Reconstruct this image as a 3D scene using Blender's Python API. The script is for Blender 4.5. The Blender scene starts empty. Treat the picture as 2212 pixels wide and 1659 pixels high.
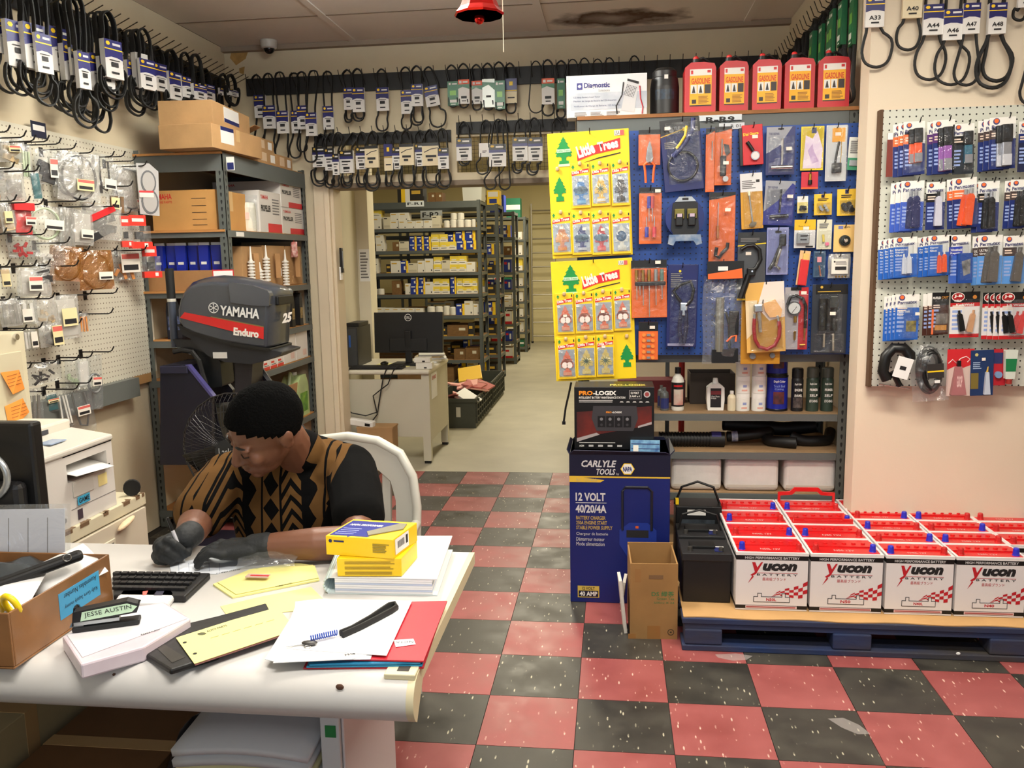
import bpy, bmesh, math, random
from mathutils import Vector as V, Matrix, Euler
random.seed(7)
scn = bpy.context.scene
COL = scn.collection
R = math.radians
# ---------------------------------------------------------------- camera
CX, CY, CZ = 1.3412, -5.4527, 1.4945
YAW, PIT, ROL, FOC = -.1212, -.1471, -.0184, 1825.58
_f = V((math.sin(YAW)*math.cos(PIT), math.cos(YAW)*math.cos(PIT), math.sin(PIT)))
_r = V((math.cos(YAW), -math.sin(YAW), 0)); _u = _r.cross(_f)
_r, _u = math.cos(ROL)*_r+math.sin(ROL)*_u, math.cos(ROL)*_u-math.sin(ROL)*_r
cd = bpy.data.cameras.new('camera'); cam = bpy.data.objects.new('camera', cd); COL.objects.link(cam)
cd.sensor_width = 36; cd.lens = FOC/2212*36; cd.clip_start = .05; cd.clip_end = 60
cam.matrix_world = Matrix(((_r.x,_u.x,-_f.x,CX),(_r.y,_u.y,-_f.y,CY),(_r.z,_u.z,-_f.z,CZ),(0,0,0,1)))
scn.camera = cam
# ---------------------------------------------------------------- world, lights, exposure
w = bpy.data.worlds.new('daylight'); scn.world = w; w.use_nodes = True
w.node_tree.nodes['Background'].inputs[0].default_value = (.75,.86,1,1)
w.node_tree.nodes['Background'].inputs[1].default_value = .35
vs = scn.view_settings
vs.view_transform = 'Standard'; vs.look = 'None'; vs.gamma = 1; vs.use_curve_mapping = False
vs.exposure = 0.2
def lamp(name, loc, rot, sx, sy, power, rgb):
    l = bpy.data.lights.new(name, 'AREA'); l.shape = 'RECTANGLE'; l.size = sx; l.size_y = sy
    l.energy = power; l.color = rgb
    o = bpy.data.objects.new(name, l); COL.objects.link(o); o.location = loc
    o.rotation_euler = [R(a) for a in rot]; return o
WARM = (1,.91,.77); DAY = (.84,.92,1)
FIX = ((2.15,-3.3,1.25,.3,50,16,WARM),(.3,-2.0,.3,1.05,38,95,WARM),(1.15,-4.75,1.25,.3,36,16,(1,.94,.86)))   # unseen ceiling lights: x, y, size, downlight, added upward fill
for _x, _y, _w, _d, _p, _q, _c in FIX:
    lamp('fixture_downlight', (_x,_y,2.70), (0,0,0), _w, _d, _p, _c); lamp('ceiling_fill_light', (_x,_y,2.78), (180,0,0), _w, _d, _q, (.86,.95,1))  # the upward lights are added fill that brightens the ceiling
lamp('stock_lamp', (.42,2.75,2.9), (0,0,0), .3, 1.3, 50, (1,.9,.68))
lamp('stock_lamp', (.35,7.0,2.9), (0,0,0), .3, 1.3, 62, (1,.9,.68))
lamp('window_daylight', (1.3,-7.9,1.85), (90,0,0), 3.4, 1.5, 24, DAY)
# ---------------------------------------------------------------- helpers
def ray(px, py): return _f+_r*((px-1106)/FOC)-_u*((py-829.5)/FOC)
def at(px, py, X=None, Y=None, Z=None):
    """world point of a photograph pixel on the plane X=, Y= or Z="""
    d = ray(px, py); c = V((CX,CY,CZ))
    t = (X-CX)/d.x if X is not None else (Y-CY)/d.y if Y is not None else (Z-CZ)/d.z
    return c+d*t
def srgb(c):
    return tuple((x/255/12.92 if x/255 <= .04045 else ((x/255+.055)/1.055)**2.4) for x in c[:3])+(1,)
MATS = {}
def mat(rgb, rough=.55, metal=0, var=0, sc=8, bump=0, bsc=60, coat=0, trans=0, alpha=1, emit=0, stretch=None, name=None, rgb2=None, spec=.5):
    key = (tuple(rgb),rough,metal,var,sc,bump,bsc,coat,trans,alpha,emit,stretch,rgb2,spec)
    if key in MATS: return MATS[key]
    m = bpy.data.materials.new(name or 'paint_%02x%02x%02x' % tuple(int(x) for x in rgb[:3])); m.use_nodes = True
    nt = m.node_tree; b = nt.nodes['Principled BSDF']; I = b.inputs
    I['Base Color'].default_value = srgb(rgb); I['Roughness'].default_value = rough; I['Metallic'].default_value = metal
    I['Coat Weight'].default_value = coat; I['Specular IOR Level'].default_value = spec; I['Transmission Weight'].default_value = trans; I['Alpha'].default_value = alpha
    if emit: I['Emission Color'].default_value = srgb(rgb); I['Emission Strength'].default_value = emit
    if var or bump or rgb2:
        tc = nt.nodes.new('ShaderNodeTexCoord'); src = tc.outputs['Object']
        if stretch:
            mp = nt.nodes.new('ShaderNodeMapping'); mp.inputs['Scale'].default_value = stretch
            nt.links.new(src, mp.inputs[0]); src = mp.outputs[0]
    if var or rgb2:
        n = nt.nodes.new('ShaderNodeTexNoise'); n.inputs['Scale'].default_value = sc; n.inputs['Detail'].default_value = 5
        nt.links.new(src, n.inputs['Vector'])
        r = nt.nodes.new('ShaderNodeValToRGB'); nt.links.new(n.outputs[0], r.inputs[0])
        r.color_ramp.elements[0].position = .3; r.color_ramp.elements[1].position = .7
        c = srgb(rgb)
        r.color_ramp.elements[0].color = srgb(rgb2) if rgb2 else tuple(x*(1-var) for x in c[:3])+(1,)
        r.color_ramp.elements[1].color = c if rgb2 else tuple(min(1,x*(1+var)) for x in c[:3])+(1,)
        nt.links.new(r.outputs[0], I['Base Color'])
    if bump:
        n2 = nt.nodes.new('ShaderNodeTexNoise'); n2.inputs['Scale'].default_value = bsc; n2.inputs['Detail'].default_value = 3
        nt.links.new(src, n2.inputs['Vector'])
        bp = nt.nodes.new('ShaderNodeBump'); bp.inputs['Strength'].default_value = bump; bp.inputs['Distance'].default_value = .01
        nt.links.new(n2.outputs[0], bp.inputs['Height']); nt.links.new(bp.outputs[0], I['Normal'])
    MATS[key] = m; return m
class B:
    """collects shapes, then links them as ONE mesh object"""
    def __init__(s): s.v = []; s.f = []; s.m = []; s.X = Matrix()
    def add(s, vs, fs, mi=0):
        n = len(s.v); s.v += [s.X@V(p) for p in vs]; s.f += [tuple(n+i for i in f) for f in fs]; s.m += [mi]*len(fs); return s
    def box(s, x0, y0, z0, x1, y1, z1, mi=0, top=None, front=None):
        n = len(s.m)
        s.add([(x,y,z) for z in (z0,z1) for y in (y0,y1) for x in (x0,x1)],
              [(0,2,3,1),(4,5,7,6),(0,1,5,4),(2,6,7,3),(0,4,6,2),(1,3,7,5)], mi)
        if top is not None: s.m[n+1] = top
        if front is not None: s.m[n+2] = front
        return s
    def cbox(s, c, d, mi=0): return s.box(*(c[i]-d[i]/2 for i in range(3)), *(c[i]+d[i]/2 for i in range(3)), mi)
    def rod(s, p0, p1, r0, r1=None, n=8, mi=0, caps=True):
        r1 = r0 if r1 is None else r1; p0, p1 = V(p0), V(p1); d = (p1-p0).normalized()
        a = d.orthogonal().normalized(); b = d.cross(a)
        vs = []
        for p, r in ((p0,r0),(p1,r1)):
            vs += [p+(a*math.cos(t)+b*math.sin(t))*r for t in (2*math.pi*k/n for k in range(n))]
        fs = [(k,(k+1)%n,n+(k+1)%n,n+k) for k in range(n)]
        if caps: fs += [tuple(range(n-1,-1,-1)), tuple(range(n,2*n))]
        return s.add(vs, fs, mi)
    def tube(s, pts, r, n=6, closed=False, mi=0, flat=1, up=None, caps=True):
        pts = [V(p) for p in pts]; m = len(pts); vs = []; a = None
        for i, p in enumerate(pts):
            t = (pts[(i+1)%m]-pts[i-1]) if closed else (pts[min(i+1,m-1)]-pts[max(i-1,0)])
            t.normalize()
            if up is not None: a = V(up); a = (a-t*a.dot(t)).normalized()
            elif a is None: a = t.orthogonal().normalized()
            else: a = (a-t*a.dot(t)).normalized()
            b = t.cross(a); rr = r[i] if isinstance(r,(list,tuple)) else r
            vs += [p+a*math.cos(q)*rr*flat+b*math.sin(q)*rr for q in (2*math.pi*k/n+math.pi/n for k in range(n))]
        fs = []
        for i in range(m if closed else m-1):
            j = (i+1)%m
            fs += [(i*n+k,i*n+(k+1)%n,j*n+(k+1)%n,j*n+k) for k in range(n)]
        if not closed and caps: fs += [tuple(range(n-1,-1,-1)), tuple((m-1)*n+k for k in range(n))]
        return s.add(vs, fs, mi)
    def lathe(s, prof, n=16, c=(0,0,0), mi=0, mis=None):
        vs = [(c[0]+r*math.cos(2*math.pi*k/n), c[1]+r*math.sin(2*math.pi*k/n), c[2]+z) for r, z in prof for k in range(n)]
        for i in range(len(prof)-1):
            base = len(s.v)
            s.add(vs[i*n:(i+2)*n], [(k,(k+1)%n,n+(k+1)%n,n+k) for k in range(n)], mis[i] if mis else mi)
        for i, rev in ((0,1),(len(prof)-1,0)):
            if prof[i][0] > 1e-4:
                ring = list(range(n)); s.add(vs[i*n:(i+1)*n], [tuple(ring[::-1] if rev else ring)], (mis[min(i,len(mis)-1)] if mis else mi))
        return s
    def prism(s, poly, y0, y1, mi=0, side=None):
        """polygon of (x,z) extruded along y; counter-clockwise seen from -y"""
        n = len(poly)
        s.add([(x,y0,z) for x,z in poly]+[(x,y1,z) for x,z in poly], [tuple(range(n)), tuple(range(2*n-1,n-1,-1))], mi)
        return s.add([(x,y0,z) for x,z in poly]+[(x,y1,z) for x,z in poly], [(k,n+k,n+(k+1)%n,(k+1)%n) for k in range(n)], mi if side is None else side)
    def slab(s, poly, z0, z1, mi=0):
        """polygon of (x,y) extruded along z"""
        n = len(poly); vs = [(x,y,z0) for x,y in poly]+[(x,y,z1) for x,y in poly]
        return s.add(vs, [tuple(range(n-1,-1,-1)), tuple(range(n,2*n))]+[(k,(k+1)%n,n+(k+1)%n,n+k) for k in range(n)], mi)
    def ell(s, c, r, nu=12, nv=8, mi=0):
        vs = []; fs = []
        for i in range(1,nv):
            t = math.pi*i/nv
            vs += [(c[0]+r[0]*math.sin(t)*math.cos(2*math.pi*k/nu), c[1]+r[1]*math.sin(t)*math.sin(2*math.pi*k/nu), c[2]+r[2]*math.cos(t)) for k in range(nu)]
        a = len(vs); vs += [(c[0],c[1],c[2]+r[2]),(c[0],c[1],c[2]-r[2])]
        for i in range(nv-2): fs += [(i*nu+k,(i+1)*nu+k,(i+1)*nu+(k+1)%nu,i*nu+(k+1)%nu) for k in range(nu)]
        fs += [(a,k,(k+1)%nu) for k in range(nu)]+[(a+1,(nv-2)*nu+(k+1)%nu,(nv-2)*nu+k) for k in range(nu)]
        return s.add(vs, fs, mi)
    def sheet(s, fn, nu, nv, mi=0):
        vs = [fn(i/nu, j/nv) for j in range(nv+1) for i in range(nu+1)]
        return s.add(vs, [(j*(nu+1)+i, j*(nu+1)+i+1, (j+1)*(nu+1)+i+1, (j+1)*(nu+1)+i) for j in range(nv) for i in range(nu)], mi)
    def mesh(s, name, mats, smooth=None):
        me = bpy.data.meshes.new(name); me.from_pydata([tuple(p) for p in s.v], [], s.f)
        for m in (mats if isinstance(mats,(list,tuple)) else [mats]): me.materials.append(m)
        if max(s.m, default=0): me.polygons.foreach_set('material_index', s.m)
        if smooth:
            me.polygons.foreach_set('use_smooth', [True]*len(s.f)); me.set_sharp_from_angle(angle=R(smooth))
        me.update(); return me
    def build(s, name, mats, parent=None, loc=None, rot=None, smooth=None, bevel=0, seg=2, solid=0, subsurf=0):
        o = bpy.data.objects.new(name, s.mesh(name, mats, smooth)); COL.objects.link(o)
        if parent: o.parent = parent
        if loc is not None: o.location = loc
        if rot is not None: o.rotation_euler = [R(a) for a in rot]
        if solid: md = o.modifiers.new('solid','SOLIDIFY'); md.thickness = solid; md.offset = 0
        if bevel: md = o.modifiers.new('bevel','BEVEL'); md.width = bevel; md.segments = seg; md.limit_method = 'ANGLE'
        if subsurf: md = o.modifiers.new('sub','SUBSURF'); md.levels = md.render_levels = subsurf
        return o
LABELS = {}
def tag(o, label, cat, group=None, kind=None):
    if label: o['label'] = label
    if cat: o['category'] = cat
    if group: o['group'] = group
    if kind: o['kind'] = kind
    return o
def thing(name, label, cat, loc=(0,0,0), rot=(0,0,0), group=None):
    o = bpy.data.objects.new(name, None); COL.objects.link(o); o.empty_display_size = .05
    o.location = loc; o.rotation_euler = [R(a) for a in rot]; return tag(o, label, cat, group)
def struct(o): o['kind'] = 'structure'; return o
def put(name, mesh, parent=None, loc=None, rot=None, scale=None):
    o = bpy.data.objects.new(name, mesh); COL.objects.link(o)
    if parent: o.parent = parent
    if loc is not None: o.location = loc
    if rot is not None: o.rotation_euler = [R(a) for a in rot]
    if scale is not None: o.scale = scale
    return o
KIDS = None
def kids():
    d = {}
    for o in COL.objects:
        if o.parent: d.setdefault(o.parent.name, []).append(o)
    return d
def dup(o, parent=None, label=None, loc=None, rot=None, group=None, tree=None):
    tree = tree or kids(); c = o.copy(); COL.objects.link(c)
    if parent is not None: c.parent = parent
    if label: c['label'] = label
    if group: c['group'] = group
    if loc is not None: c.location = loc
    if rot is not None: c.rotation_euler = [R(a) for a in rot]
    for k in tree.get(o.name, []): dup(k, c, tree=tree)
    return c
TXT = {}
def txt(parent, s, x0, z0, x1, z1, y, m, ital=0, bold=0, name='lettering', face='-y', slope=0):
    """flat lettering that fills the local box x0..x1, z0..z1 on the face y; z0 is the lower edge"""
    key = (s, ital, bold)
    if key not in TXT:
        c = bpy.data.curves.new('lettering','FONT'); c.body = s; c.size = 1; c.shear = ital; c.offset = bold
        c.resolution_u = 2; c.align_x = 'LEFT'
        t = bpy.data.objects.new('lettering_tmp', c); COL.objects.link(t)
        bpy.context.view_layer.update()
        me = bpy.data.meshes.new_from_object(t.evaluated_get(bpy.context.evaluated_depsgraph_get()))
        bpy.data.objects.remove(t); bpy.data.curves.remove(c)
        xs = [v.co.x for v in me.vertices] or [0,1]; ys = [v.co.y for v in me.vertices] or [0,1]
        a, b, c0, d = min(xs), max(xs), min(ys), max(ys)
        for v in me.vertices: v.co = ((v.co.x-a)/max(b-a,1e-6), (v.co.y-c0)/max(d-c0,1e-6), 0)
        me.materials.clear(); TXT[key] = me
    me = TXT[key]; k2 = key+(m.name,)
    if k2 not in TXT:
        q = me.copy(); q.materials.append(m); TXT[k2] = q
    o = put(name, TXT[k2], parent)
    rot = {'-y':(90,0,0),'z':(0,0,0),'x':(90,0,90),'-x':(90,0,-90)}[face]
    o.rotation_euler = [R(a) for a in rot]
    if face == '-y': o.location = (x0,y,z0)
    elif face == 'z': o.location = (x0,z0,y)
    elif face == 'x': o.location = (y,x0,z0)
    else: o.location = (y,x1,z0)
    if slope: o.rotation_euler[{'-y':1,'z':2,'x':1,'-x':1}[face]] = R(slope) if face == 'z' else R(-slope)
    o.scale = (x1-x0, z1-z0, 1); return o
def lines(b, x0, z0, x1, z1, y, n, mi=0, fill=.55, rag=.3):
    """rows of unreadably small print as thin bars"""
    h = (z1-z0)/n
    for k in range(n):
        zz = z1-h*(k+.5); ln = x0+(x1-x0)*(1-random.random()*rag)
        b.add([(x0,y,zz-h*fill/2),(ln,y,zz-h*fill/2),(ln,y,zz+h*fill/2),(x0,y,zz+h*fill/2)], [(0,1,2,3)], mi)
    return b
def rect(b, x0, z0, x1, z1, y, mi=0):
    return b.add([(x0,y,z0),(x1,y,z0),(x1,y,z1),(x0,y,z1)], [(0,1,2,3)], mi)
def poly(b, pts, y, mi=0): return b.add([(x,y,z) for x,z in pts], [tuple(range(len(pts)))], mi)
def circ(cx, cz, rx, rz=None, n=16, a0=0):
    rz = rx if rz is None else rz
    return [(cx+rx*math.cos(a0+2*math.pi*k/n), cz+rz*math.sin(a0+2*math.pi*k/n)) for k in range(n)]
# common paints
BLACK = mat((13,13,14),.5); WHITE = mat((236,234,228),.5); NAVY = mat((24,34,92),.45); YEL = mat((250,208,30),.45)
BLUE = mat((22,48,140),.45); RED = mat((200,30,34),.45); GREEN = mat((20,128,62),.45); ORANGE = mat((228,96,30),.45)
INK = mat((28,27,29),.6); GREYINK = mat((120,118,118),.6); STEEL = mat((176,176,174),.35,1); CHROME = mat((225,225,225),.15,1)
BRASS = mat((190,150,70),.3,1); CARD = mat((172,134,90),.8,var=.12,sc=6,bump=.1,bsc=40); CARD2 = mat((160,120,76),.8,var=.15,sc=5)
RUBBER = mat((13,13,13),.62); PAPER = mat((238,238,236),.75); SHELFGREY = mat((92,97,95),.5,var=.06,sc=3); SILVER = mat((170,174,176),.3,.6)
def film(name, rgb, haze, gloss=.075, rough=.12):
    """clear plastic film: mostly transparent, some sheen, a little haze"""
    m = bpy.data.materials.new(name); m.use_nodes = True; nt = m.node_tree; out = nt.nodes['Material Output']; nt.nodes.remove(nt.nodes['Principled BSDF'])
    t = nt.nodes.new('ShaderNodeBsdfTransparent'); g = nt.nodes.new('ShaderNodeBsdfGlossy'); g.inputs['Roughness'].default_value = rough
    d = nt.nodes.new('ShaderNodeBsdfDiffuse'); d.inputs[0].default_value = srgb(rgb); t.inputs[0].default_value = tuple(.6+.4*x for x in srgb(rgb)[:3])+(1,)
    a = nt.nodes.new('ShaderNodeMixShader'); b = nt.nodes.new('ShaderNodeMixShader')
    tc = nt.nodes.new('ShaderNodeTexCoord'); n = nt.nodes.new('ShaderNodeTexNoise'); n.inputs['Scale'].default_value = 13; n.inputs['Detail'].default_value = 4; n.inputs['Distortion'].default_value = 1.5
    bp = nt.nodes.new('ShaderNodeBump'); bp.inputs['Strength'].default_value = .8; bp.inputs['Distance'].default_value = .02
    nt.links.new(tc.outputs['Object'], n.inputs['Vector']); nt.links.new(n.outputs[0], bp.inputs['Height']); nt.links.new(bp.outputs[0], g.inputs['Normal'])
    a.inputs[0].default_value = haze; nt.links.new(t.outputs[0], a.inputs[1]); nt.links.new(d.outputs[0], a.inputs[2])
    b.inputs[0].default_value = gloss; nt.links.new(a.outputs[0], b.inputs[1]); nt.links.new(g.outputs[0], b.inputs[2]); nt.links.new(b.outputs[0], out.inputs[0])
    return m
CLEAR = film('clear_plastic',(240,244,246),.05); FROST = film('cloudy_plastic',(226,226,222),.3,.1); BLISTER = film('blister_plastic',(245,248,250),.01,.055,.08); AMBER = film('amber_plastic',(176,116,46),.4,.12)
# ================================================================ the room
ZC = 2.93; XL = -1.27; YB = .25; XA = 2.43; YW = -1.72
WALL = mat((214,200,170),.75,var=.05,sc=2.2,bump=.04,bsc=90,name='wall_paint')
WALLR = mat((226,211,188),.75,var=.03,sc=2,bump=.04,bsc=90,name='wall_paint_pale')
CONC = mat((176,170,150),.45,var=.12,sc=2.6,name='painted_concrete')
def wallbox(name, *b, m=WALL):
    o = B().box(*b).build(name, m); return struct(o)
def speckle(name, rgb, dark, flecks, seed):
    m = bpy.data.materials.new(name); m.use_nodes = True; nt = m.node_tree; b = nt.nodes['Principled BSDF']
    tc = nt.nodes.new('ShaderNodeTexCoord'); oi = nt.nodes.new('ShaderNodeObjectInfo')
    ad = nt.nodes.new('ShaderNodeVectorMath'); ad.operation = 'ADD'
    cmb = nt.nodes.new('ShaderNodeCombineXYZ'); ml = nt.nodes.new('ShaderNodeMath'); ml.operation = 'MULTIPLY'; ml.inputs[1].default_value = 37
    nt.links.new(oi.outputs['Random'], ml.inputs[0]); nt.links.new(ml.outputs[0], cmb.inputs[2]); nt.links.new(ml.outputs[0], cmb.inputs[0])
    nt.links.new(tc.outputs['Object'], ad.inputs[0]); nt.links.new(cmb.outputs[0], ad.inputs[1])
    def ramp(p0, c0, p1, c1):
        r = nt.nodes.new('ShaderNodeValToRGB'); e = r.color_ramp.elements
        e[0].position = p0; e[0].color = c0; e[1].position = p1; e[1].color = c1; return r
    n1 = nt.nodes.new('ShaderNodeTexNoise'); n1.inputs['Scale'].default_value = 9; n1.inputs['Detail'].default_value = 6
    nt.links.new(ad.outputs[0], n1.inputs['Vector'])
    r1 = ramp(.3, srgb(dark), .72, srgb(rgb)); nt.links.new(n1.outputs[0], r1.inputs[0])
    mp = nt.nodes.new('ShaderNodeMapping'); mp.inputs['Scale'].default_value = (1,.26,1); mp.inputs['Rotation'].default_value = (0,0,.25)
    nt.links.new(ad.outputs[0], mp.inputs[0])
    n2 = nt.nodes.new('ShaderNodeTexVoronoi'); n2.inputs['Scale'].default_value = 62; nt.links.new(mp.outputs[0], n2.inputs['Vector'])
    r2 = ramp(.12, (1,1,1,1), .2, (0,0,0,1)); nt.links.new(n2.outputs['Distance'], r2.inputs[0])
    n3 = nt.nodes.new('ShaderNodeTexNoise'); n3.inputs['Scale'].default_value = 30; nt.links.new(ad.outputs[0], n3.inputs['Vector'])
    r3 = ramp(.45, (0,0,0,1), .58, (1,1,1,1)); nt.links.new(n3.outputs[0], r3.inputs[0])
    mu = nt.nodes.new('ShaderNodeMath'); mu.operation = 'MULTIPLY'; nt.links.new(r2.outputs[0], mu.inputs[0]); nt.links.new(r3.outputs[0], mu.inputs[1])
    mx = nt.nodes.new('ShaderNodeMixRGB'); nt.links.new(mu.outputs[0], mx.inputs[0]); nt.links.new(r1.outputs[0], mx.inputs[1]); mx.inputs[2].default_value = srgb(flecks)
    nt.links.new(mx.outputs[0], b.inputs['Base Color'])
    r4 = ramp(.3, (.3,.3,.3,1), .7, (.5,.5,.5,1)); nt.links.new(n1.outputs[0], r4.inputs[0]); nt.links.new(r4.outputs[0], b.inputs['Roughness'])
    return m
floor = struct(B().box(XL-.2,-8,-.12,5.2,.33,-.004).build('floor', mat((46,42,38),.8)))
TR = speckle('red_vinyl', (158,86,84), (140,70,68), (222,186,170), 1); TB = speckle('black_vinyl', (70,67,60), (45,43,40), (190,184,160), 2)
T = .3048
def tile_mesh(m):
    g = .0012; b = B().box(g,g,-.004,T-g,T-g,0)
    return b.mesh('tile', m)
tmr, tmb = tile_mesh(TR), tile_mesh(TB)
for j in range(-15, 2):
    for i in range(-4, 14):
        # only squares that the room shows
        if j == 1 and not (-1 <= i <= 4): continue
        if j >= -1 and i > 8: continue
        if j < -12 and not 1 <= i <= 7 or (j > -4 and i > 7) or (j < -4 and i < -2): continue
        red = (i+j) % 2 == 1
        if j == 0 or j == 1:
            if j == 1: continue
        y = j*T
        o = put('tile', tmr if red else tmb, floor, (i*T, y, 0), None, (1, .329/T if j == 0 else 1, 1))
        if j == 0: o.location.y = 0
floor_back = struct(B().box(-4,.33,-.12,5.2,10.2,.0).build('floor_stockroom', CONC))
wallbox('wall_left', XL-.15,-8,0,XL,YB,ZC)
# back wall with the wide opening and two wire-covered transoms
OX0, OX1, OZ = -.56, 1.42, 2.02
wallbox('wall_back', XL-.15,YB,0,OX0-.02,YB+.14,ZC)
wallbox('wall_back_end', OX1,YB,0,XA+.2,YB+.14,ZC)
wallbox('wall_back_header', OX0-.02,YB,2.30,OX1,YB+.14,ZC)
wallbox('wall_back_lintel', OX0-.02,YB,OZ,OX1,YB+.14,2.07)
for k, (a, b_) in enumerate(((OX0-.02,-.5),(.235,.305),(.94,OX1))): wallbox('wall_back_mullion', a,YB,2.07,b_,YB+.14,2.30)
struct(B().box(OX0-.05,YB-.02,1.985,OX1,YB+.16,2.02).build('trim_1', mat((120,104,84),.6), bevel=.004))
# left door casing: three stepped boards
cas = struct(B().box(OX0-.13,YB-.022,0,OX0-.055,YB+.0,2.05).build('trim_2', mat((222,206,178),.6,var=.05,sc=3), bevel=.004))
B().box(OX0-.055,YB-.034,0,OX0-.018,YB+.02,2.05).build('moulding', mat((228,212,184),.6), cas, bevel=.006)
B().box(OX0-.018,YB-.01,0,OX0+.006,YB+.15,2.02).build('jamb', mat((216,200,172),.6), cas, bevel=.004)
for k, (a, b_) in enumerate(((-.5,.235),(.305,.94))):
    gw = B(); n = int((b_-a)/.027)
    for i in range(n+1): x = a+(b_-a)*i/n; gw.rod((x,YB+.05,2.065),(x,YB+.05,2.305),.0016,n=4)
    for i in range(10): z = 2.07+.23*i/9; gw.rod((a,YB+.05,z),(b_,YB+.05,z),.0016,n=4)
    o = gw.build('window_%d' % (k+1), mat((70,62,50),.5,.6)); struct(o)
wallbox('wall_alcove_right', XA,YW+.115,0,XA+.14,YB,ZC)
wallbox('wall_right', 2.372,YW-.005,0,5.2,YW+.12,ZC, m=WALLR)
wallbox('wall_far_right', 5.2,-8,0,5.35,YW,ZC, m=WALLR)
# shop front behind the viewer, with two window openings
wallbox('wall_front', XL,-8.15,0,-.6,-8,ZC); wallbox('wall_front', -.6,-8.15,0,3.4,-8,.75); wallbox('wall_front', -.6,-8.15,2.6,3.4,-8,ZC)
wallbox('wall_front', 3.4,-8.15,0,5.2,-8,ZC)
# ceiling of large boards with thin cover joints
CEIL = mat((230,222,212),.85,var=.06,sc=1.4,bump=.05,bsc=50,name='ceiling_board')
def stained():
    m = CEIL.copy(); m.name = 'ceiling_board_stained'; nt = m.node_tree; b = nt.nodes['Principled BSDF']
    old = b.inputs['Base Color'].links[0].from_socket
    tc = nt.nodes.new('ShaderNodeTexCoord'); mp = nt.nodes.new('ShaderNodeMapping')
    mp.inputs['Location'].default_value = (-1.33/.42, .0, 0); mp.inputs['Scale'].default_value = (1/.42,1/.2,0)
    n = nt.nodes.new('ShaderNodeTexNoise'); n.inputs['Scale'].default_value = 5; n.inputs['Detail'].default_value = 6
    nt.links.new(tc.outputs['Object'], mp.inputs[0]); nt.links.new(tc.outputs['Object'], n.inputs['Vector'])
    ln = nt.nodes.new('ShaderNodeVectorMath'); ln.operation = 'LENGTH'; nt.links.new(mp.outputs[0], ln.inputs[0])
    ad = nt.nodes.new('ShaderNodeMath'); ad.operation = 'MULTIPLY_ADD'; ad.inputs[1].default_value = 1.5
    nt.links.new(n.outputs[0], ad.inputs[0]); nt.links.new(ln.outputs['Value'], ad.inputs[2])
    r = nt.nodes.new('ShaderNodeValToRGB'); nt.links.new(ad.outputs[0], r.inputs[0]); e = r.color_ramp.elements
    e[0].position = .4; e[0].color = (.55,.55,.55,1); e[1].position = 1.0; e[1].color = (0,0,0,1)
    q = e.new(.78); q.color = (1,1,1,1)
    dv = nt.nodes.new('ShaderNodeMath'); dv.operation = 'DIVIDE'; dv.inputs[1].default_value = 1.8
    nt.links.new(ad.outputs[0], dv.inputs[0]); nt.links.new(dv.outputs[0], r.inputs[0])
    mx = nt.nodes.new('ShaderNodeMixRGB'); nt.links.new(r.outputs[0], mx.inputs[0]); nt.links.new(old, mx.inputs[1]); mx.inputs[2].default_value = srgb((84,58,34))
    nt.links.new(mx.outputs[0], b.inputs['Base Color']); return m
ceil = struct(B().box(XL-.15,-8.1,ZC+.0035,5.3,YB+.14,ZC+.12).build('ceiling', mat((70,58,48),.9)))
ST = stained()
xs = [XL,-.36,.905,2.165,3.43,5.2]; ys = [-8,-6.5,-5.27,-4.05,-2.83,-1.61,-.385,YB]
for i in range(len(xs)-1):
    for j in range(len(ys)-1):
        m = ST if (i == 2 and j == 6) else CEIL
        o = B().box(xs[i]+.002,ys[j]+.002,ZC+(.0 if (i+j) % 3 else .0015),xs[i+1]-.002,ys[j+1]-.002,ZC+.0055).build('ceiling_panel', m, ceil)
B().box(XL,-.393,ZC-.0015,XA,-.377,ZC+.001).build('seam_tape', mat((140,124,108),.9), ceil)
for i in (1,2,3): B().box(xs[i]-.022,-1.6,ZC-.006,xs[i]+.022,YB,ZC+.001).build('batten', CEIL, ceil)
B().box(XL,YB-.05,ZC-.03,XA,YB,ZC+.0).build('batten', mat((150,134,116),.8), ceil)
# stockroom shell
SW = mat((226,214,170),.75,var=.03,sc=2,name='stockroom_paint')
wallbox('wall_stockroom_far', -4,9.85,0,5.2,10,3.1, m=SW); wallbox('wall_stockroom_left', -4.1,.33,0,-4,10,3.1, m=SW)
wallbox('wall_stockroom_right', 1.78,.39,0,1.9,9.9,3.1, m=SW)
SWP = mat((206,198,176),.75,var=.05,sc=3)
wallbox('wall_stockroom_side', -.9,.39,0,-.735,1.32,3.1, m=SWP); wallbox('wall_stockroom_pier', -1.02,1.32,0,-.635,1.5,3.1, m=mat((222,214,192),.75,var=.04,sc=4))
wallbox('ceiling_stockroom', -4.1,.39,3.05,5.2,10,3.15, m=mat((214,208,190),.8))
wf = COL.objects['wall_back']
for k, P in enumerate((((-1.22,2.90),(-1.1,2.905),(-1.12,2.86),(-1.19,2.82),(-1.23,2.87)),((-1.17,2.80),(-1.13,2.81),(-1.14,2.76),(-1.17,2.77)))): B().prism(P[::-1],YB-.0012,YB).build('peeled_patch', mat((176,138,78),.8,var=.2,sc=30), wf)
for P in (((1.72,-2.375),(1.80,-2.36),(1.86,-2.375),(1.83,-2.41),(1.78,-2.42),(1.73,-2.40)),((2.03,-2.80),(2.08,-2.79),(2.12,-2.83),(2.14,-2.88),(2.10,-2.885),(2.06,-2.85))): B().slab(P[::-1],.0002,.0006).build('scuff_mark', mat((206,198,194),.8,alpha=.2), floor)
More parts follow.
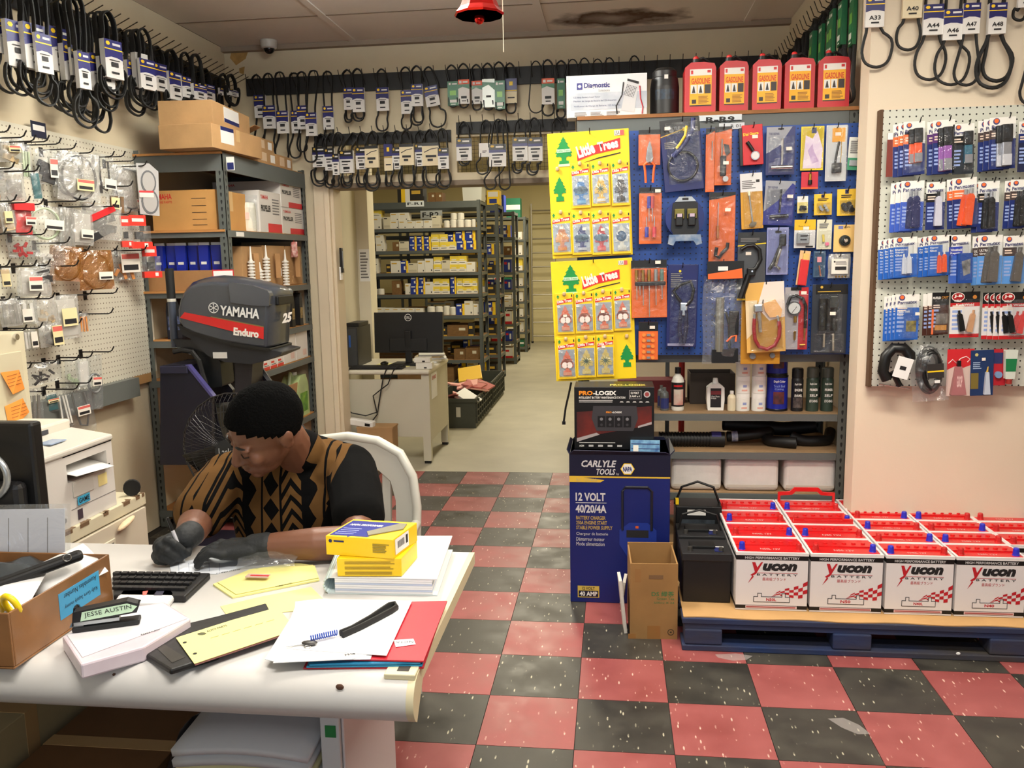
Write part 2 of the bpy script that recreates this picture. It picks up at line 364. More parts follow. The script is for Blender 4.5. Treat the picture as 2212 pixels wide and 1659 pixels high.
for k, (_x, _y, _w, _d, _p, _q, _c) in enumerate(FIX):  # invented housings, hung between each downlight and its added upward fill
    t = thing('added_light_housing', 'added hanging housing for the unseen light over the %s' % ('pallet aisle','corner by the parts pegboard','desk')[k], 'lamp', (_x,_y,0), group='added housings of unseen lights')
    B().box(-_w/2-.02,-_d/2-.02,2.708,_w/2+.02,_d/2+.02,2.772).build('housing', mat((226,224,218),.4), t, bevel=.006)
    for s_ in (-1,1): B().rod((s_*_w*.3 if _w > _d else 0, 0 if _w > _d else s_*_d*.3, 2.772),(s_*_w*.3 if _w > _d else 0, 0 if _w > _d else s_*_d*.3, ZC),.004,n=6).build('rod', STEEL, t)
# ================================================================ stockroom
ORD = 'first second third fourth fifth sixth seventh eighth ninth tenth eleventh twelfth thirteenth fourteenth fifteenth sixteenth seventeenth eighteenth nineteenth twentieth'.split()
def ordn(k): return ORD[k] if k < 20 else '%dth' % (k+1)
POST = mat((84,89,86),.5,var=.08,sc=4); HOLE = mat((26,28,28),.8); BOARD = mat((150,112,70),.8,var=.12,sc=4)
def slots(b, x0, x1, z0, z1, y, step=.038, mi=1, w=.011):
    """teardrop slots of a boltless post as shallow dark insets on its face"""
    n = int((z1-z0)/step); xm = (x0+x1)/2
    for k in range(n):
        z = z0+step*(k+.5)
        poly(b, [(xm,z-.012),(xm+w*.35,z-.004),(xm+w/2,z+.006),(xm+w*.3,z+.012),(xm-w*.3,z+.012),(xm-w/2,z+.006),(xm-w*.35,z-.004)], y, mi)
def post(root, x, y, z1, sx, sy, holes=True, w=.04):
    """angle-iron upright: corner at x,y, flanges running sx along x and sy along y"""
    b = B(); t = .003
    b.box(min(x,x+sx*w), min(y,y+sy*t), 0, max(x,x+sx*w), max(y,y+sy*t), z1)
    b.box(min(x,x+sx*t), min(y,y+sy*w), 0, max(x,x+sx*t), max(y,y+sy*w), z1)
    if holes:
        slots(b, min(x,x+sx*w), max(x,x+sx*w), .02, z1-.02, (y if sy > 0 else y-t)-.0006)
        X = b.X; n = int((z1-.04)/.038); ym = y+sy*w/2; xf = x if sx > 0 else x
        for k in range(n):
            z = .02+.038*(k+.5); xx = x+(.0006 if sx < 0 else -.0006)
            q = [(ym,z-.012),(ym+.004,z-.004),(ym+.0055,z+.006),(ym+.003,z+.012),(ym-.003,z+.012),(ym-.0055,z+.006),(ym-.004,z-.004)]
            if sx > 0: q = q[::-1]
            b.add([(xx,a,c) for a,c in q], [tuple(range(7))], 1)
    return b.build('post', [POST,HOLE], root)
def rack(name, label, x0, x1, y0, y1, h, levels, holes=True, boardlip=.035, grp=None):
    t = thing(name, label, 'shelf', (0,0,0), group=grp)
    for x, sx in ((x0,1),(x1,-1)):
        for y, sy in ((y0,1),(y1,-1)): post(t, x, y, h, sx, sy, holes and y == y0)
    for z in levels:
        s = B().box(x0+.004,y0-.002,z-boardlip,x1-.004,y0+.012,z).box(x0+.004,y1-.012,z-boardlip,x1-.004,y1+.002,z)
        s.box(x1-.012,y0+.004,z-boardlip,x1+.002,y1-.004,z).box(x0-.002,y0+.004,z-boardlip,x0+.012,y1-.004,z)
        s.build('beam', POST, t)
        B().box(x0+.012,y0+.012,z-.012,x1-.012,y1-.012,z+.0015).build('shelf_board', BOARD, t)
    return t
FY = 4.0
def fz(py, x=920): return at(x, py, Y=FY).z
LV = [fz(p) for p in (493,541,589,636,682,727,778)]+[.09]
rk1 = rack('stock_rack', 'grey slotted-steel stockroom rack that carries the F-R1 sign', -1.62, -.13, FY, FY+.46, 2.15, [2.14]+LV, holes=False)
B().box(-1.6,FY-.005,2.07,-.17,FY,2.14).build('header_beam', POST, rk1)
p0, p1 = at(877,447,Y=FY-.01), at(915.5,433.5,Y=FY-.01)
sg = B().box(p0.x,FY-.012,p0.z,p1.x,FY-.006,p1.z).build('rack_sign', mat((225,232,236),.5), rk1)
txt(sg, 'F-R1', p0.x+.018, p0.z+.018, p1.x-.02, p1.z-.016, FY-.0125, INK, bold=.02)
# unit boxes: x -.5..+.5, y 0..1 (depth), z 0..1; the print faces -y
def ubox(mats, prints):
    b = B().box(-.5,0,0,.5,1,1)
    for k, (x0,z0,x1,z1,mi) in enumerate(prints): rect(b, x0-.5, z0, x1-.5, z1, -.004-.002*k, mi)
    return b.mesh('carton', mats)
WB = mat((226,222,210),.7); CRM = mat((212,204,180),.7); YB_ = mat((232,206,70),.6); BROWN = mat((120,88,50),.85,var=.15,sc=5)
DKB = mat((34,30,26),.7); GOLD = mat((205,165,60),.5)
UB = {
 'w': ubox([WB,GOLD,INK], [(.1,.74,.62,.84,1),(.72,.1,.84,.22,2)]),
 'c': ubox([CRM,mat((190,182,160),.7),INK], [(.08,.12,.9,.3,1),(.1,.82,.55,.9,2)]),
 'y': ubox([YB_,WB,INK], [(0,0,1,.42,1),(.2,.5,.75,.6,1),(.15,.2,.8,.27,2)]),
 'b': ubox([BLUE,YEL,WHITE,mat((160,110,60),.6)], [(.72,0,1,1,1),(.08,.78,.6,.9,2),(.42,.25,.66,.55,2),(.6,.3,.8,.6,3)]),
 'n': ubox([BROWN,CRM], [(.55,.5,.85,.75,1)]),
 'k': ubox([DKB,GOLD,WHITE], [(.12,.55,.8,.78,1),(0,0,1,.12,1)]),
 'r': ubox([WB,RED,ORANGE], [(0,0,1,.2,1),(.1,.6,.7,.8,1)]),
 'a': ubox([BLUE,WHITE,RED], [(.1,.6,.45,.8,2),(.6,.2,.85,.75,1)]),
 'p': ubox([mat((30,110,80),.6),WHITE], [(0,.4,1,.65,1)]),
 'd': ubox([DKB,YEL,WHITE], [(.3,0,.62,1,1),(.62,0,1,1,2)]),
}
UB['can'] = B().lathe([(0,0),(.47,0),(.5,.04),(.5,.86),(.46,.95),(.3,1),(0,1)],14,(0,.5,0)).mesh('canister', [WB])
DESC = {'w':'gold-printed white carton','c':'plain cream carton','y':'yellow-over-white carton','b':'blue-and-yellow carton','n':'brown carton',
        'k':'black-and-gold carton','r':'red-printed white carton','a':'blue carton','p':'green-and-white carton','d':'black-and-yellow carton','can':'white oil filter'}
SHN = ['top','second','third','fourth','fifth','sixth','seventh','lowest']
def z1(x, y): return 690+x/4.147, 360+y/4.147
ROWS = [
 "w430,470,460,548 w465,435,550,548 +y465,375,550,435 c575,435,632,545 w635,470,712,545 +w635,398,712,470 w712,470,780,545 +w712,398,795,470 w782,475,858,543 w862,470,935,541 w935,468,1008,540 c1008,425,1080,537 can1108,468,1160,535 can1165,455,1222,530 can1228,455,1288,528 can1293,455,1353,525 can1358,452,1398,524 +can1168,392,1225,455 +can1230,392,1290,455",
 "w440,680,468,750 +w440,600,472,680 w508,680,578,752 +w500,605,568,680 n655,668,715,748 c715,665,798,750 b808,690,870,750 +b808,622,868,690 b872,688,934,748 +b872,622,932,690 b937,686,998,745 +b937,622,995,688 y1004,672,1078,745 +y1000,600,1072,672 y1080,670,1152,742 +y1075,598,1148,670 y1153,665,1226,740 +b1150,598,1215,665 b1228,655,1312,737 +b1218,565,1300,652 b1315,652,1402,734 +b1305,560,1395,650",
 "w450,880,520,950 +w450,815,520,880 k598,865,636,945 w640,840,725,948 b727,840,792,948 c795,862,875,948 w880,838,940,945 w945,818,1015,943 y1022,868,1095,940 +y1022,800,1095,868 c1098,830,1166,938 y1168,866,1240,935 +y1168,785,1240,862 y1242,864,1315,933 +y1242,785,1315,862 w1318,840,1392,930",
 "can458,1085,512,1140 can515,1085,570,1140 n650,1015,725,1140 w768,1045,815,1143 b818,1065,882,1145 +b818,990,882,1065 b885,1065,946,1143 +b892,992,945,1065 w948,1032,1015,1142 y1018,1072,1088,1140 +y1018,1000,1088,1072 y1090,1070,1165,1138 +y1090,1000,1160,1070 b1175,1062,1225,1135 +b1172,980,1222,1060 y1230,1062,1300,1132 +y1228,985,1283,1055 y1303,1062,1375,1130 +y1285,990,1360,1060 y1378,1060,1418,1128 +y1362,985,1412,1055",
 "w465,1255,506,1328 w510,1250,580,1325 w583,1250,652,1322 w655,1250,725,1318 w727,1250,790,1318 w793,1250,858,1316 w860,1247,925,1312 can960,1252,1030,1333 can1035,1252,1100,1333 can1105,1248,1163,1332 can1165,1258,1223,1332 b1225,1228,1298,1330 w1300,1202,1372,1328 w1378,1225,1430,1325 ",
 "k1060,1435,1140,1518 n1145,1420,1333,1518 k1335,1400,1378,1515 n430,1380,600,1518",
 "n1205,1595,1300,1690 n1305,1585,1420,1690 n900,1600,1100,1700",
 "a1262,1800,1405,1870 n700,1760,1200,1900",
]
import re
for r, row in enumerate(ROWS):
    cnt = {}
    for it in row.split():
        up = it[0] == '+'; mt = re.match(r'\+?([a-z]+)(.*)', it); ty = mt.group(1); a = [float(q) for q in mt.group(2).split(',')]
        q0 = at(*z1(a[0], a[3]), Y=FY+.02); q1 = at(*z1(a[2], a[1]), Y=FY+.02)
        zb = LV[r]+.002
        if up: zb = zt
        h = max(q1.z-q0.z, .04); wd = abs(q1.x-q0.x); d = wd if ty == 'can' else min(.3, max(.1, wd*1.3))
        if not up: zt = zb+h
        key = (ty, up); cnt[key] = cnt.get(key,0)+1
        lab = '%s, %s of its kind in the %s tier, %s shelf, F-R1 rack' % (DESC[ty], ordn(cnt[key]-1), 'upper' if up else 'lower', SHN[r])
        tag(put('oil_filter' if ty == 'can' else 'carton', UB[ty], None, ((q0.x+q1.x)/2, FY+.02+random.random()*.015, zb), None, (wd, d, h)),
            lab, 'filter' if ty == 'can' else 'box', 'cartons and filters on the F-R1 rack')
# things on top of the first rack
for ty, a, lab in (('d',(700,190,808,285),'black carton with a yellow stripe atop the F-R1 rack'),('k',(812,182,925,285),'black and gold oil carton atop the F-R1 rack'),
                   ('n',(975,230,1034,285),'small brown carton with white label atop the F-R1 rack, beside the oil carton'),('n',(1038,230,1098,285),'small brown carton with white label atop the F-R1 rack, beside the clear bin')):
    q0 = at(*z1(a[0],a[3]),Y=FY+.06); q1 = at(*z1(a[2],a[1]),Y=FY+.06)
    tag(put('carton', UB[ty], None, ((q0.x+q1.x)/2,FY+.06,2.142), None, (q1.x-q0.x,.2,q1.z-2.142)), lab, 'box', 'cartons on top of the racks')
q0 = at(*z1(1280,270),Y=FY+.05); q1 = at(*z1(1455,205),Y=FY+.05)
tb = thing('storage_bin', 'cloudy clear plastic bin atop the F-R1 rack', 'bin', ((q0.x+q1.x)/2,FY+.05,2.142))
wq = (q1.x-q0.x)/2
B().prism([(-wq*.92,0),(wq*.92,0),(wq,.16),(-wq,.16)],0,.3).build('tub', mat((214,216,208),.3,alpha=.75), tb)
B().box(-wq-.01,-.01,.16,wq+.01,.31,.178).build('rim', mat((225,226,220),.3), tb, bevel=.004)
# three racks further back
for n, (yf, nm, tops) in enumerate(((4.81,'second',[('k',.36,.12,.18),('n',.2,.14,.12)]),(6.5,'third',[('a',.25,.2,.24)]),(8.05,'fourth',[('p',.2,.22,.3)]))):
    lv = [.08+.245*k for k in range(8)]
    rr = rack('stock_rack', 'grey slotted-steel stockroom rack, %s from the doorway' % nm, -1.7, -.04, yf, yf+.46, 2.15, lv+[2.14], holes=False)
    if n == 0:
        B().box(-1.68,yf-.005,2.07,-.08,yf,2.14).build('header_beam', POST, rr)
        sg = B().box(-.99,yf-.012,1.99,-.72,yf-.006,2.09).build('rack_sign', mat((225,232,236),.5), rr)
        txt(sg, 'F-R2', -.965, 2.01, -.76, 2.07, yf-.0125, INK, bold=.02)
    sets = ['kkkkbw','wrnbya','wrpwyr'][n]
    cnt = {}
    for L, z in enumerate(lv):
        x = -.1
        while x > -.62:
            wd = random.uniform(.09,.2); h = random.uniform(.1,.19); ty = random.choice(sets); d = random.uniform(.15,.3)
            cnt[ty] = cnt.get(ty,0)+1
            tag(put('carton', UB[ty], None, (x-wd/2, yf+.03+random.random()*.03, z+.003), (0,0,random.uniform(-2,2)), (wd-.006,d,h)),
                '%s on the %s rack, %s such counting up' % (DESC[ty], nm, ordn(cnt[ty]-1)), 'box', 'cartons on the racks further back')
            x -= wd+.006
    for ty, ox, wd, h in tops:
        tag(put('carton', UB[ty], None, (-.04-ox, yf+.05, 2.142), None, (wd,.25,h)), '%s atop the %s rack' % (DESC[ty], nm), 'box', 'cartons on top of the racks')
tag(put('carton', ubox([YEL,WHITE,BLUE],[(.1,.55,.9,.9,1),(.2,.1,.8,.4,2)]), None, (-.1,4.83,2.142), None, (.15,.2,.17)), 'yellow and white carton atop the second rack', 'box', 'cartons on top of the racks')
# ladder leaning on the far wall
ld = thing('ladder', 'aluminium ladder leaning on the far stockroom wall at the aisle end', 'ladder', (0.1,9.55,0))
ALU = mat((170,164,148),.4,.7)
for s in (-1,1):
    B().box(s*.2-.012,-.03,0,s*.2+.012,.03,2.45).build('rail', ALU, ld, rot=(-3,0,0))
    B().box(s*.2-.018,-.04,0,s*.2+.018,.04,.03).build('rubber_foot', RUBBER, ld)
for k in range(10):
    z = .12+.245*k; B().rod((-.19,.052*z,z),(.19,.052*z,z),.013,n=8).build('rung', ALU, ld)
# desk in the doorway
DKW = mat((196,190,170),.5,var=.04,sc=3)
dk = thing('office_desk', 'pale grey steel desk with modesty panel standing inside the stockroom doorway', 'desk', (0,0,0))
dx0, dx1, dy0, dy1, dz = -.66, 0.0, .55, 1.25, .705
B().box(dx0,dy0-.02,dz-.035,dx1+.005,dy1+.02,dz).build('top', mat((214,208,190),.45,var=.03), dk, bevel=.014, seg=3)
B().box(dx0,dy0+.02,.2,dx1-.06,dy0+.035,dz-.075).build('modesty_panel', DKW, dk)
B().box(dx1-.022,dy0+.01,.17,dx1-.004,dy1-.02,dz-.03).build('side_panel', DKW, dk)
for y in (dy0+.005, dy1-.05):
    l = B().box(dx1-.06,y,.02,dx1-.002,y+.045,dz-.03).build('leg', DKW, dk); B().box(dx1-.055,y+.003,0,dx1-.008,y+.042,.02).build('foot', BLACK, l)
B().box(dx1-.0035,dy0+.09,.47,dx1-.002,dy0+.28,.66).build('notice', PAPER, dk)
n_ = B(); rect(n_, 0,0,0,0,0)
txt(dk, 'REWARD', dy0+.11, .61, dy0+.25, .64, dx1-.0015, RED, bold=.02, face='x')
# monitor seen from behind
mo = thing('monitor', 'black computer monitor seen from behind on the stockroom desk', 'monitor', (-.225,.86,dz), (0,0,-3))
B().box(-.185,-.1,0,.06,.1,.012).build('stand_base', BLACK, mo, (.06,0,0), bevel=.004)
B().box(-.025,-.005,.01,.025,.03,.26).build('stand_neck', BLACK, mo, bevel=.006)
mp_ = B().prism([(-.27,.09),(.27,.09),(.272,.40),(-.272,.40)],0,.035).build('panel', mat((16,16,17),.45), mo, rot=(-4,0,0), bevel=.008)
B().box(-.15,-.014,.1,.15,.0,.2).build('rear_hump', BLACK, mp_, bevel=.006)
lg = B(); ring = circ(0,.36,.028,n=20); inn = circ(0,.36,.0235,n=20)
for k in range(20): lg.add([(ring[k][0],-.001,ring[k][1]),(ring[(k+1)%20][0],-.001,ring[(k+1)%20][1]),(inn[(k+1)%20][0],-.001,inn[(k+1)%20][1]),(inn[k][0],-.001,inn[k][1])],[(0,1,2,3)])
lg.build('logo_ring', WHITE, mp_); txt(mp_, 'DELL', -.019,.351,.019,.369,-.001,WHITE,bold=.02)
# tower computer, keyboard, mouse, boxes, papers, cables
tw = thing('tower_computer', 'black tower computer at the monitor side of the stockroom desk', 'computer', (-.625,.72,dz))
B().box(-.045,0,0,.045,.36,.3).build('case', mat((34,34,34),.5), tw, bevel=.004)
B().box(-.04,-.006,.01,.04,0,.29).build('front_panel', mat((58,60,62),.4), tw, bevel=.003)
B().box(-.02,-.008,.15,-.005,-.006,.24).build('drive_strip', mat((40,90,170),.4), tw)
B().box(-.048,.04,.3,.048,.3,.33).build('device_on_top', BLACK, tw, bevel=.003)
kb = thing('keyboard', 'black keyboard in front of the stockroom monitor', 'keyboard', (-.4,.60,dz)); B().box(-.2,-.05,0,.2,.07,.016).build('tray', BLACK, kb, bevel=.004)
for k in range(4): B().box(-.19,-.04+.025*k,.016,.19,-.02+.025*k,.022).build('key_row', mat((30,30,32),.5), kb)
mo2 = thing('computer_mouse', 'small black mouse on the pale yellow pad of the stockroom desk', 'mouse', (-.40,.80,dz+.004)); B().ell((0,0,.012),(.03,.05,.016)).build('shell', BLACK, mo2, smooth=60)
tag(B().box(-.14,-.1,0,.14,.1,.003).build('note_sheet', mat((236,228,150),.7), None, (-.33,.82,dz)), 'pale yellow sheet lying beside the monitor stand', 'paper')
for k, (z, dxx) in enumerate(((0,0),(.047,-.012))):
    b = thing('small_box', ['white small box at the bottom by the monitor stand','white small box on top by the monitor stand'][k], 'box', (-.045+dxx,.62,dz+z+.001), (0,0,4), 'white boxes on the stockroom desk')
    B().box(-.06,-.04,0,.06,.05,.045 if k == 0 else .035).build('carton', WB, b, bevel=.002); B().box(.0,-.0415,.004,.02,-.0405,.014).build('label', INK, b)
for k in range(5):
    tag(B().box(-.1,-.12,0,.1,.12,.012).build('paper_stack', [PAPER,CRM,PAPER,mat((220,200,160),.8),PAPER][k], None, (-.1+.012*(k%3),1.06,dz+.013*k+.001), (0,0,(k*37)%25-10)), '%s sheaf of papers counting up on the stockroom desk' % ordn(k), 'paper', 'paper sheaves on the stockroom desk')
cb = [at(x,y,Y=.53) for x,y in ((862,790),(850,800),(838,830),(822,842),(806,855),(812,880),(815,895),(800,915))]
tag(B().tube(cb,.0045,6).build('monitor_cable', RUBBER), 'black cable looping down the desk front from the monitor', 'cable')
cb = [at(x,y,Y=.525) for x,y in ((838,790),(828,815),(822,850),(817,880),(816,890),(790,898),(760,892),(738,875))]
tag(B().tube(cb,.0045,6).build('power_cable', RUBBER), 'black cable curving from the desk front towards the door casing', 'cable')
cb = [at(x,y,Y=.535) for x,y in ((757,790),(750,810),(746,840),(749,870),(745,900))]
tag(B().tube(cb,.0025,6).build('thin_cable', RUBBER), 'thin black wire hanging down the desk front by the casing', 'cable')
bx = thing('carton', 'brown carton on the floor under the stockroom desk front', 'box', (-.37,.36,.0)); B().box(-.13,0,0,.13,.15,.3).build('body', CARD, bx); B().box(-.135,-.003,.3,.135,.153,.312).build('flap', CARD, bx)
de = thing('white_gadget', 'white oblong plastic device lying on the brown carton by the desk', 'device', (-.48,.40,.313), (0,6,-8))
B().box(-.1,-.03,0,.1,.03,.05).build('case', WHITE, de, bevel=.01, seg=3); B().box(.04,-.0315,.012,.08,-.029,.032).build('window', BLACK, de)
# attached-lid crates full of pink slips
CRATE = mat((62,64,52),.55,var=.1,sc=5); PINK = mat((228,170,160),.75); PINK2 = mat((176,104,98),.75)
for n, (y0, y1) in enumerate(((1.88,2.86),(2.9,3.82))):
    cr = thing('crate', ['dark green crate of pink slips standing by the stockroom desk','dark green crate standing behind the crate of pink slips'][n], 'crate', (0,0,0))
    xa, xb = -.28, .115
    q = B().box(xa,y0,0,xb,y1,.012).box(xa,y0,.012,xb,y0+.014,.262).box(xa,y1-.014,.012,xb,y1,.262).box(xa,y0+.014,.012,xa+.014,y1-.014,.262).box(xb-.014,y0+.014,.012,xb,y1-.014,.262)
    q.build('tub', CRATE, cr)
    for yy in [y0+.02+k*(y1-y0-.05)/8 for k in range(9)]: B().box(xb,yy,.04,xb+.016,yy+.012,.25).build('rib', CRATE, cr)
    for zz in (.09,.15,.21): B().box(xb,y0+.01,zz,xb+.013,y1-.01,zz+.012).build('ledge', CRATE, cr)
    B().box(xa-.01,y0-.016,.235,xb+.012,y0,.268).build('rim', CRATE, cr)
    if n == 0: B().box(-.06,y0-.002,.1,-.02,y0-.0005,.19).build('label', mat((200,196,180),.6), cr)
sl = [(-.02,2.05,.20,8,20,20,PINK),(.05,2.3,.235,-5,40,12,PINK),(-.08,2.25,.22,-25,60,-15,PINK2),(.0,2.62,.25,-20,15,10,PINK),(-.12,2.0,.2,-18,75,20,PINK2),(.07,2.55,.23,15,-30,14,PINK2),(-.05,2.45,.26,10,5,-12,PINK),(.03,2.02,.21,12,-14,30,PAPER),(-.16,2.5,.25,0,30,10,PINK),(0.02,2.42,.262,4,-12,8,PINK2)]
for k, (x,y,z,rx,rz,ry,m) in enumerate(sl):
    o = tag(B().box(-.1,-.085,0,.1,.085,.014).build('slip_bundle', m, None, (x,y,z+.045), (rx,ry,rz)), '%s bundle of paper slips in the green crate, %s from its front' % ({PINK:'pale pink',PINK2:'dusky pink',PAPER:'white'}[m], ordn(k)), 'paper', 'slip bundles in the crate')
yl = tag(B().box(-.12,-.2,0,.12,.2,.02).build('yellow_lid', mat((222,180,60),.5), None, (-.12,3.0,.33), (12,-8,10), bevel=.006), 'yellow plastic lid lying on the rear crate', 'lid')
ph = thing('handset', 'black handset in a white holder on the door casing', 'phone', (OX0+.012,YB+.02,1.48))
B().box(0,0,-.11,.012,.05,-.02).build('holder', WHITE, ph, bevel=.003); B().prism([(.004,-.06),(.024,-.06),(.02,.11),(.006,.11)],.008,.042).build('handset', BLACK, ph, bevel=.005); B().box(.018,.02,-.03,.026,.034,.09).build('face_strip', SILVER, ph)
q0, q1 = at(778,608,Y=1.315), at(797,538,Y=1.315)
no = tag(B().box(q0.x,1.316,q0.z,q1.x,1.3195,q1.z).build('notice_sheet', PAPER), 'white notice sheet taped to the stockroom pier', 'paper')
nb = B(); lines(nb, q0.x+.008,q0.z+.02,q1.x-.01,q1.z-.02,1.3155,9); nb.build('fine_print', GREYINK, no)
# ================================================================ drive belts
def catmull(P, n):
    out = []; m = len(P)
    for i in range(m):
        a, b, c, d = (V(P[(i+k-1) % m]) for k in range(4))
        for j in range(n):
            t = j/n; out.append(.5*((2*b)+(c-a)*t+(2*a-5*b+4*c-d)*t*t+(3*b-a-3*c+d)*t**3))
    return out
def loop_pts(L, wt, zs0, zs1, ws, wb, cx=0, sx=0):
    """closed belt outline hanging from the origin: (x,z); sx shifts the sleeve, cx the lower loop"""
    z = -L
    P = [(0,.004),(wt,-wt*.8),((wt*.4+ws*.6)+sx*.7,-zs0*.7),(ws+sx,-zs0),(ws+sx,-zs1),(cx+wb*.92,z+wb*1.9),(cx+wb,z+wb*1.05),(cx+wb*.72,z+wb*.3),(cx,z),
         (cx-wb*.72,z+wb*.3),(cx-wb,z+wb*1.05),(cx-wb*.92,z+wb*1.9),(sx-ws,-zs1),(sx-ws,-zs0),(-(wt*.4+ws*.6)+sx*.7,-zs0*.7),(-wt,-wt*.8)]
    return [(p.x,p.y) for p in catmull([(x,zz,0) for x,zz in P], 3)]
def plain_pts(L, wt, wb, cx=0):
    P = [(0,.004),(wt,-wt),(wt*.6+wb*.4+cx*.4,-L*.4),(cx+wb*.95,-L+wb*1.8),(cx+wb,-L+wb),(cx+wb*.7,-L+wb*.28),(cx,-L),(cx-wb*.7,-L+wb*.28),(cx-wb,-L+wb),(cx-wb*.95,-L+wb*1.8),(-(wt*.6+wb*.4)+cx*.4,-L*.4),(-wt,-wt)]
    return [(p.x,p.y) for p in catmull([(x,zz,0) for x,zz in P], 3)]
def usleeve(mats, bands, bars=()):
    """paper sleeve: x -.5..+.5, z 0..1, printed on the -y face"""
    b = B().box(-.5,-.5,0,.5,.5,1)
    for k, q in enumerate(bands):
        if len(q) == 5: rect(b, q[0]-.5, q[1], q[2]-.5, q[3], -.52-.01*k, q[4])
        else: poly(b, [(x-.5,z) for x,z in q[0]], -.52-.01*k, q[1])
    for x0,z0,x1,z1,mi in bars: rect(b, x0-.5,z0,x1-.5,z1,-.62,mi)
    return b.mesh('sleeve', mats)
SW_ = mat((228,226,222),.5); SNV = mat((34,34,98),.4); SGR = mat((18,100,58),.4); SOR = mat((214,84,44),.5); SBK = mat((18,18,20),.4); SCR = mat((226,212,178),.6)
hexa = [(.08,.9),(.14,.95),(.26,.95),(.32,.9),(.26,.85),(.14,.85)]
swoop = [(0,.5),(.35,.56),(.7,.55),(1,.5),(1,.72),(0,.72)]
US = {
 'n': usleeve([SW_,SNV,YEL,INK,SOR], [(0,.70,1,1,1),([(x,z) for x,z in swoop],1),(0,.74,1,.77,2),(hexa,2),(.45,.86,.9,.92,0)], [(.3,.3,.7,.42,3),(.3,.12,.72,.17,3),(.2,.46,.8,.48,3)]),
 'N': usleeve([SW_,SNV,YEL,INK,SOR], [(0,.70,1,1,1),([(x,z) for x,z in swoop],1),(0,.74,1,.77,2),(hexa,2),(.45,.86,.9,.92,0)], [(.3,.12,.72,.17,3)]),
 'C': usleeve([SCR,INK], [], [(.3,.12,.72,.17,1)]),
 'm': usleeve([SW_,SBK,SNV,INK,GOLD], [(0,.72,1,1,1),(0,.62,1,.74,2),(hexa,4),(.4,.83,.85,.9,0)], [(.18,.48,.82,.54,3),(.2,.36,.62,.4,3),(.28,.16,.75,.27,3),(.3,.06,.7,.09,3)]),
 'g': usleeve([SGR,WHITE,mat((120,180,70),.4),GOLD], [(.12,.85,.3,.94,1),(.4,.86,.85,.92,1),(.2,.42,.75,.62,2)], [(.2,.12,.8,.24,1),(.3,.04,.7,.07,1)]),
 'o': usleeve([SW_,SOR,SGR,INK], [(0,.8,1,1,1),([(0,.62),(.4,.7),(1,.6),(1,.8),(0,.8)],2),(.1,.84,.32,.95,0),(.42,.86,.85,.93,0)], [(.25,.22,.75,.32,3),(.3,.1,.7,.14,3)]),
 'c': usleeve([SCR,SBK,INK,GOLD], [(0,.86,1,1,1),([(.1,.6),(.5,.74),(.9,.78),(.9,.75),(.5,.7),(.14,.57)],1)], [(.2,.36,.8,.46,2),(.3,.2,.6,.3,2)]),
 'b': usleeve([SNV,SCR,YEL,INK], [(0,0,1,.48,1),(0,.5,1,.53,2),(.35,.72,.65,.88,2)], [(.2,.2,.8,.25,3)]),
 'w': usleeve([SW_,INK], [], [(.3,.4,.7,.45,1),(.3,.3,.6,.33,1)]),
 's': usleeve([mat((214,226,214),.2),SGR,INK], [([(0,.7),(.5,.8),(1,.6),(1,.86),(0,.9)],1)], [(.3,.35,.7,.42,2)]),
}
SD = {'n':'navy-and-white','m':'black-topped white','g':'green','o':'orange-topped white','c':'cream','b':'navy-and-cream','w':'plain white','s':'shiny white-green'}
BELTM = mat((15,15,15),.6,bump=.2,bsc=300)
def belt(label, loc, rotz, L, zs0, zs1, ws, wb, ty, thick=.0045, cx=0, sx=0, n=1, wt=.03, tilt=0, number=None, group=None, flat=2.0, lean=0):
    """one belt loop (turned n times) with its paper sleeve; hangs from loc, faces -y before rotz"""
    b = B()
    for k in range(n):
        f = 1-.16*k; o = .006*k
        pts = loop_pts(L*(1-.05*k), wt, zs0, zs1, ws*.75, wb*f, cx+(k % 2)*wb*.25, sx) if ty else plain_pts(L*(1-.05*k), wt, wb*f, cx)
        b.tube([(x,o+.004*math.sin(i*.7),z) for i,(x,z) in enumerate(pts)], thick, 6, True, flat=flat, up=(0,1,0))
    root = b.build('drive_belt', BELTM, None, loc, (lean,0,rotz), smooth=50)
    tag(root, label, 'belt', group)
    if ty:
        s = put('sleeve', US[ty.upper() if number else ty], root, (sx,-.002,-zs1), (0,tilt,0), (ws*2, .016+.008*(n-1), zs1-zs0))
        if number: txt(s, number, -.32,.24,.3,.38,-.66,INK,bold=.02)
    return root
def rail_y(name, label, x0, x1, z0, z1, y, step, hook=.075, first=0):
    """black belt rail on a wall facing -y with wire hooks"""
    t = thing(name, label, 'rail', (0,0,0))
    B().box(x0,y-.006,z0,x1,y+.012,z1).build('strip', mat((20,19,18),.6), t)
    h = B().tube([(0,.0,-.035),(0,-.01,-.02),(0,-hook*.6,.0),(0,-hook,.05)],.0024,5).mesh('hook', mat((60,56,50),.4,.8))
    x = x0+.03+first
    while x < x1-.01:
        put('hook', h, t, (x, y-.007, (z0+z1)/2+.02)); x += step
    return t
YR = .215
rail_y('belt_rail', 'long black belt rail high on the back wall above the doorway', at(530,190,Y=YR).x, 2.36, 2.615, 2.725, YR+.02, .0795)
def c2(x, y): return 500+x/3.95, y/3.95
def c3(x, y): return 1000+x/3.95, y/3.95
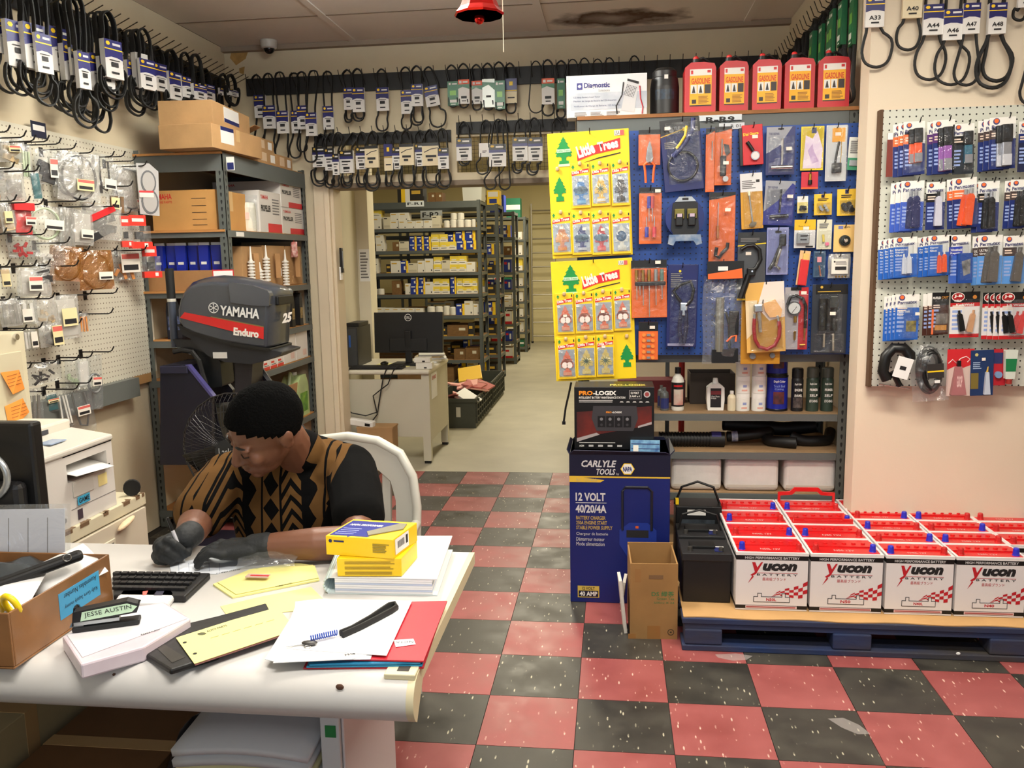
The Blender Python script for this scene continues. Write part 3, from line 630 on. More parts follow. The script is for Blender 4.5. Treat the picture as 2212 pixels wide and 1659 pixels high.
def hang(cv, k, top, sl, bot, wb, ty, where, Y=YR, ztop=2.735, cxp=None, n=1, thick=.0056, number=None, flat=2.0, tilt=0):
    if sl:
        a = at(*cv(sl[0],sl[3]),Y=Y-.03); b = at(*cv(sl[2],sl[1]),Y=Y-.03); xm = (a.x+b.x)/2; ws = (b.x-a.x)/2
    hx = at(*cv(top,650),Y=Y).x; zb = at(*cv(top,bot),Y=Y-.02).z; wbm = wb/3.95/1825*(Y-CY)*1.0
    cxw = at(*cv(cxp if cxp else (sl[0]+sl[2])/2 if sl else top, bot),Y=Y-.02).x-hx
    lab = 'black belt%s, %s %s' % (' in a %s sleeve' % SD[ty] if ty else ' without a sleeve', ordn(k), where)
    return belt(lab, (hx,Y-.03-.022*(k % 3),ztop), 0, ztop-zb, ztop-b.z if sl else 0, ztop-a.z if sl else 0, ws if sl else 0, wbm, ty, thick, cxw, (xm-hx) if sl else 0, n, number=number, group='belts on the back wall', flat=flat, tilt=tilt)
WU = 'along the upper back-wall rail from the corner'
U = [(225,(205,810,290,1010),1330,50,'n',1),(335,(290,905,385,1105),1310,55,'n',1),(445,(418,955,505,1150),1385,58,'n',1),(545,(520,945,585,1140),1350,50,'n',1),(620,(580,905,660,1110),1300,42,'n',1),
 (730,(662,970,745,1170),1390,55,'n',1),(830,(790,905,870,1108),1300,48,'n',1),(1005,(975,755,1045,945),1050,30,'n',2),(1100,(1058,760,1150,970),1045,48,'n',2),(1290,(1242,745,1340,950),1120,50,'n',1),
 (1500,(1460,775,1550,980),1110,42,'n',1),(1600,(1555,730,1645,920),1080,50,'n',2),(1690,(1670,730,1780,910),1090,68,'n',1),(1890,(1855,700,1945,910),920,38,'g',1),(1995,(1950,690,2040,900),932,36,'o',1),(2095,(2055,690,2140,890),942,38,'o',1)]
k = 0
for top, sl, bot, wb, ty, n in U:
    hang(c2, k, top, sl, bot, wb, ty, WU, n=n, tilt=-9 if k == 12 else 0, cxp=1765 if k == 12 else None); k += 1
for top, sl, bot, wb, ty, n in [(220,(175,680,275,925),945,40,'s',1),(320,(285,700,365,945),955,34,'g',1),(405,(365,670,460,885),970,40,'b',1),(630,None,970,60,None,1),(730,(680,680,785,905),1000,48,'o',1),(840,(805,670,870,930),1010,34,'g',1),(940,None,1040,50,None,1),
   (1040,None,900,52,None,1),(1150,None,880,36,None,1),(1250,None,880,50,None,1),(1460,None,900,44,None,2)]:
    hang(c3, k, top, sl, bot, wb, ty, WU, n=n, thick=.004 if ty is None else .0056); k += 1
a = at(677,300,Y=YR); b_ = at(973,300,Y=YR)
rail_y('belt_rail', 'short black belt rail above the doorway over the first wire transom', a.x, b_.x, 2.27, 2.345, YR+.02, .078)
a = at(985,300,Y=YR); b_ = at(1242,300,Y=YR)
rail_y('belt_rail', 'short black belt rail above the doorway over the second wire transom', a.x, b_.x, 2.315, 2.39, YR+.02, .078)
WL = 'along the lower rails over the doorway'
k = 0
for top, sl, bot, wb, ty, n, fl in [(750,(703,1255,808,1430),1590,68,'m',3,2),(845,(815,1270,885,1460),1605,40,'m',2,2),(915,(888,1320,935,1500),1600,30,'m',1,2),(1025,(932,1285,1040,1480),1605,45,'m',3,2),(1110,(1078,1260,1165,1450),1600,42,'m',2,2),(1210,(1165,1250,1270,1440),1635,66,'c',3,2),
   (1320,(1310,1230,1375,1460),1590,25,'b',2,2),(1410,(1385,1260,1455,1450),1600,45,'m',1,2.6),(1495,(1455,1235,1570,1420),1610,66,'c',2,2.6),(1600,(1570,1225,1640,1420),1600,44,'m',1,2.6),(1690,(1640,1220,1785,1420),1605,72,'c',2,2.6),(1800,(1780,1270,1865,1450),1620,60,'m',2,2.6),(1975,(1925,1180,2050,1375),1415,45,'m',2,2)]:
    hang(c2, k, top, sl, bot, wb, ty, WL, Y=YR-.01, ztop=2.335 if top < 1900 else 2.38, n=n, flat=fl); k += 1
for top, sl, bot, wb, ty, n, fl, cxp in [(195,(145,1225,235,1345),1490,50,'w',1,2.6,175),(305,(235,1235,375,1430),1620,48,'m',1,2.6,245),(330,None,1620,46,None,1,2.6,360),(490,(430,1175,555,1380),1480,40,'m',2,2,470),(610,(565,1180,685,1385),1500,46,'m',2,2,600),(800,None,1240,36,None,1,2,800)]:
    hang(c3, k, top, sl, bot, wb, ty, WL, Y=YR-.01, ztop=2.38, n=n, flat=fl, cxp=cxp); k += 1
# belts on the wall facing the room at the far side, above the adhesive pegboard
YRW = YW-.035
def c4(x, y): return 1660+x/3.949, y/3.949
rr = thing('belt_rail', 'black belt rail high on the wall above the adhesive pegboard', 'rail', (0,0,0)); B().box(2.4,YW-.024,2.62,4.2,YW-.006,2.72).build('strip', mat((20,19,18),.6), rr)
for x in (2.44,2.62,2.7,2.78,2.84,2.93,3.04,3.2,3.4,3.6,3.8): B().tube([(x,YW-.02,2.64),(x,YW-.09,2.66),(x,YW-.1,2.7)],.0026,5).build('hook', mat((60,56,50),.4,.8), rr)
for k, (sl, bot, wb, ty, num, cx, n, th) in enumerate([((825,0,985,235),575,112,'n','A33',918,1,.006),((1140,0,1305,160),430,88,'c','A40',1185,1,.006),((1310,0,1480,305),685,114,'n','A44',1365,1,.006),((1478,30,1640,350),730,126,'n','A46',1545,1,.006),
     ((1640,0,1785,300),735,92,'n','A47',1670,1,.006),((1850,0,2000,305),760,126,'n','A48',1890,2,.0075),((2105,0,2240,80),190,46,'n','A36',2115,1,.006),((2230,100,2330,330),905,90,'n',None,2215,1,.006)]):
    a = at(*c4(sl[0],sl[3]),Y=YRW-.01); b = at(*c4(sl[2],sl[3]),Y=YRW-.01); ws = (b.x-a.x)/2; xm = (a.x+b.x)/2; zb = at(*c4(cx,bot),Y=YRW).z
    hs = .115; cxw = at(*c4(cx,bot),Y=YRW).x
    lab = 'black V-belt in a %s sleeve%s above the adhesive pegboard' % (SD[ty], ' marked '+num if num else ' at the picture edge')
    belt(lab, (xm,YRW-.004*k,2.66), 0, 2.66-zb, 2.66-a.z-hs, 2.66-a.z, ws, wb/3.949/1825*3.62, ty, th, cxw-xm, 0, n, number=num, group='V-belts on the far-side wall', flat=1)
# green-sleeved belts on the alcove return wall
t = thing('belt_rail', 'black belt rail on the alcove return wall behind the fuel cans', 'rail', (0,0,0)); B().box(XA-.02,-1.55,2.62,XA-.004,.2,2.72).build('strip', mat((20,19,18),.6), t)
for k in range(20): y = -1.5+.083*k; B().tube([(XA-.018,y,2.64),(XA-.09,y,2.67),(XA-.11,y,2.72)],.0024,5).build('hook', mat((60,56,50),.4,.8), t)
for k in range(12):
    y = -1.42+.13*k; ty = 'g' if k < 7 else None
    belt('black belt%s, %s from the corner on the alcove return wall' % (' in a green sleeve' if ty else ' without a sleeve', ordn(k)), (XA-.05-.012*(k % 3),y,2.67), -90, [.52,.36,.44,.4,.34,.42,.36,.3,.34,.3,.32,.3][k], .06, .28-.03*(k % 2), .034, .045, ty, .005, n=1+k % 2, group='belts on the alcove return wall')
# crowded belts on the far-side counterpart: the long wall by the parts pegboard
XR = XL+.03
t = thing('belt_rail', 'long black belt rail high on the wall above the parts pegboard', 'rail', (0,0,0)); B().box(XL+.002,-3.2,2.615,XL+.018,.2,2.725).build('strip', mat((20,19,18),.6), t)
hm = B().tube([(0,0,-.03),(.01,0,-.015),(.1,0,.01),(.2,0,.055)],.0026,5).mesh('hook', mat((84,76,62),.4,.8))
for k in range(38): put('hook', hm, t, (XL+.018,-2.6+.0735*k,2.66))
def c1(x, y): return x/3.95, y/3.95
LW = [((0,170,60,450),780,50,'n'),((50,225,225,545),800,120,'n'),((215,240,345,570),830,100,'n'),((330,310,400,610),890,70,'n'),((440,270,555,590),940,110,'n'),((555,400,615,680),985,80,'n'),((620,430,670,640),900,60,'m'),((680,460,725,750),1080,110,'n'),((725,460,780,715),1040,70,'n'),((795,490,880,770),1120,60,'n'),
  ((870,510,930,775),940,60,'n'),((910,370,990,655),835,55,'n'),((1000,420,1090,690),740,40,'c'),((1095,550,1190,780),980,60,'n'),((1170,475,1220,740),900,40,'w'),((1215,530,1290,750),915,50,'n'),((1295,510,1415,755),920,60,'n'),((1420,650,1550,830),1000,60,'n'),((1560,680,1640,820),1000,50,'n'),((1660,740,1730,840),1000,40,'n'),((1730,740,1800,845),980,40,'n'),((1870,650,1950,800),930,60,'n'),((1960,690,2000,850),900,40,'m')]
for k, (sl, bot, wb, ty) in enumerate(LW):
    XX = XL+.10+.04*(k % 4)
    a = at(*c1(sl[0],sl[3]),X=XX); b = at(*c1(sl[2],sl[1]),X=XX); ws = max(.027, min(.052, abs(b.y-a.y)/2)); ym = (a.y+b.y)/2; zb = at(*c1((sl[0]+sl[2])/2,bot),X=XX).z
    z0 = min(b.z, 2.6); z1_ = max(a.z, zb+.06)
    belt('black belt in a %s sleeve, %s from the picture edge above the parts pegboard' % (SD[ty], ordn(k)), (XX,ym,2.69), 74, 2.69-zb, 2.69-z0, 2.69-z1_, ws, .05+.012*(k % 3), ty, .0055, 0, 0, 1+k % 3, group='belts on the wall above the parts pegboard', wt=.035)
for k in range(18):
    y = -2.3+.135*k; XX = XL+.045+.015*(k % 2)
    belt('unsleeved black belt against the wall above the parts pegboard, %s from the picture edge' % ordn(k), (XX,y,2.69), 90, random.uniform(.24,.42), 0, 0, 0, random.uniform(.03,.05), None, .005, random.uniform(-.02,.02), 0, 2, group='belts on the wall above the parts pegboard', wt=.04)
# ================================================================ parts pegboard on the long wall
def pegmat(name, rgb, hole, ax, off=(0,0), pitch=.0254, rad=.13):
    m = bpy.data.materials.new(name); m.use_nodes = True; nt = m.node_tree; b = nt.nodes['Principled BSDF']; b.inputs['Roughness'].default_value = .5
    tc = nt.nodes.new('ShaderNodeTexCoord'); sp = nt.nodes.new('ShaderNodeSeparateXYZ'); nt.links.new(tc.outputs['Object'], sp.inputs[0])
    fr = []
    for k, a in enumerate(ax):
        d = nt.nodes.new('ShaderNodeMath'); d.operation = 'MULTIPLY_ADD'; d.inputs[1].default_value = 1/pitch; d.inputs[2].default_value = off[k]+200
        nt.links.new(sp.outputs[a], d.inputs[0]); f = nt.nodes.new('ShaderNodeMath'); f.operation = 'FRACT'; nt.links.new(d.outputs[0], f.inputs[0])
        s = nt.nodes.new('ShaderNodeMath'); s.operation = 'SUBTRACT'; s.inputs[1].default_value = .5; nt.links.new(f.outputs[0], s.inputs[0]); fr.append(s)
    c = nt.nodes.new('ShaderNodeCombineXYZ'); nt.links.new(fr[0].outputs[0], c.inputs[0]); nt.links.new(fr[1].outputs[0], c.inputs[1])
    l = nt.nodes.new('ShaderNodeVectorMath'); l.operation = 'LENGTH'; nt.links.new(c.outputs[0], l.inputs[0])
    lt = nt.nodes.new('ShaderNodeMath'); lt.operation = 'LESS_THAN'; lt.inputs[1].default_value = rad; nt.links.new(l.outputs['Value'], lt.inputs[0])
    n = nt.nodes.new('ShaderNodeTexNoise'); n.inputs['Scale'].default_value = 3; nt.links.new(tc.outputs['Object'], n.inputs['Vector'])
    r = nt.nodes.new('ShaderNodeValToRGB'); nt.links.new(n.outputs[0], r.inputs[0]); q = srgb(rgb)
    r.color_ramp.elements[0].color = tuple(x*.93 for x in q[:3])+(1,); r.color_ramp.elements[1].color = q
    mx = nt.nodes.new('ShaderNodeMixRGB'); nt.links.new(lt.outputs[0], mx.inputs[0]); nt.links.new(r.outputs[0], mx.inputs[1]); mx.inputs[2].default_value = srgb(hole)
    nt.links.new(mx.outputs[0], b.inputs['Base Color']); return m
XP = XL+.03
pl = thing('pegboard', 'pale pegboard hung with bagged engine parts on the long wall', 'pegboard', (0,0,0))
B().box(XL+.012,-3.4,.90,XP,-.955,2.115).build('panel', pegmat('pale_pegboard',(222,217,198),(104,92,70),(1,2),rad=.13), pl)
B().box(XL+.002,-3.4,.92,XL+.012,-.98,.95).build('lower_batten', CARD2, pl); B().box(XL+.002,-3.4,2.06,XL+.012,-.98,2.09).build('upper_batten', CARD2, pl)
def c5(x, y): return x/4.608, 240+y/4.608
def c6(x, y): return x/4.608, 560+y/4.608
HK = B().tube([(0,0,0),(.15,0,0),(.165,0,.006),(.178,0,.026)],.0032,6).box(-.002,-.012,-.03,.004,.012,.012).mesh('hook', mat((30,28,28),.45,.3))
for cv, P in ((c5, [(85,155),(245,210),(340,250),(475,255),(595,280),(745,330),(920,370),(1125,410),(1235,410),(1340,455),(1450,505),(130,520),(265,545),(375,550),(1310,705),(150,845),(285,860),(420,880),(790,850),(930,905),(1150,905),(1295,985),(50,1175),(310,1165),(450,1180),(680,1265),(880,1350),(1160,1350),(1450,1345),(85,1495),(220,1500),(350,1495),(485,1490),(770,1495)]),
              (c6, [(100,355),(390,345),(530,345),(905,310),(1160,297),(1115,500),(800,600),(410,640),(250,665),(1120,880),(910,935),(770,965),(560,985),(300,1045),(770,1250),(450,1270),(900,1190)])):
    for x, y in P:
        q = at(*cv(x,y), X=XP+.17)
        if q.y < -1.0: put('hook', HK, pl, (XP, q.y, q.z-.02))
B().box(XL+.002,-2.1,.80,XL+.075,-1.22,.90).build('cable_duct', mat((104,108,104),.5), pl)
B().box(XL+.002,-1.22,.85,XL+.03,-.97,.90).build('wood_cleat', mat((170,130,80),.7), pl)
q = at(83,283,X=XP); sg = B().box(XP,q.y-.05,q.z-.03,XP+.003,q.y+.05,q.z+.04).build('section_sign', mat((24,32,54),.4), pl); B().box(XP+.003,q.y-.04,q.z-.0,XP+.0035,q.y+.04,q.z+.025).build('sign_panel', WHITE, sg)
def pillow(b, w, h, d, seed, mi=0):
    rn = random.Random(seed)
    ph = [rn.uniform(0,6) for _ in range(4)]
    for s in (-1,1):
        def fn(u, v):
            e = (1-(2*u-1)**4)*(1-(2*v-1)**4)
            wr = .18*math.sin(9*u+5*v+ph[0])+.14*math.sin(14*v-6*u+ph[1])+.1*math.sin(21*u+ph[2])
            top = 1 if v < .8 else 1-.8*(v-.8)/.2
            return ((u-.5)*w*(1+.03*math.sin(8*v+ph[3])), s*d*e*(.7+wr)*top, -h+v*h)
        b.sheet(fn, 9, 10, mi)
    return b
def ringmesh(b, cx, cz, rx, rz, t, y=0, mi=0):
    b.tube([(cx+rx*math.cos(a),y,cz+rz*math.sin(a)) for a in (2*math.pi*k/22 for k in range(22))], t, 6, True, mi=mi)
PB = {'t':mat((214,186,140),.7),'g':mat((150,148,142),.4,.5),'k':mat((30,30,32),.5),'r':RED,'e':mat((24,92,96),.5),'n':mat((120,82,40),.55),'s':mat((130,132,132),.4,.6),'w':mat((232,228,220),.6),'o':mat((220,140,60),.6),'p':mat((190,205,170),.5)}
PBN = {'t':'tan','g':'grey','k':'black','r':'red','e':'teal','n':'brown','s':'steel','w':'white','o':'orange','p':'pale green'}
BAGS = [ # crop, rect, film, contents, label rect (fraction), words
 (c5,(0,260,200,480),FROST,'box:t',(.3,.35,.75,.6),'cloudy bag of tan parts under the first hooks'),(c5,(0,560,185,860),FROST,'box:g',None,'cloudy bag of brownish metal parts'),
 (c5,(200,330,295,640),CLEAR,'strip:p',None,'narrow pale green packet'),(c5,(290,590,380,860),CLEAR,'card:e',None,'narrow teal-backed packet'),
 (c5,(360,380,525,690),CLEAR,'box:k',(.6,.25,.95,.8),'clear bag with yellow label and black part'),(c5,(560,430,800,820),CLEAR,'ring:k',None,'clear bag with black ring behind the big gasket bag'),
 (c5,(610,410,940,840),FROST,'ring:k',(.4,.55,.8,.78),'big clear bag holding a round black gasket ring'),(c5,(940,430,1115,800),CLEAR,'hose:k',(.4,.58,1.0,.82),'clear bag with a bent black hose and white label'),
 (c5,(1120,530,1390,940),FROST,'ring:s',(.6,.75,.9,.95),'cloudy bag with a dark coiled tube'),(c5,(0,910,130,1170),FROST,'box:t',(.1,.3,.6,.7),'bag of tan packets at the picture edge'),
 (c5,(130,915,305,1220),CLEAR,'card:r',(.5,.4,.95,.65),'bag with a bright red header and grey part'),(c5,(300,940,590,1250),CLEAR,'ring:p',(.4,.4,.95,.7),'clear bag with pale green ring and tan tag'),
 (c5,(600,960,730,1340),FROST,'strip:g',None,'long cloudy empty-looking bag'),(c5,(715,985,915,1300),FROST,'card:w',(.3,.55,.85,.8),'milky white bag with two labels'),
 (c5,(840,930,1175,1240),FROST,'box:k',None,'bulky bag of black and white parts with a red strap'),(c5,(1060,800,1255,1000),CLEAR,'strip:n',(.1,.3,.5,.8),'clear bag of brown sticks with white label'),
 (c5,(90,1200,330,1430),CLEAR,'bits:r',None,'clear bag of red plastic bits'),(c5,(320,1290,605,1510),CLEAR,'bits:w',None,'clear bag of small pale fittings'),
 (c5,(540,1345,790,1660),AMBER,'ring:n',None,'amber oiled bag holding a bearing'),(c5,(790,1385,1085,1740),AMBER,'ring:n',(.5,.55,.9,.75),'larger amber bag holding a brown ring'),
 (c5,(1090,1385,1420,1650),CLEAR,'bits:o',(.3,.1,.75,.75),'clear bag with a blue-edged white label'),
 (c6,(0,80,85,275),CLEAR,'card:t',(.1,.3,.8,.9),'tan card packet at the picture edge below the red bits'),(c6,(200,85,450,345),FROST,'card:w',(.3,.3,.7,.8),'milky bag turned askew with pink print'),
 (c6,(345,40,525,225),CLEAR,'box:k',None,'clear bag with a shiny black part'),(c6,(0,390,160,650),FROST,'strip:g',None,'cloudy bag of grey strips at the picture edge'),(c6,(140,390,330,630),CLEAR,'strip:w',(.3,.4,.7,.9),'clear bag of pale strips'),
 (c6,(330,380,525,625),FROST,'bits:t',None,'cloudy bag of tan gaskets'),(c6,(540,355,745,760),FROST,'card:w',(.2,.3,.8,.7),'white diamond-tilted packet'),
 (c6,(790,530,865,720),CLEAR,'strip:o',None,'little orange tube packet by a bare hook'),(c6,(215,680,335,890),CLEAR,'strip:w',(.5,.2,.95,.9),'narrow clear packet beside the locker top'),
 (c6,(395,640,575,855),FROST,'box:k',(.5,.1,.95,.95),'clear packet with black part and tall white label'),(c6,(280,1030,560,1225),CLEAR,'bits:k',None,'clear bag of dark small parts on a low hook'),
 (c6,(655,985,780,1260),CLEAR,'bits:p',None,'clear bag of greenish bits on a low hook'),(c6,(765,990,875,1260),CLEAR,'card:w',None,'white strip packet on a low hook'),
 (c6,(865,950,1000,1460),CLEAR,'ring:s',(.25,.4,.8,.56),'long clear bag with a looped seal and label'),(c6,(265,1280,410,1640),CLEAR,'strip:g',None,'long clear bag beside the orange notes'),
 (c6,(450,1330,560,1510),CLEAR,'card:e',(.1,.3,.9,.5),'small dark green carded part on the lowest hooks'),(c6,(560,1280,645,1660),CLEAR,'strip:w',None,'narrow bag holding a white nozzle'),
 (c6,(655,1265,885,1720),CLEAR,'hose:s',(.25,.4,.75,.6),'longest clear bag with thin wires and red-topped label')]
rb = random.Random(3)
for k, (cv, r, film, cont, lab, words) in enumerate(BAGS):
    XX = XP+.05+.025*(k % 4)
    c = at(*cv((r[0]+r[2])/2, r[1]), X=XX); dist = (c.y-CY)*1.16
    w_ = (r[2]-r[0])/4.608*dist/1825/.86; h_ = (r[3]-r[1])/4.608*dist/1825
    t = thing('parts_bag', words+' on the parts pegboard', 'bag', c, (0,rb.uniform(-5,5),rb.uniform(52,74)), 'bagged parts on the pegboard')
    d_ = min(.018, w_*.18)
    pillow(B(), w_, h_, d_, k).build('film', film, t, smooth=80)
    kind, cm = cont.split(':'); m = PB[cm]; q = B()
    if kind == 'ring':
        ringmesh(q, 0, -h_*.52, w_*.4, min(h_*.44,w_*.55), .006)
    elif kind == 'box':
        for j in range(3): q.X = Matrix.Translation((rb.uniform(-.1,.1)*w_, 0, -h_*(.45+.2*j)))@Matrix.Rotation(rb.uniform(-.6,.6),4,'Y'); q.box(-w_*.28,-d_*.4,-h_*.1,w_*.28,d_*.4,h_*.1)
    elif kind == 'strip':
        for j in range(3): x = w_*(-.25+.25*j); q.X = Matrix.Rotation(rb.uniform(-.06,.06),4,'Y'); q.box(x-w_*.07,-.004,-h_*.92,x+w_*.07,.004,-h_*.2)
    elif kind == 'card': q.box(-w_*.36,-.002,-h_*.92,w_*.36,.002,-h_*.1)
    elif kind == 'hose': q.tube([(-w_*.25,0,-h_*.1),(-w_*.2,0,-h_*.5),(-w_*.1,0,-h_*.8),(w_*.15,0,-h_*.85),(w_*.28,0,-h_*.6),(w_*.22,0,-h_*.15)],.005,6)
    else:
        for j in range(9): q.X = Matrix.Translation((rb.uniform(-.3,.3)*w_,0,-h_*rb.uniform(.5,.9)))@Matrix.Rotation(rb.uniform(0,3),4,'Y'); q.box(-w_*.09,-.004,-h_*.05,w_*.09,.004,h_*.05)
    q.X = Matrix(); q.build('contents', m, t, smooth=50)
    if lab:
        x0, x1, z0_, z1_ = (lab[0]-.5)*w_, (lab[2]-.5)*w_, -h_*lab[3], -h_*lab[1]
        l = B().box(x0,-d_-.004,z0_,x1,-d_-.0025,z1_).build('label', mat((240,234,222),.6) if k % 3 else mat((236,222,170),.6), t)
        p = B(); rect(p, x0+.1*(x1-x0), z0_+.12*(z1_-z0_), x0+.9*(x1-x0), z0_+.4*(z1_-z0_), -d_-.0045); p.build('barcode', INK, l)
        if k % 2 == 0: p = B(); rect(p, x0+.05*(x1-x0), z1_-.3*(z1_-z0_), x1, z1_-.05*(z1_-z0_), -d_-.0045); p.build('print_band', mat((214,100,90),.6), l)
    if k == 10: B().box(-w_*.45,-d_-.002,-h_*.22,w_*.45,d_,0).build('header', RED, t)
    if k == 14: B().box(-w_*.6,-d_-.006,-h_*.3,w_*.2,-d_-.003,-h_*.12).build('strap', RED, t, rot=(0,-28,0))
# flat head-gasket pack facing the room
c = at(*c5(1465,560),X=XP+.16)
t = thing('gasket_pack', 'grey two-hole head gasket in clear wrap at the end of the parts pegboard', 'gasket', c, (0,0,38), 'bagged parts on the pegboard')
b = B(); H, W_ = .24, .105
b.prism([(-W_*.5,-H),(W_*.4,-H-.01),(W_*.5,-.02),(W_*.1,.02),(-W_*.5,.02)],-.004,.012); b.build('wrap', mat((186,184,182),.3), t, bevel=.004)
for z, rx, rz in ((-.075,.03,.05),(-.175,.034,.055)):
    q = B(); q.prism(circ(0,z,rx*1.25,rz*1.2,18),-.007,-.0045); q.build('gasket_rim', mat((96,96,98),.5), t); q = B(); q.prism(circ(0,z,rx,rz,18),-.009,-.0072); q.build('bore', mat((176,172,168),.4), t)
q = B().box(-.05,-.0115,-.155,.02,-.0095,-.12).build('label', mat((240,232,226),.6), t); B().box(-.05,-.0125,-.13,.02,-.0116,-.12).build('red_line', RED, q)
# red blister boxes
for k, (x0,y0,x1,y1) in enumerate(((1280,1035,1470,1330),(1415,1345,1570,1625),(1195,1045,1290,1320))):
    c = at(*c5((x0+x1)/2,y0),X=XP+.14); s = (c.y-CY)*1.16/1825/4.608; w_, h_ = (x1-x0)*s/.9, (y1-y0)*s
    t = thing('blister_box', ['red clear-fronted blister box at the pegboard end, upper one','red clear-fronted blister box hanging lowest at the pegboard end','red clear-fronted blister box behind the upper one at the pegboard end'][k], 'box', c, (0,0,55-6*k), 'red blister boxes on the parts pegboard')
    REDB = mat((222,50,34),.4)
    B().box(-w_*.42,-.004,-h_*.32,w_*.3,.004,0).build('header', REDB, t); B().box(-w_*.45,-.02,-h*0-h_,w_*.45,.02,-h_*.8).build('base', REDB, t)
    B().box(-w_*.42,-.018,-h_*.8,w_*.42,.016,-h_*.32).build('clear_case', CLEAR, t); B().box(-w_*.2,-.01,-h_*.72,w_*.12,.008,-h_*.5).build('part_inside', BLACK, t)
    B().box(w_*.1,-.021,-h_*.95,w_*.26,-.0202,-h_*.84).build('price_sticker', WHITE, t); B().box(-w_*.3,-.0046,-h_*.2,w_*.2,-.0041,-h_*.1).build('print_band', WHITE, t)
# ================================================================ steel rack in the corner and its goods
SX0, SX1, SY0, SY1 = XL+.012, -.735, -1.02, .2
SL = [2.09,1.68,1.352,1.077,.853,.459,.1]
sr = thing('corner_rack', 'grey slotted-steel rack in the corner behind the outboard motor', 'shelf', (0,0,0))
for x, sx in ((SX0,1),(SX1,-1)):
    for y, sy in ((SY0,1),(SY1,-1)): post(sr, x, y, 2.11, sx, sy, True, .045)
for k, z in enumerate(SL):
    lip = .1 if k == 0 else .04
    s = B().box(SX0,SY0-.002,z-lip,SX1-.01,SY0+.008,z-.004).box(SX1-.008,SY0,z-lip,SX1+.002,SY1,z-.004).box(SX0,SY1-.008,z-lip,SX1-.01,SY1+.002,z-.004)
    s.build('beam', SHELFGREY, sr); B().box(SX0,SY0+(-.012 if k < 3 else .008),z-.012,SX1-(0 if k == 0 else .012),SY1-.008,z).build('shelf_board', mat((182,128,70),.75,var=.12,sc=5), sr)
q = at(489,340,Y=SY0-.01); B().box(q.x-.004,SY0-.006,1.99,q.x+.04,SY0-.004,2.06).build('shelf_tag', WHITE, sr); B().box(q.x,SY0-.007,1.993,q.x+.036,SY0-.0062,2.03).build('tag_print', NAVY, sr)
B().box(SX1+.0025,-.92,1.645,SX1+.0035,-.82,1.67).build('shelf_tag', WHITE, sr)
def carton(label, x0, y0, z0, x1, y1, z1, m=CARD, rot=0, name='carton', grp=None, open_=False, tape=True):
    cx, cy = (x0+x1)/2, (y0+y1)/2; w_, d_, h_ = (x1-x0)/2, (y1-y0)/2, z1-z0
    t = thing(name, label, 'box', (cx,cy,z0), (0,0,rot), grp)
    b = B()
    if open_: b.box(-w_,-d_,0,w_,d_,.005).box(-w_,-d_,.005,w_,-d_+.005,h_).box(-w_,d_-.005,.005,w_,d_,h_).box(-w_,-d_+.005,.005,-w_+.005,d_-.005,h_).box(w_-.005,-d_+.005,.005,w_,d_-.005,h_)
    else: b.box(-w_,-d_,0,w_,d_,h_)
    b.build('body', m, t, bevel=.002)
    if tape and not open_: B().box(-w_-.0005,-.02,h_*.5,w_+.0005,.02,h_+.0008).build('tape', mat((196,160,110),.3), t)
    return t, w_, d_, h_
GT = 'cartons on top of the corner rack'
t, w_, d_, h_ = carton('brown flat carton with white label, lower of two on the corner rack top', -1.0,-1.16,2.093,-.70,-.6,2.215, rot=-3, grp=GT)
l = B().box(w_,-.19,.035,w_+.001,-.05,.12).build('label', PAPER, t); B().box(w_+.001,-.19,.1,w_+.0015,-.05,.12).build('blue_band', NAVY, l)
t, w_, d_, h_ = carton('brown flat carton with white label, upper of two on the corner rack top', -1.05,-1.1,2.217,-.76,-.55,2.345, rot=4, grp=GT)
l = B().box(w_,-.12,.04,w_+.001,.1,.12).build('label', PAPER, t); B().box(w_+.001,-.12,.04,w_+.0015,.1,.06).build('blue_band', NAVY, l)
B().prism([(-.0,-.0),(.13,.06),(.13,.064),(0,.004)],d_,d_+.1).build('loose_flap', CARD, t, (w_-.1,0,.02))
for k, (x0,y0,z0,x1,y1,z1) in enumerate(((-.95,-.5,2.093,-.76,-.2,2.17),(-.95,-.48,2.171,-.77,-.22,2.245),(-.95,-.17,2.093,-.77,.08,2.175))):
    t, w_, d_, h_ = carton('small brown carton with pale sticker on the corner rack top, %s' % ['lower of the pair','upper of the pair','nearest the back wall'][k], x0,y0,z0,x1,y1,z1, grp=GT, tape=False)
    B().box(w_,-d_*.7,h_*.2,w_+.001,-d_*.1,h_*.85).build('sticker', mat((214,190,160),.7), t); B().box(w_,d_*.3,h_*.2,w_+.001,d_*.75,h_*.8).build('label', PAPER, t)
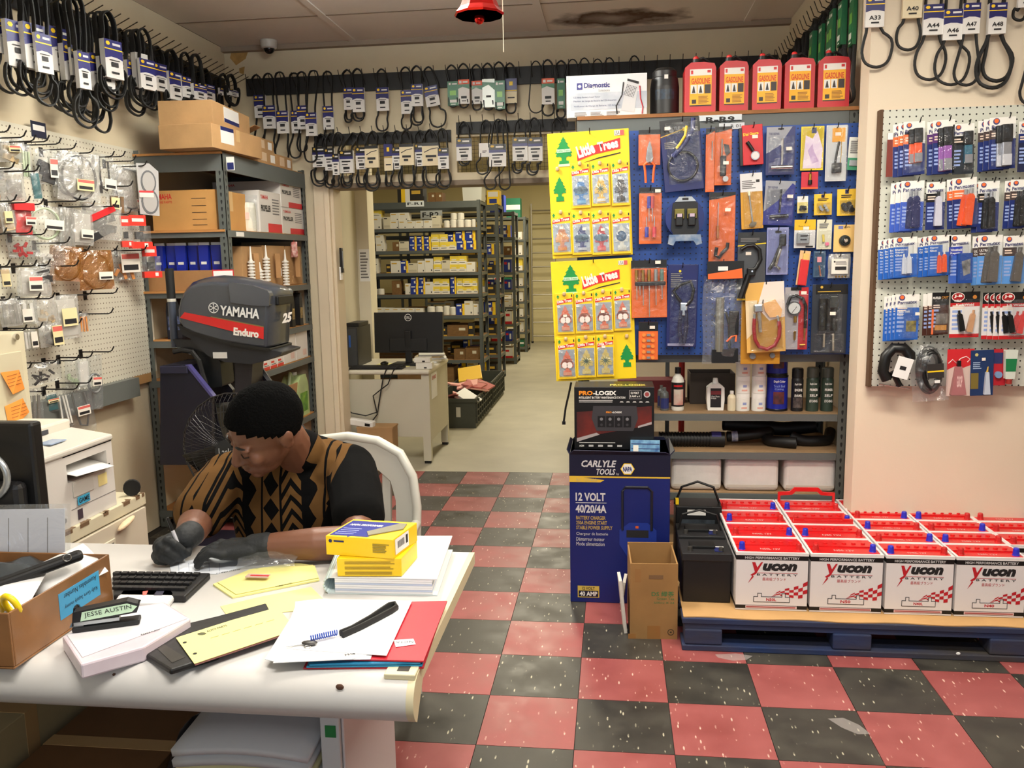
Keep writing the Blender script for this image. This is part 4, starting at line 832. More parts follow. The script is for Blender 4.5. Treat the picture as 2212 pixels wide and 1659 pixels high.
# second shelf: brown carton, propeller boxes, bagged jar
z = SL[1]+.001
t, w_, d_, h_ = carton('large brown carton with red lettering on the corner rack second shelf', -1.17,-1.0,z,-.80,-.62,z+.215, m=mat((186,138,78),.8,var=.1,sc=5))
txt(t,'YAMAHA',-w_+.0,h_*.78,-w_*.35,h_*.92,-d_-.001,RED,bold=.02); txt(t,'GENUINE PARTS',-w_,h_*.68,-w_*.35,h_*.74,-d_-.001,RED)
b = B()
for zz in (.78,.6,.43,.26,.12): rect(b, w_*.25, h_*zz, w_*.7, h_*zz+.003, -d_-.001)
b.build('ruled_lines', INK, t)
PW = mat((226,222,216),.6)
def propbox(label, y0, y1, z0, z1, x0=-1.12, x1=-.75):
    t = thing('propeller_box', label, 'box', (0,0,0), group='propeller boxes on the corner rack'); h_ = z1-z0; d_ = y1-y0
    B().box(x0,y0,z0,x1,y1,z1).build('body', PW, t, bevel=.002)
    B().box(x1,y0+d_*.35,z0+.001,x1+.001,y1,z0+h_*.22).build('red_band', mat((206,40,50),.5), t)
    txt(t,'YAMAHA',y0+d_*.06,z0+h_*.8,y0+d_*.4,z0+h_*.9,x1+.001,RED,bold=.02,face='x'); txt(t,'PROPELLER',y0+d_*.06,z0+h_*.5,y0+d_*.5,z0+h_*.66,x1+.001,INK,bold=.04,face='x')
    b = B()
    for k in range(6): b.add([(x1+.001,y0+d_*.58,z0+h_*(.45+.07*k)),(x1+.001,y0+d_*.9,z0+h_*(.45+.07*k)),(x1+.001,y0+d_*.9,z0+h_*(.48+.07*k)),(x1+.001,y0+d_*.58,z0+h_*(.48+.07*k))],[(0,1,2,3)])
    b.build('fine_print', GREYINK, t)
    txt(t,'YAMAHA',x0+.05,z0+h_*.8,x0+.15,z0+h_*.9,y0-.001,RED,bold=.02); txt(t,'PROPELLER',x0+.05,z0+h_*.4,x0+.25,z0+h_*.55,y0-.001,INK,bold=.04)
propbox('white propeller box with red band, second along the corner rack', -.54,-.21, z, z+.245); propbox('white propeller box with red band, lower of the stacked pair by the back wall', -.2,.18, z, z+.165)
propbox('white propeller box with red band, upper of the stacked pair by the back wall', -.2,.16, z+.167, z+.33, -1.2)
jr = thing('bagged_jar', 'white plastic jar in a clear bag between the brown and propeller boxes', 'jar', (-.80,-.59,z))
B().lathe([(0,0),(.04,0),(.044,.02),(.044,.14),(.038,.165),(.03,.17),(0,.17)],16).build('jar', mat((232,230,214),.4), jr, smooth=50); B().box(-.025,-.046,.07,.025,-.0445,.11).build('label', mat((236,214,206),.6), jr); pillow(B(), .12, .23, .05, 5).build('film', CLEAR, jr, (0,0,.21), smooth=80)
# third shelf: blue grease tubes in a tray, cut cartons with stacked white nozzles
z = SL[2]+.001
TB_ = mat((20,40,150),.35)
for k in range(7):
    x = -1.17+.063*k+(.01 if k > 3 else 0)
    t = thing('grease_tube', 'blue grease tube standing in the taped tray, %s from the wall' % ordn(k), 'tube', (x,-.95+.02*(k % 2),z+.012), (0,0,(k*23) % 17-8), 'blue grease tubes on the corner rack')
    B().prism([(-.022,0),(.022,0),(.03,.235),(-.03,.235)],-.016,.012).build('tube', TB_, t, bevel=.006); B().box(-.03,-.005,.235,.03,.003,.25).build('crimp', mat((200,200,204),.4), t); B().box(-.016,-.0175,.13,.016,-.0165,.145).build('print', WHITE, t)
t = thing('grease_tray', 'brown cardboard tray wrapped in clear tape holding blue tubes', 'box', (0,0,0))
B().box(-1.22,-1.0,z,-.79,-.995,z+.11).box(-1.22,-.88,z,-.79,-.875,z+.11).box(-1.22,-.995,z,-.79,-.88,z+.006).box(-1.225,-1.0,z,-1.22,-.875,z+.11).box(-.79,-1.0,z,-.785,-.875,z+.11).build('tray', mat((160,118,76),.35,var=.1,sc=9), t)
pr = thing('price_card', 'white price card with red border clipped to the corner rack post', 'sign', (-.77,SY0-.012,1.44), (0,0,20)); B().box(-.055,-.002,-.025,.055,0,.025).build('card', RED, pr); B().box(-.05,-.003,-.018,.05,-.002,.018).build('face', PAPER, pr)
for k, (x0,y0,x1,y1,h_) in enumerate(((-1.05,-.78,-.77,-.5,.24),(-1.05,-.49,-.77,-.14,.25),(-1.02,-.12,-.77,.15,.25))):
    t, w_, d_, hh = carton('cut-open brown carton standing on the third shelf, %s behind the grease tray' % ordn(k), x0,y0,z,x1,y1,z+h_, grp='cut-open cartons on the third shelf', tape=False)
    for j in range(2): B().box(w_,-d_*.6+j*d_*.7,.05,w_+.03,-d_*.6+j*d_*.7+.004,.2).build('torn_flap', CARD2, t, rot=(0,0,20-30*j))
    B().box(w_+.0005,d_*.4,.06,w_+.0015,d_*.6,.11).build('label', PAPER, t)
for k, (px_, pt, pb) in enumerate(((497,520,610),(514,560,612),(527,520,612),(577,535,618))):
    yy = (-.72,-.60,-.50,-.2)[k]; h_ = (.24,.15,.25,.225)[k]
    t = thing('nozzle_stack', 'column of stacked white ridged nozzles, %s from the rack post' % ordn(k), 'nozzle', (-.745,yy,z), group='white nozzle columns on the third shelf'); n = int(h_*.72/.018); b = B(); prof = [(0,0)]
    for j in range(n): prof += [(.021,.018*j),(.021,.018*j+.010),(.0115,.018*j+.011),(.0115,.018*j+.0175)]
    prof += [(.008,.018*n),(.003,h_),(0,h_)]
    B().lathe(prof, 14).build('rings', mat((236,234,226),.4), t)
t = thing('candy_bag', 'small red and white wrapped item hung inside the corner rack', 'bag', (-.735,-.06,1.63)); pillow(B(), .045,.1,.018,9).build('film', mat((170,40,40),.25,rgb2=(220,190,180),sc=40), t, smooth=60); B().rod((0,0,0),(0,0,.03),.002).build('tie', RED, t)
# fourth shelf: black oil bottles
def oil_bottle(label, x, y, z, h=.24, w_=.055, m=BLACK, cap=BLACK, rot=0, stripe=(190,160,90)):
    t = thing('oil_bottle', label, 'bottle', (x,y,z), (0,0,rot), 'oil bottles on the corner rack')
    B().prism([(-w_*.5,0),(w_*.5,0),(w_*.5,h*.66),(w_*.32,h*.82),(w_*.2,h*.9),(-w_*.1,h*.9),(-w_*.42,h*.78),(-w_*.5,h*.6)],-.03,.03).build('bottle', m, t, bevel=.009, seg=3)
    B().lathe([(0,h*.9),(.014,h*.9),(.014,h),(0,h)],12,(w_*.06,0,0)).build('cap', cap, t); B().box(-w_*.4,-.0312,h*.2,w_*.4,-.0305,h*.5).build('label', mat(stripe,.5,rgb2=(40,38,40),sc=60), t); B().box(w_*.5+.0005,-.02,h*.2,w_*.5+.0015,.02,h*.45).build('side_label', mat(stripe,.5,rgb2=(60,58,60),sc=60), t)
for k in range(4): oil_bottle('black oil bottle with gold label on the fourth shelf, %s from the back wall' % ordn(3-k), -.775,-.40+.145*k,SL[3]+.001,rot=90)
oil_bottle('dark bottle with a blue cap beside the rack post behind the motor', -1.13,-.9,SL[3]+.001,.26,.09,mat((30,34,48),.4),mat((30,80,170),.4),0,(110,130,190)); oil_bottle('black bottle beside the blue-capped one behind the motor', -.98,-.9,SL[3]+.001,.25,.08)
# fifth shelf: red and white small boxes, white cartons
z = SL[4]+.001
RWB = ubox([PW,mat((214,60,44),.5),INK], [(0,0,1,.3,1),(.1,.55,.6,.75,1),(.15,.38,.8,.44,2)])
n = 0
for j, (yy, hs) in enumerate(((-.92,1),(-.81,1),(-.70,1),(-.59,1),(-.48,2),(-.37,3))):
    for l in range(hs):
        tag(put('spark_plug_box', RWB, None, (-.745,yy,z+.062*l), (0,0,90), (.1,.11,.06)), 'small red and white parts box on the fifth shelf, %s counting from the motor' % ordn(n), 'box', 'small red and white boxes on the corner rack'); n += 1
for k in range(2): t, w_, d_, h_ = carton('plain white carton on the fifth shelf, %s' % ['beside the small red boxes','nearest the back wall'][k], -1.0,-.3+.22*k,z,-.75,-.09+.22*k,z+.2, m=PW, tape=False, grp='white cartons on the fifth shelf'); B().box(w_,d_*.1,.02,w_+.001,d_*.7,.06).build('label', mat((220,190,180),.6), t)
# sixth shelf: open carton and jug
z = SL[5]+.001
t, w_, d_, h_ = carton('open brown carton with raised flaps on the lower corner rack shelf', -1.05,-.52,z,-.76,-.16,z+.18, open_=True)
B().box(w_-.004,-d_,h_,w_,d_*.1,h_+.09).build('flap', CARD, t, rot=(0,4,0)); B().box(w_-.004,d_*.2,h_-.01,w_,d_,h_+.1).build('flap', CARD, t, rot=(0,8,0)); B().box(w_,-d_*.7,.1,w_+.001,-d_*.3,.16).build('label', PAPER, t)
t = thing('antifreeze_jug', 'translucent jug of green liquid behind the open carton', 'jug', (-.82,.03,z)); B().prism([(-.1,0),(.1,0),(.1,.2),(.06,.28),(-.03,.28),(-.1,.22)],-.06,.06).build('jug', mat((180,200,140),.3,var=.2,sc=7), t, bevel=.02, seg=3, rot=(0,0,90)); B().lathe([(0,.27),(.02,.27),(.02,.3),(0,.3)],12).build('cap', mat((220,220,210),.4), t); B().tube([(0,-.02,.25),(0,-.07,.30),(0,-.1,.22)],.012,8).build('handle', mat((190,206,160),.3), t)
B().box(.0605,-.06,.03,.062,.07,.16).build('label', mat((140,190,50),.5,rgb2=(60,120,50),sc=20), t)
# ================================================================ outboard motor on its stand
MG = mat((58,62,70),.28,coat=.4,name='motor_grey'); MD = mat((34,36,42),.35)
def c8(x, y): return 330+x/4.1475, 520+y/4.1475
YM = -1.42
def mp8(P): return [(q.x,q.z) for q in (at(*c8(x,y),Y=YM) for x,y in P)]
om = thing('outboard_motor', 'dark grey outboard motor with red stripe mounted on a blue stand', 'motor', (0,0,0))
prof = mp8([(212,700),(205,600),(225,500),(262,435),(320,375),(400,345),(520,333),(700,345),(880,385),(1030,430),(1060,470),(1062,590),(1050,960),(900,945),(600,890),(350,820),(250,770)])[::-1]
def cowl(prof, y0, y1, taper, name, m, parent, bev):
    b = B(); n = len(prof); cx = sum(p[0] for p in prof)/n; cz = min(p[1] for p in prof)
    rings = []
    for y, s in ((y0,1-taper),(y0+.05,1.0),((y0+y1)/2,1.03),(y1-.05,1.0),(y1,1-taper)):
        rings.append([(cx+(x-cx)*(1 if s >= 1 else s), y, cz+(z-cz)*s) for x,z in prof])
    vs = [p for r in rings for p in r]; fs = [tuple(range(n)), tuple(range(5*n-1,4*n-1,-1))]
    for i in range(4): fs += [(i*n+k,(i+1)*n+k,(i+1)*n+(k+1)%n,i*n+(k+1)%n) for k in range(n)]
    b.add(vs, fs); return b.build(name, m, parent, smooth=35, bevel=bev, seg=3)
cw = cowl(prof, YM-.005, YM+.30, .07, 'cowl', MG, om, .012)
# raised rear top panel with its seam and air intake
pan = mp8([(688,395),(700,372),(900,402),(1035,445),(1055,480),(1050,585),(880,578),(705,552)])[::-1]
B().prism(pan, YM-.012, YM+.30).build('top_panel', mat((66,70,78),.25,coat=.4), cw, bevel=.008, seg=3)
q0 = at(*c8(1066,585),Y=YM); q1 = at(*c8(1066,500),Y=YM)
xr = q0.x+.012
ip = B().box(xr-.03,YM+.05,q0.z,xr+.004,YM+.25,q1.z).build('air_intake', BLACK, cw, bevel=.006)
# red stripe with gold edge, lettering
st = mp8([(250,690),(290,640),(1000,775),(998,882)])
b = B(); poly(b, st, YM-.0075); b.build('red_stripe', mat((190,34,34),.35), cw)
st = mp8([(520,682),(530,676),(1000,766),(1000,776)]); b = B(); poly(b, st, YM-.0078); b.build('gold_line', mat((120,104,60),.4), cw)
def t8(s, x0, y0, x1, y1, m, yy, slope=0, **k):
    a = at(*c8(x0,y1),Y=YM); b = at(*c8(x1,y0),Y=YM); return txt(cw, s, a.x, a.z, b.x, b.z, yy, m, slope=slope, **k)
t8('YAMAHA', 612,572,958,665, mat((214,216,214),.4), YM-.014, slope=-6, bold=.035)
t8('Enduro', 728,772,950,845, mat((224,222,214),.4), YM-.0085, slope=-7, bold=.05)
a = at(*c8(556,600),Y=YM); lg = B(); R1, R2 = circ(a.x,a.z,.0265,n=24), circ(a.x,a.z,.0225,n=24)
for k in range(24): lg.add([(R1[k][0],YM-.014,R1[k][1]),(R1[(k+1)%24][0],YM-.014,R1[(k+1)%24][1]),(R2[(k+1)%24][0],YM-.014,R2[(k+1)%24][1]),(R2[k][0],YM-.014,R2[k][1])],[(0,1,2,3)])
for k in range(6):
    an = math.pi/6+k*math.pi/3; dx, dz = math.cos(an), math.sin(an); nx, nz = -dz*.0016, dx*.0016
    lg.add([(a.x-nx,YM-.014,a.z-nz),(a.x+dx*.021-nx,YM-.014,a.z+dz*.021-nz),(a.x+dx*.021+nx,YM-.014,a.z+dz*.021+nz),(a.x+nx,YM-.014,a.z+nz)],[(0,1,2,3)])
    poly(lg, [(a.x+dx*.016+nx*2.4,a.z+dz*.016+nz*2.4),(a.x+dx*.012,a.z+dz*.012),(a.x+dx*.016-nx*2.4,a.z+dz*.016-nz*2.4),(a.x+dx*.0215,a.z+dz*.0215)], YM-.0141)
lg.build('fork_emblem', mat((214,216,214),.4), cw)
zz = at(*c8(1110,750),Y=YM).z; txt(cw,'25',YM+.06,zz,YM+.2,zz+.05,xr+.012,WHITE,ital=.3,bold=.05,face='x')
lo = mp8([(215,745),(350,825),(700,925),(1060,985),(1150,1000),(1140,1022),(1000,1080),(880,1108),(640,1090),(480,1030),(330,880),(250,840)])[::-1]
lw = B().prism(lo, YM+.01, YM+.27).build('lower_cowl', MD, om, bevel=.014, seg=3)
tr = mp8([(225,745),(360,812),(700,908),(1052,965),(1052,990),(700,935),(350,835),(222,765)])[::-1]; B().prism(tr, YM-.004, YM+.29).build('cowl_seal', BLACK, om, bevel=.004)
a, c_ = at(*c8(537,1055),Y=YM), at(*c8(658,1000),Y=YM); B().box(a.x,YM+.005,a.z,c_.x,YM+.009,c_.z).build('data_plate', mat((200,200,196),.4), lw)
B().prism(mp8([(690,1085),(850,1100),(830,1420),(690,1420)])[::-1], YM+.06, YM+.2).build('drive_leg', mat((36,34,42),.35), om, bevel=.02, seg=3)
ti = at(*c8(150,300),Y=YM+.1); te = at(*c8(150,950),Y=YM+.1)
B().rod((ti.x,YM+.1,te.z),(ti.x,YM+.1,ti.z-.13),.02,n=12).build('tiller_arm', mat((64,70,84),.35), om, smooth=40); B().rod((ti.x,YM+.1,ti.z-.13),(ti.x,YM+.1,ti.z+.03),.022,n=12).build('tiller_grip', RUBBER, om, smooth=40); B().rod((ti.x,YM+.1,ti.z-.14),(ti.x,YM+.1,ti.z-.125),.0225,n=12).build('grip_collar', mat((210,206,196),.4), om)
B().prism(mp8([(130,890),(330,895),(420,960),(480,1020),(300,985),(170,960)])[::-1], YM+.05, YM+.2).build('steering_bracket', MD, om, bevel=.01)
B().tube([(q.x,YM+.03,q.z) for q in (at(*c8(x,y),Y=YM) for x,y in ((160,1000),(240,985),(330,1000),(390,1080),(420,1200),(450,1290)))],.014,8).build('cable_loom', RUBBER, om)
B().prism(mp8([(290,990),(420,1010),(540,1100),(560,1330),(420,1340),(330,1150)])[::-1], YM+.08, YM+.22).build('clamp_bracket', mat((24,28,30),.4), om, bevel=.012)
q = at(*c8(290,1022),Y=YM); B().box(q.x-.02,YM+.074,q.z-.006,q.x+.02,YM+.079,q.z+.006).build('serial_plate', SILVER, om)
sd = thing('motor_stand', 'dark blue steel stand carrying the outboard motor', 'stand', (0,0,0)); SB = mat((13,14,34),.45)
for y in (YM-.02, YM+.22):
    pl_ = mp8([(85,1115),(310,1108),(545,1400),(545,2000),(85,2000)]); pl_ = [(x,max(z,.0)) for x,z in pl_]
    B().prism(pl_[::-1], y, y+.03).build('side_plate', SB, sd, bevel=.004)
a = at(*c8(85,1100),Y=YM); c_ = at(*c8(330,1100),Y=YM); B().box(a.x,YM-.03,a.z-.05,c_.x,YM+.26,a.z-.01).build('clamp_board', mat((30,30,54),.6), sd, bevel=.004)
e0 = at(*c8(310,1108),Y=YM); e1 = at(*c8(545,1400),Y=YM); B().prism([(e0.x,e0.z),(e1.x,e1.z),(e1.x+.016,e1.z),(e0.x+.016,e0.z)][::-1], YM-.024, YM+.012).build('edge_strip', mat((70,66,120),.5), sd)
q = at(*c8(900,1160),Y=YM+.2); B().rod((q.x,YM+.24,q.z+.03),(q.x+.25,YM+.24,q.z-.35),.02,n=6).build('brace', SB, sd); B().box(-1.0,YM-.05,0,-.1,YM+.28,.03).build('base', SB, sd)
# ================================================================ pedestal fan
fn_ = thing('pedestal_fan', 'black pedestal fan behind the seated person', 'fan', (0,0,0)); FC = at(510,967,Y=-2.25); FR = .225; GW = mat((26,26,28),.4)
b = B()
for k in range(72):
    an = 2*math.pi*k/72; dx, dz = math.cos(an), math.sin(an)
    b.tube([(FC.x+dx*r,FC.y-d,FC.z+dz*r) for r, d in ((.045,.075),(.13,.07),(.2,.045),(FR,.0))],.0011,3)
for r, d, t_ in ((FR,0,.004),(.16,.062,.0014),(.1,.073,.0014)): ringmesh(b, FC.x, FC.z, r, r, t_, FC.y-d)
b.build('front_guard', GW, fn_)
b = B()
for k in range(48):
    an = 2*math.pi*k/48; dx, dz = math.cos(an), math.sin(an); b.tube([(FC.x+dx*r,FC.y+d,FC.z+dz*r) for r, d in ((.05,.07),(.2,.05),(FR,.0))],.0012,3)
b.build('rear_guard', GW, fn_)
b = B(); b.prism(circ(FC.x,FC.z,.05,n=24),FC.y-.082,FC.y-.072); hb = b.build('badge', mat((28,34,40),.3), fn_, bevel=.003)
txt(hb,'Lasko',FC.x-.034,FC.z-.012,FC.x+.034,FC.z+.016,FC.y-.083,mat((210,214,216),.4))
for k in range(3):
    an = 2*math.pi*k/3+.4; M_ = Matrix.Translation(FC)@Matrix.Rotation(an,4,'Y'); b = B(); b.X = M_
    b.sheet(lambda u,v: (.03+.16*u, -.03+.05*v-.02*u*v, (-.05-.06*u)+(.1+.1*u)*v*(1-.2*u)), 6, 4); b.build('blade', mat((26,28,32),.25), fn_, solid=.003, smooth=60)
B().rod((FC.x,FC.y-.02,FC.z),(FC.x,FC.y+.18,FC.z),.06,.045,16).build('motor_housing', BLACK, fn_, smooth=40); B().rod((FC.x,FC.y+.1,.03),(FC.x,FC.y+.1,FC.z-.04),.014,n=10).build('pole', BLACK, fn_); B().lathe([(0,0),(.2,0),(.2,.015),(.05,.035),(0,.035)],24,(FC.x,FC.y+.1,0)).build('base', BLACK, fn_)
# ================================================================ locker, file cabinet, printer
BEI = mat((206,198,170),.5,var=.04,sc=3)
lk = thing('steel_locker', 'beige steel locker with orange notes at the picture edge', 'cabinet', (0,0,0)); LX, LY = -.76, -2.655; LZ = at(50,715,X=LX).z
B().box(LX-.42,LY-.6,0,LX,LY,LZ).build('body', BEI, lk, bevel=.003)
zz = at(30,760,X=LX).z; B().box(LX+.0002,LY-.58,.1,LX+.006,LY-.03,zz).build('door', mat((200,192,164),.5,var=.04,sc=3), lk, bevel=.002)
q = at(31,728,X=LX); B().rod((LX,q.y,q.z),(LX+.012,q.y,q.z),.011,n=14).build('lock', CHROME, lk, smooth=40)
for k, P in enumerate((((8,805),(40,799),(60,840),(27,852)),((17,878),(48,860),(70,890),(38,915),(24,913)))):
    q = [at(x,y,X=LX+.02) for x,y in P]; b = B(); b.add([(LX+.008+.014*(i % 2),p.y,p.z) for i,p in enumerate(q)], [tuple(range(len(q)))[::-1]])
    o = tag(b.build('sticky_note', mat((240,150,62),.6), None, solid=.0006), 'orange sticky note on the beige locker, %s one' % ('upper','lower')[k], 'note', 'orange notes on the locker')
    b = B(); y0 = min(p.y for p in q)+.012; y1 = max(p.y for p in q)-.03; zc = sum(p.z for p in q)/len(q)
    for j in range(4): b.add([(LX+.0215,y0,zc+.022-.012*j),(LX+.0215,y1,zc+.026-.012*j),(LX+.0215,y1,zc+.028-.012*j),(LX+.0215,y0,zc+.024-.012*j)],[(0,1,2,3)])
    b.build('handwriting', mat((150,80,30),.7), o)
FX = -.40; fc = thing('file_cabinet', 'chipped beige two-drawer file cabinet under the printer', 'cabinet', (0,0,0)); FT = .655; fy1 = at(315,1095,X=FX).y; fy0 = fy1-.56
CHIP = mat((206,198,176),.55,rgb2=(206,198,176),name='chipped_paint')
B().box(FX-.34,fy0,0,FX-.012,fy1,FT-.045).build('body', BEI, fc, bevel=.002)
B().box(FX-.35,fy0-.005,FT-.045,FX,fy1+.005,FT).build('top', BEI, fc, bevel=.003)
for k, (y, l_) in enumerate(((.05,.1),(.17,.06),(.3,.035),(.42,.05),(.5,.03),(.54,.02))):
    rn = random.Random(k); P = [(FX-.012+rn.uniform(-.016,.012)*(1 if j % 2 else -1), fy0+y+l_*j/5) for j in range(6)]; P += [(FX+.0005,fy0+y+l_),(FX+.0005,fy0+y)]
    B().slab(P[::-1] if k % 2 else P[::-1], FT+.0002, FT+.001).build('paint_chip', mat((110,84,58),.8), fc); B().box(FX+.0002,fy0+y,FT-.012,FX+.001,fy0+y+l_*.8,FT).build('paint_chip', mat((110,84,58),.8), fc)
for k in range(2):
    d = B().box(FX-.012,fy0+.01,.02+.3*k,FX+.006,fy1-.01,.305+.3*k).build('drawer', mat((200,190,170),.5), fc, bevel=.002)
    B().box(FX+.0062,fy0+.14,.20+.3*k,FX+.012,fy0+.34,.255+.3*k).build('pull_frame', mat((214,208,186),.5), d, bevel=.002); B().box(FX+.0122,fy0+.155,.212+.3*k,FX+.0126,fy0+.325,.243+.3*k).build('pull_recess', mat((70,66,56),.7), d)
q = at(265,1130,X=FX+.01); rg = tag(B().ell((0,0,0),(.014,.055,.011),10,6).build('foam_scrap', mat((230,206,170),.9,bump=.3), None, (FX+.024,q.y,q.z), (12,0,0), smooth=60), 'torn cream foam scrap stuck on the file cabinet drawer', 'foam')
pr = thing('printer', 'white laser multifunction printer with a paper in its output slot', 'printer', (0,0,FT+.001)); PX = -.415; PM = mat((214,210,204),.45)
py0 = at(106,1166,X=PX).y; py1 = at(253,1096,X=PX).y; PH = .235; xb = PX-.33
B().prism([(0,0),(1,0),(1,1),(0,1)],0,1)
b = B(); yo0, yo1 = py0+.115, py1-.035; zo0, zo1 = .145, .205
b.box(xb,py0,0,PX-.2,py1,PH); b.box(PX-.2,py0,0,PX,yo0,PH); b.box(PX-.2,yo1,0,PX,py1,PH); b.box(PX-.2,yo0,0,PX,yo1,zo0); b.box(PX-.2,yo0,zo1,PX,yo1,PH)
b.build('body', PM, pr)
B().box(PX-.002,py0+.1,PH-.004,PX,py1,PH+.0).build('seam', GREYINK, pr)
B().prism([(0,0),(0,0),(0,0)],0,0)
hd = B(); hd.add([(PX-.15,py0-.004,PH),(PX+.006,py0-.004,PH),(PX+.006,py0-.004,PH+.02),(PX-.15,py0-.004,PH+.045),(PX-.15,py1+.004,PH),(PX+.006,py1+.004,PH),(PX+.006,py1+.004,PH+.02),(PX-.15,py1+.004,PH+.045)],[(0,1,2,3),(7,6,5,4),(1,5,6,2),(3,2,6,7),(0,3,7,4),(0,4,5,1)])
hd.build('control_panel', mat((206,202,192),.45), pr, bevel=.006); B().box(xb,py0-.004,PH,PX-.15,py1+.004,PH+.075).build('scanner_lid', mat((220,214,200),.5), pr, bevel=.008)
B().box(PX-.152,py0+.03,PH+.045,PX-.147,py1-.12,PH+.06).build('lid_grip', mat((60,62,70),.5), pr)
q = B().box(PX-.1,py0+.12,PH+.034,PX-.05,py0+.2,PH+.038).build('display', mat((150,170,200),.2), pr, rot=(0,0,0))
sh = B().sheet(lambda u,v: (PX-.16+.19*u, yo0+.005+(yo1-yo0-.012)*v, zo0+.02+.018*math.sin(u*2.4+v)-.01*u), 8, 4).build('printed_sheet', PAPER, pr, solid=.0015, smooth=60)
B().box(PX,yo0+.02,.09,PX+.004,yo1-.09,.142).build('manual_feed_door', mat((204,200,192),.5), pr, bevel=.003)
s_ = B().box(PX+.0042,yo0+.035,.06,PX+.0052,yo0+.1,.088).build('blue_label', mat((60,160,200),.5), pr); txt(s_,'GAME',yo0+.04,.066,yo0+.095,.082,PX+.0056,INK,face='x',bold=.02)
s_ = B().box(PX+.0005,yo1-.06,.09,PX+.0015,yo1-.01,.13).build('sticky_note', mat((236,220,150),.6), pr)
B().box(PX+.0005,py0+.12,.052,PX+.0008,py1,.054).build('tray_seam', GREYINK, pr); B().box(PX+.0005,py0+.15,.012,PX+.002,py0+.175,.045).build('level_window', mat((70,60,70),.3), pr); B().rod((PX,py0+.08,.03),(PX+.004,py0+.08,.03),.008,n=12).build('power_button', SILVER, pr); B().box(PX+.0005,yo1+.004,.14,PX+.0015,yo1+.014,.156).build('badge', INK, pr)
tp = tag(B().lathe([(.012,0),(.03,0),(.03,.02),(.012,.02)],14,(0,0,0)).build('tape_roll', RUBBER, None, (FX-.03,fy1-.03,FT+.03), (90,0,30)), 'black tape roll standing on the file cabinet corner', 'tape')
# ================================================================ steel rack with the blue tool pegboard
RX0, RX1, RY0, RY1 = 1.172, 2.412, -1.45, -.98
RL = [2.125,.757,.572,.372,.1]
tr_ = thing('tool_rack', 'grey slotted-steel rack carrying the blue tool pegboard', 'shelf', (0,0,0))
for x, sx in ((RX0,1),(RX1,-1)):
    for y, sy in ((RY0,1),(RY1,-1)): post(tr_, x, y, 2.13, sx, sy, True, .04)
B().box(1.61,RY1-.04,0,1.63,RY1,2.0).build('centre_upright', POST, tr_)
for k, z in enumerate(RL):
    s = B().box(RX0+.003,RY0-.003,z-(.07 if k == 0 else .036),RX1-.042,RY0+.008,z-.004).box(RX0+.003,RY1-.008,z-.036,RX1-.003,RY1,z-.004)
    s.build('beam', SHELFGREY, tr_); B().box(RX0+.004,RY0-(.01 if k == 0 else -.008),z-.012,RX1-.004,RY1-.008,z+.004 if k == 0 else z).build('shelf_board', mat((150,98,54),.75,var=.15,sc=5) if k == 0 else mat((150,120,86),.8,var=.15,sc=4), tr_)
B().box(RX0+.04,RY0-.003,1.0,RX1-.042,RY0+.008,1.035).build('beam', SHELFGREY, tr_)
YP = -1.50
bp = thing('tool_pegboard', 'blue pegboard hung with carded tools on the steel rack', 'pegboard', (0,0,0))
B().box(1.18,YP,1.04,2.40,YP+.006,2.052).build('panel', pegmat('blue_pegboard',(28,72,150),(10,16,34),(0,2),(.1,.3)), bp)
BH = B().tube([(0,0,0),(0,-.05,.0),(0,-.062,.004),(0,-.07,.02)],.0022,5).mesh('hook', mat((26,26,28),.4,.3))
BOLT = mat((60,58,54),.4,.8)
B().rod((2.41,RY0-.004,2.10),(2.44,RY0-.06,2.13),.006,n=8).build('corner_bolt', BOLT, tr_)
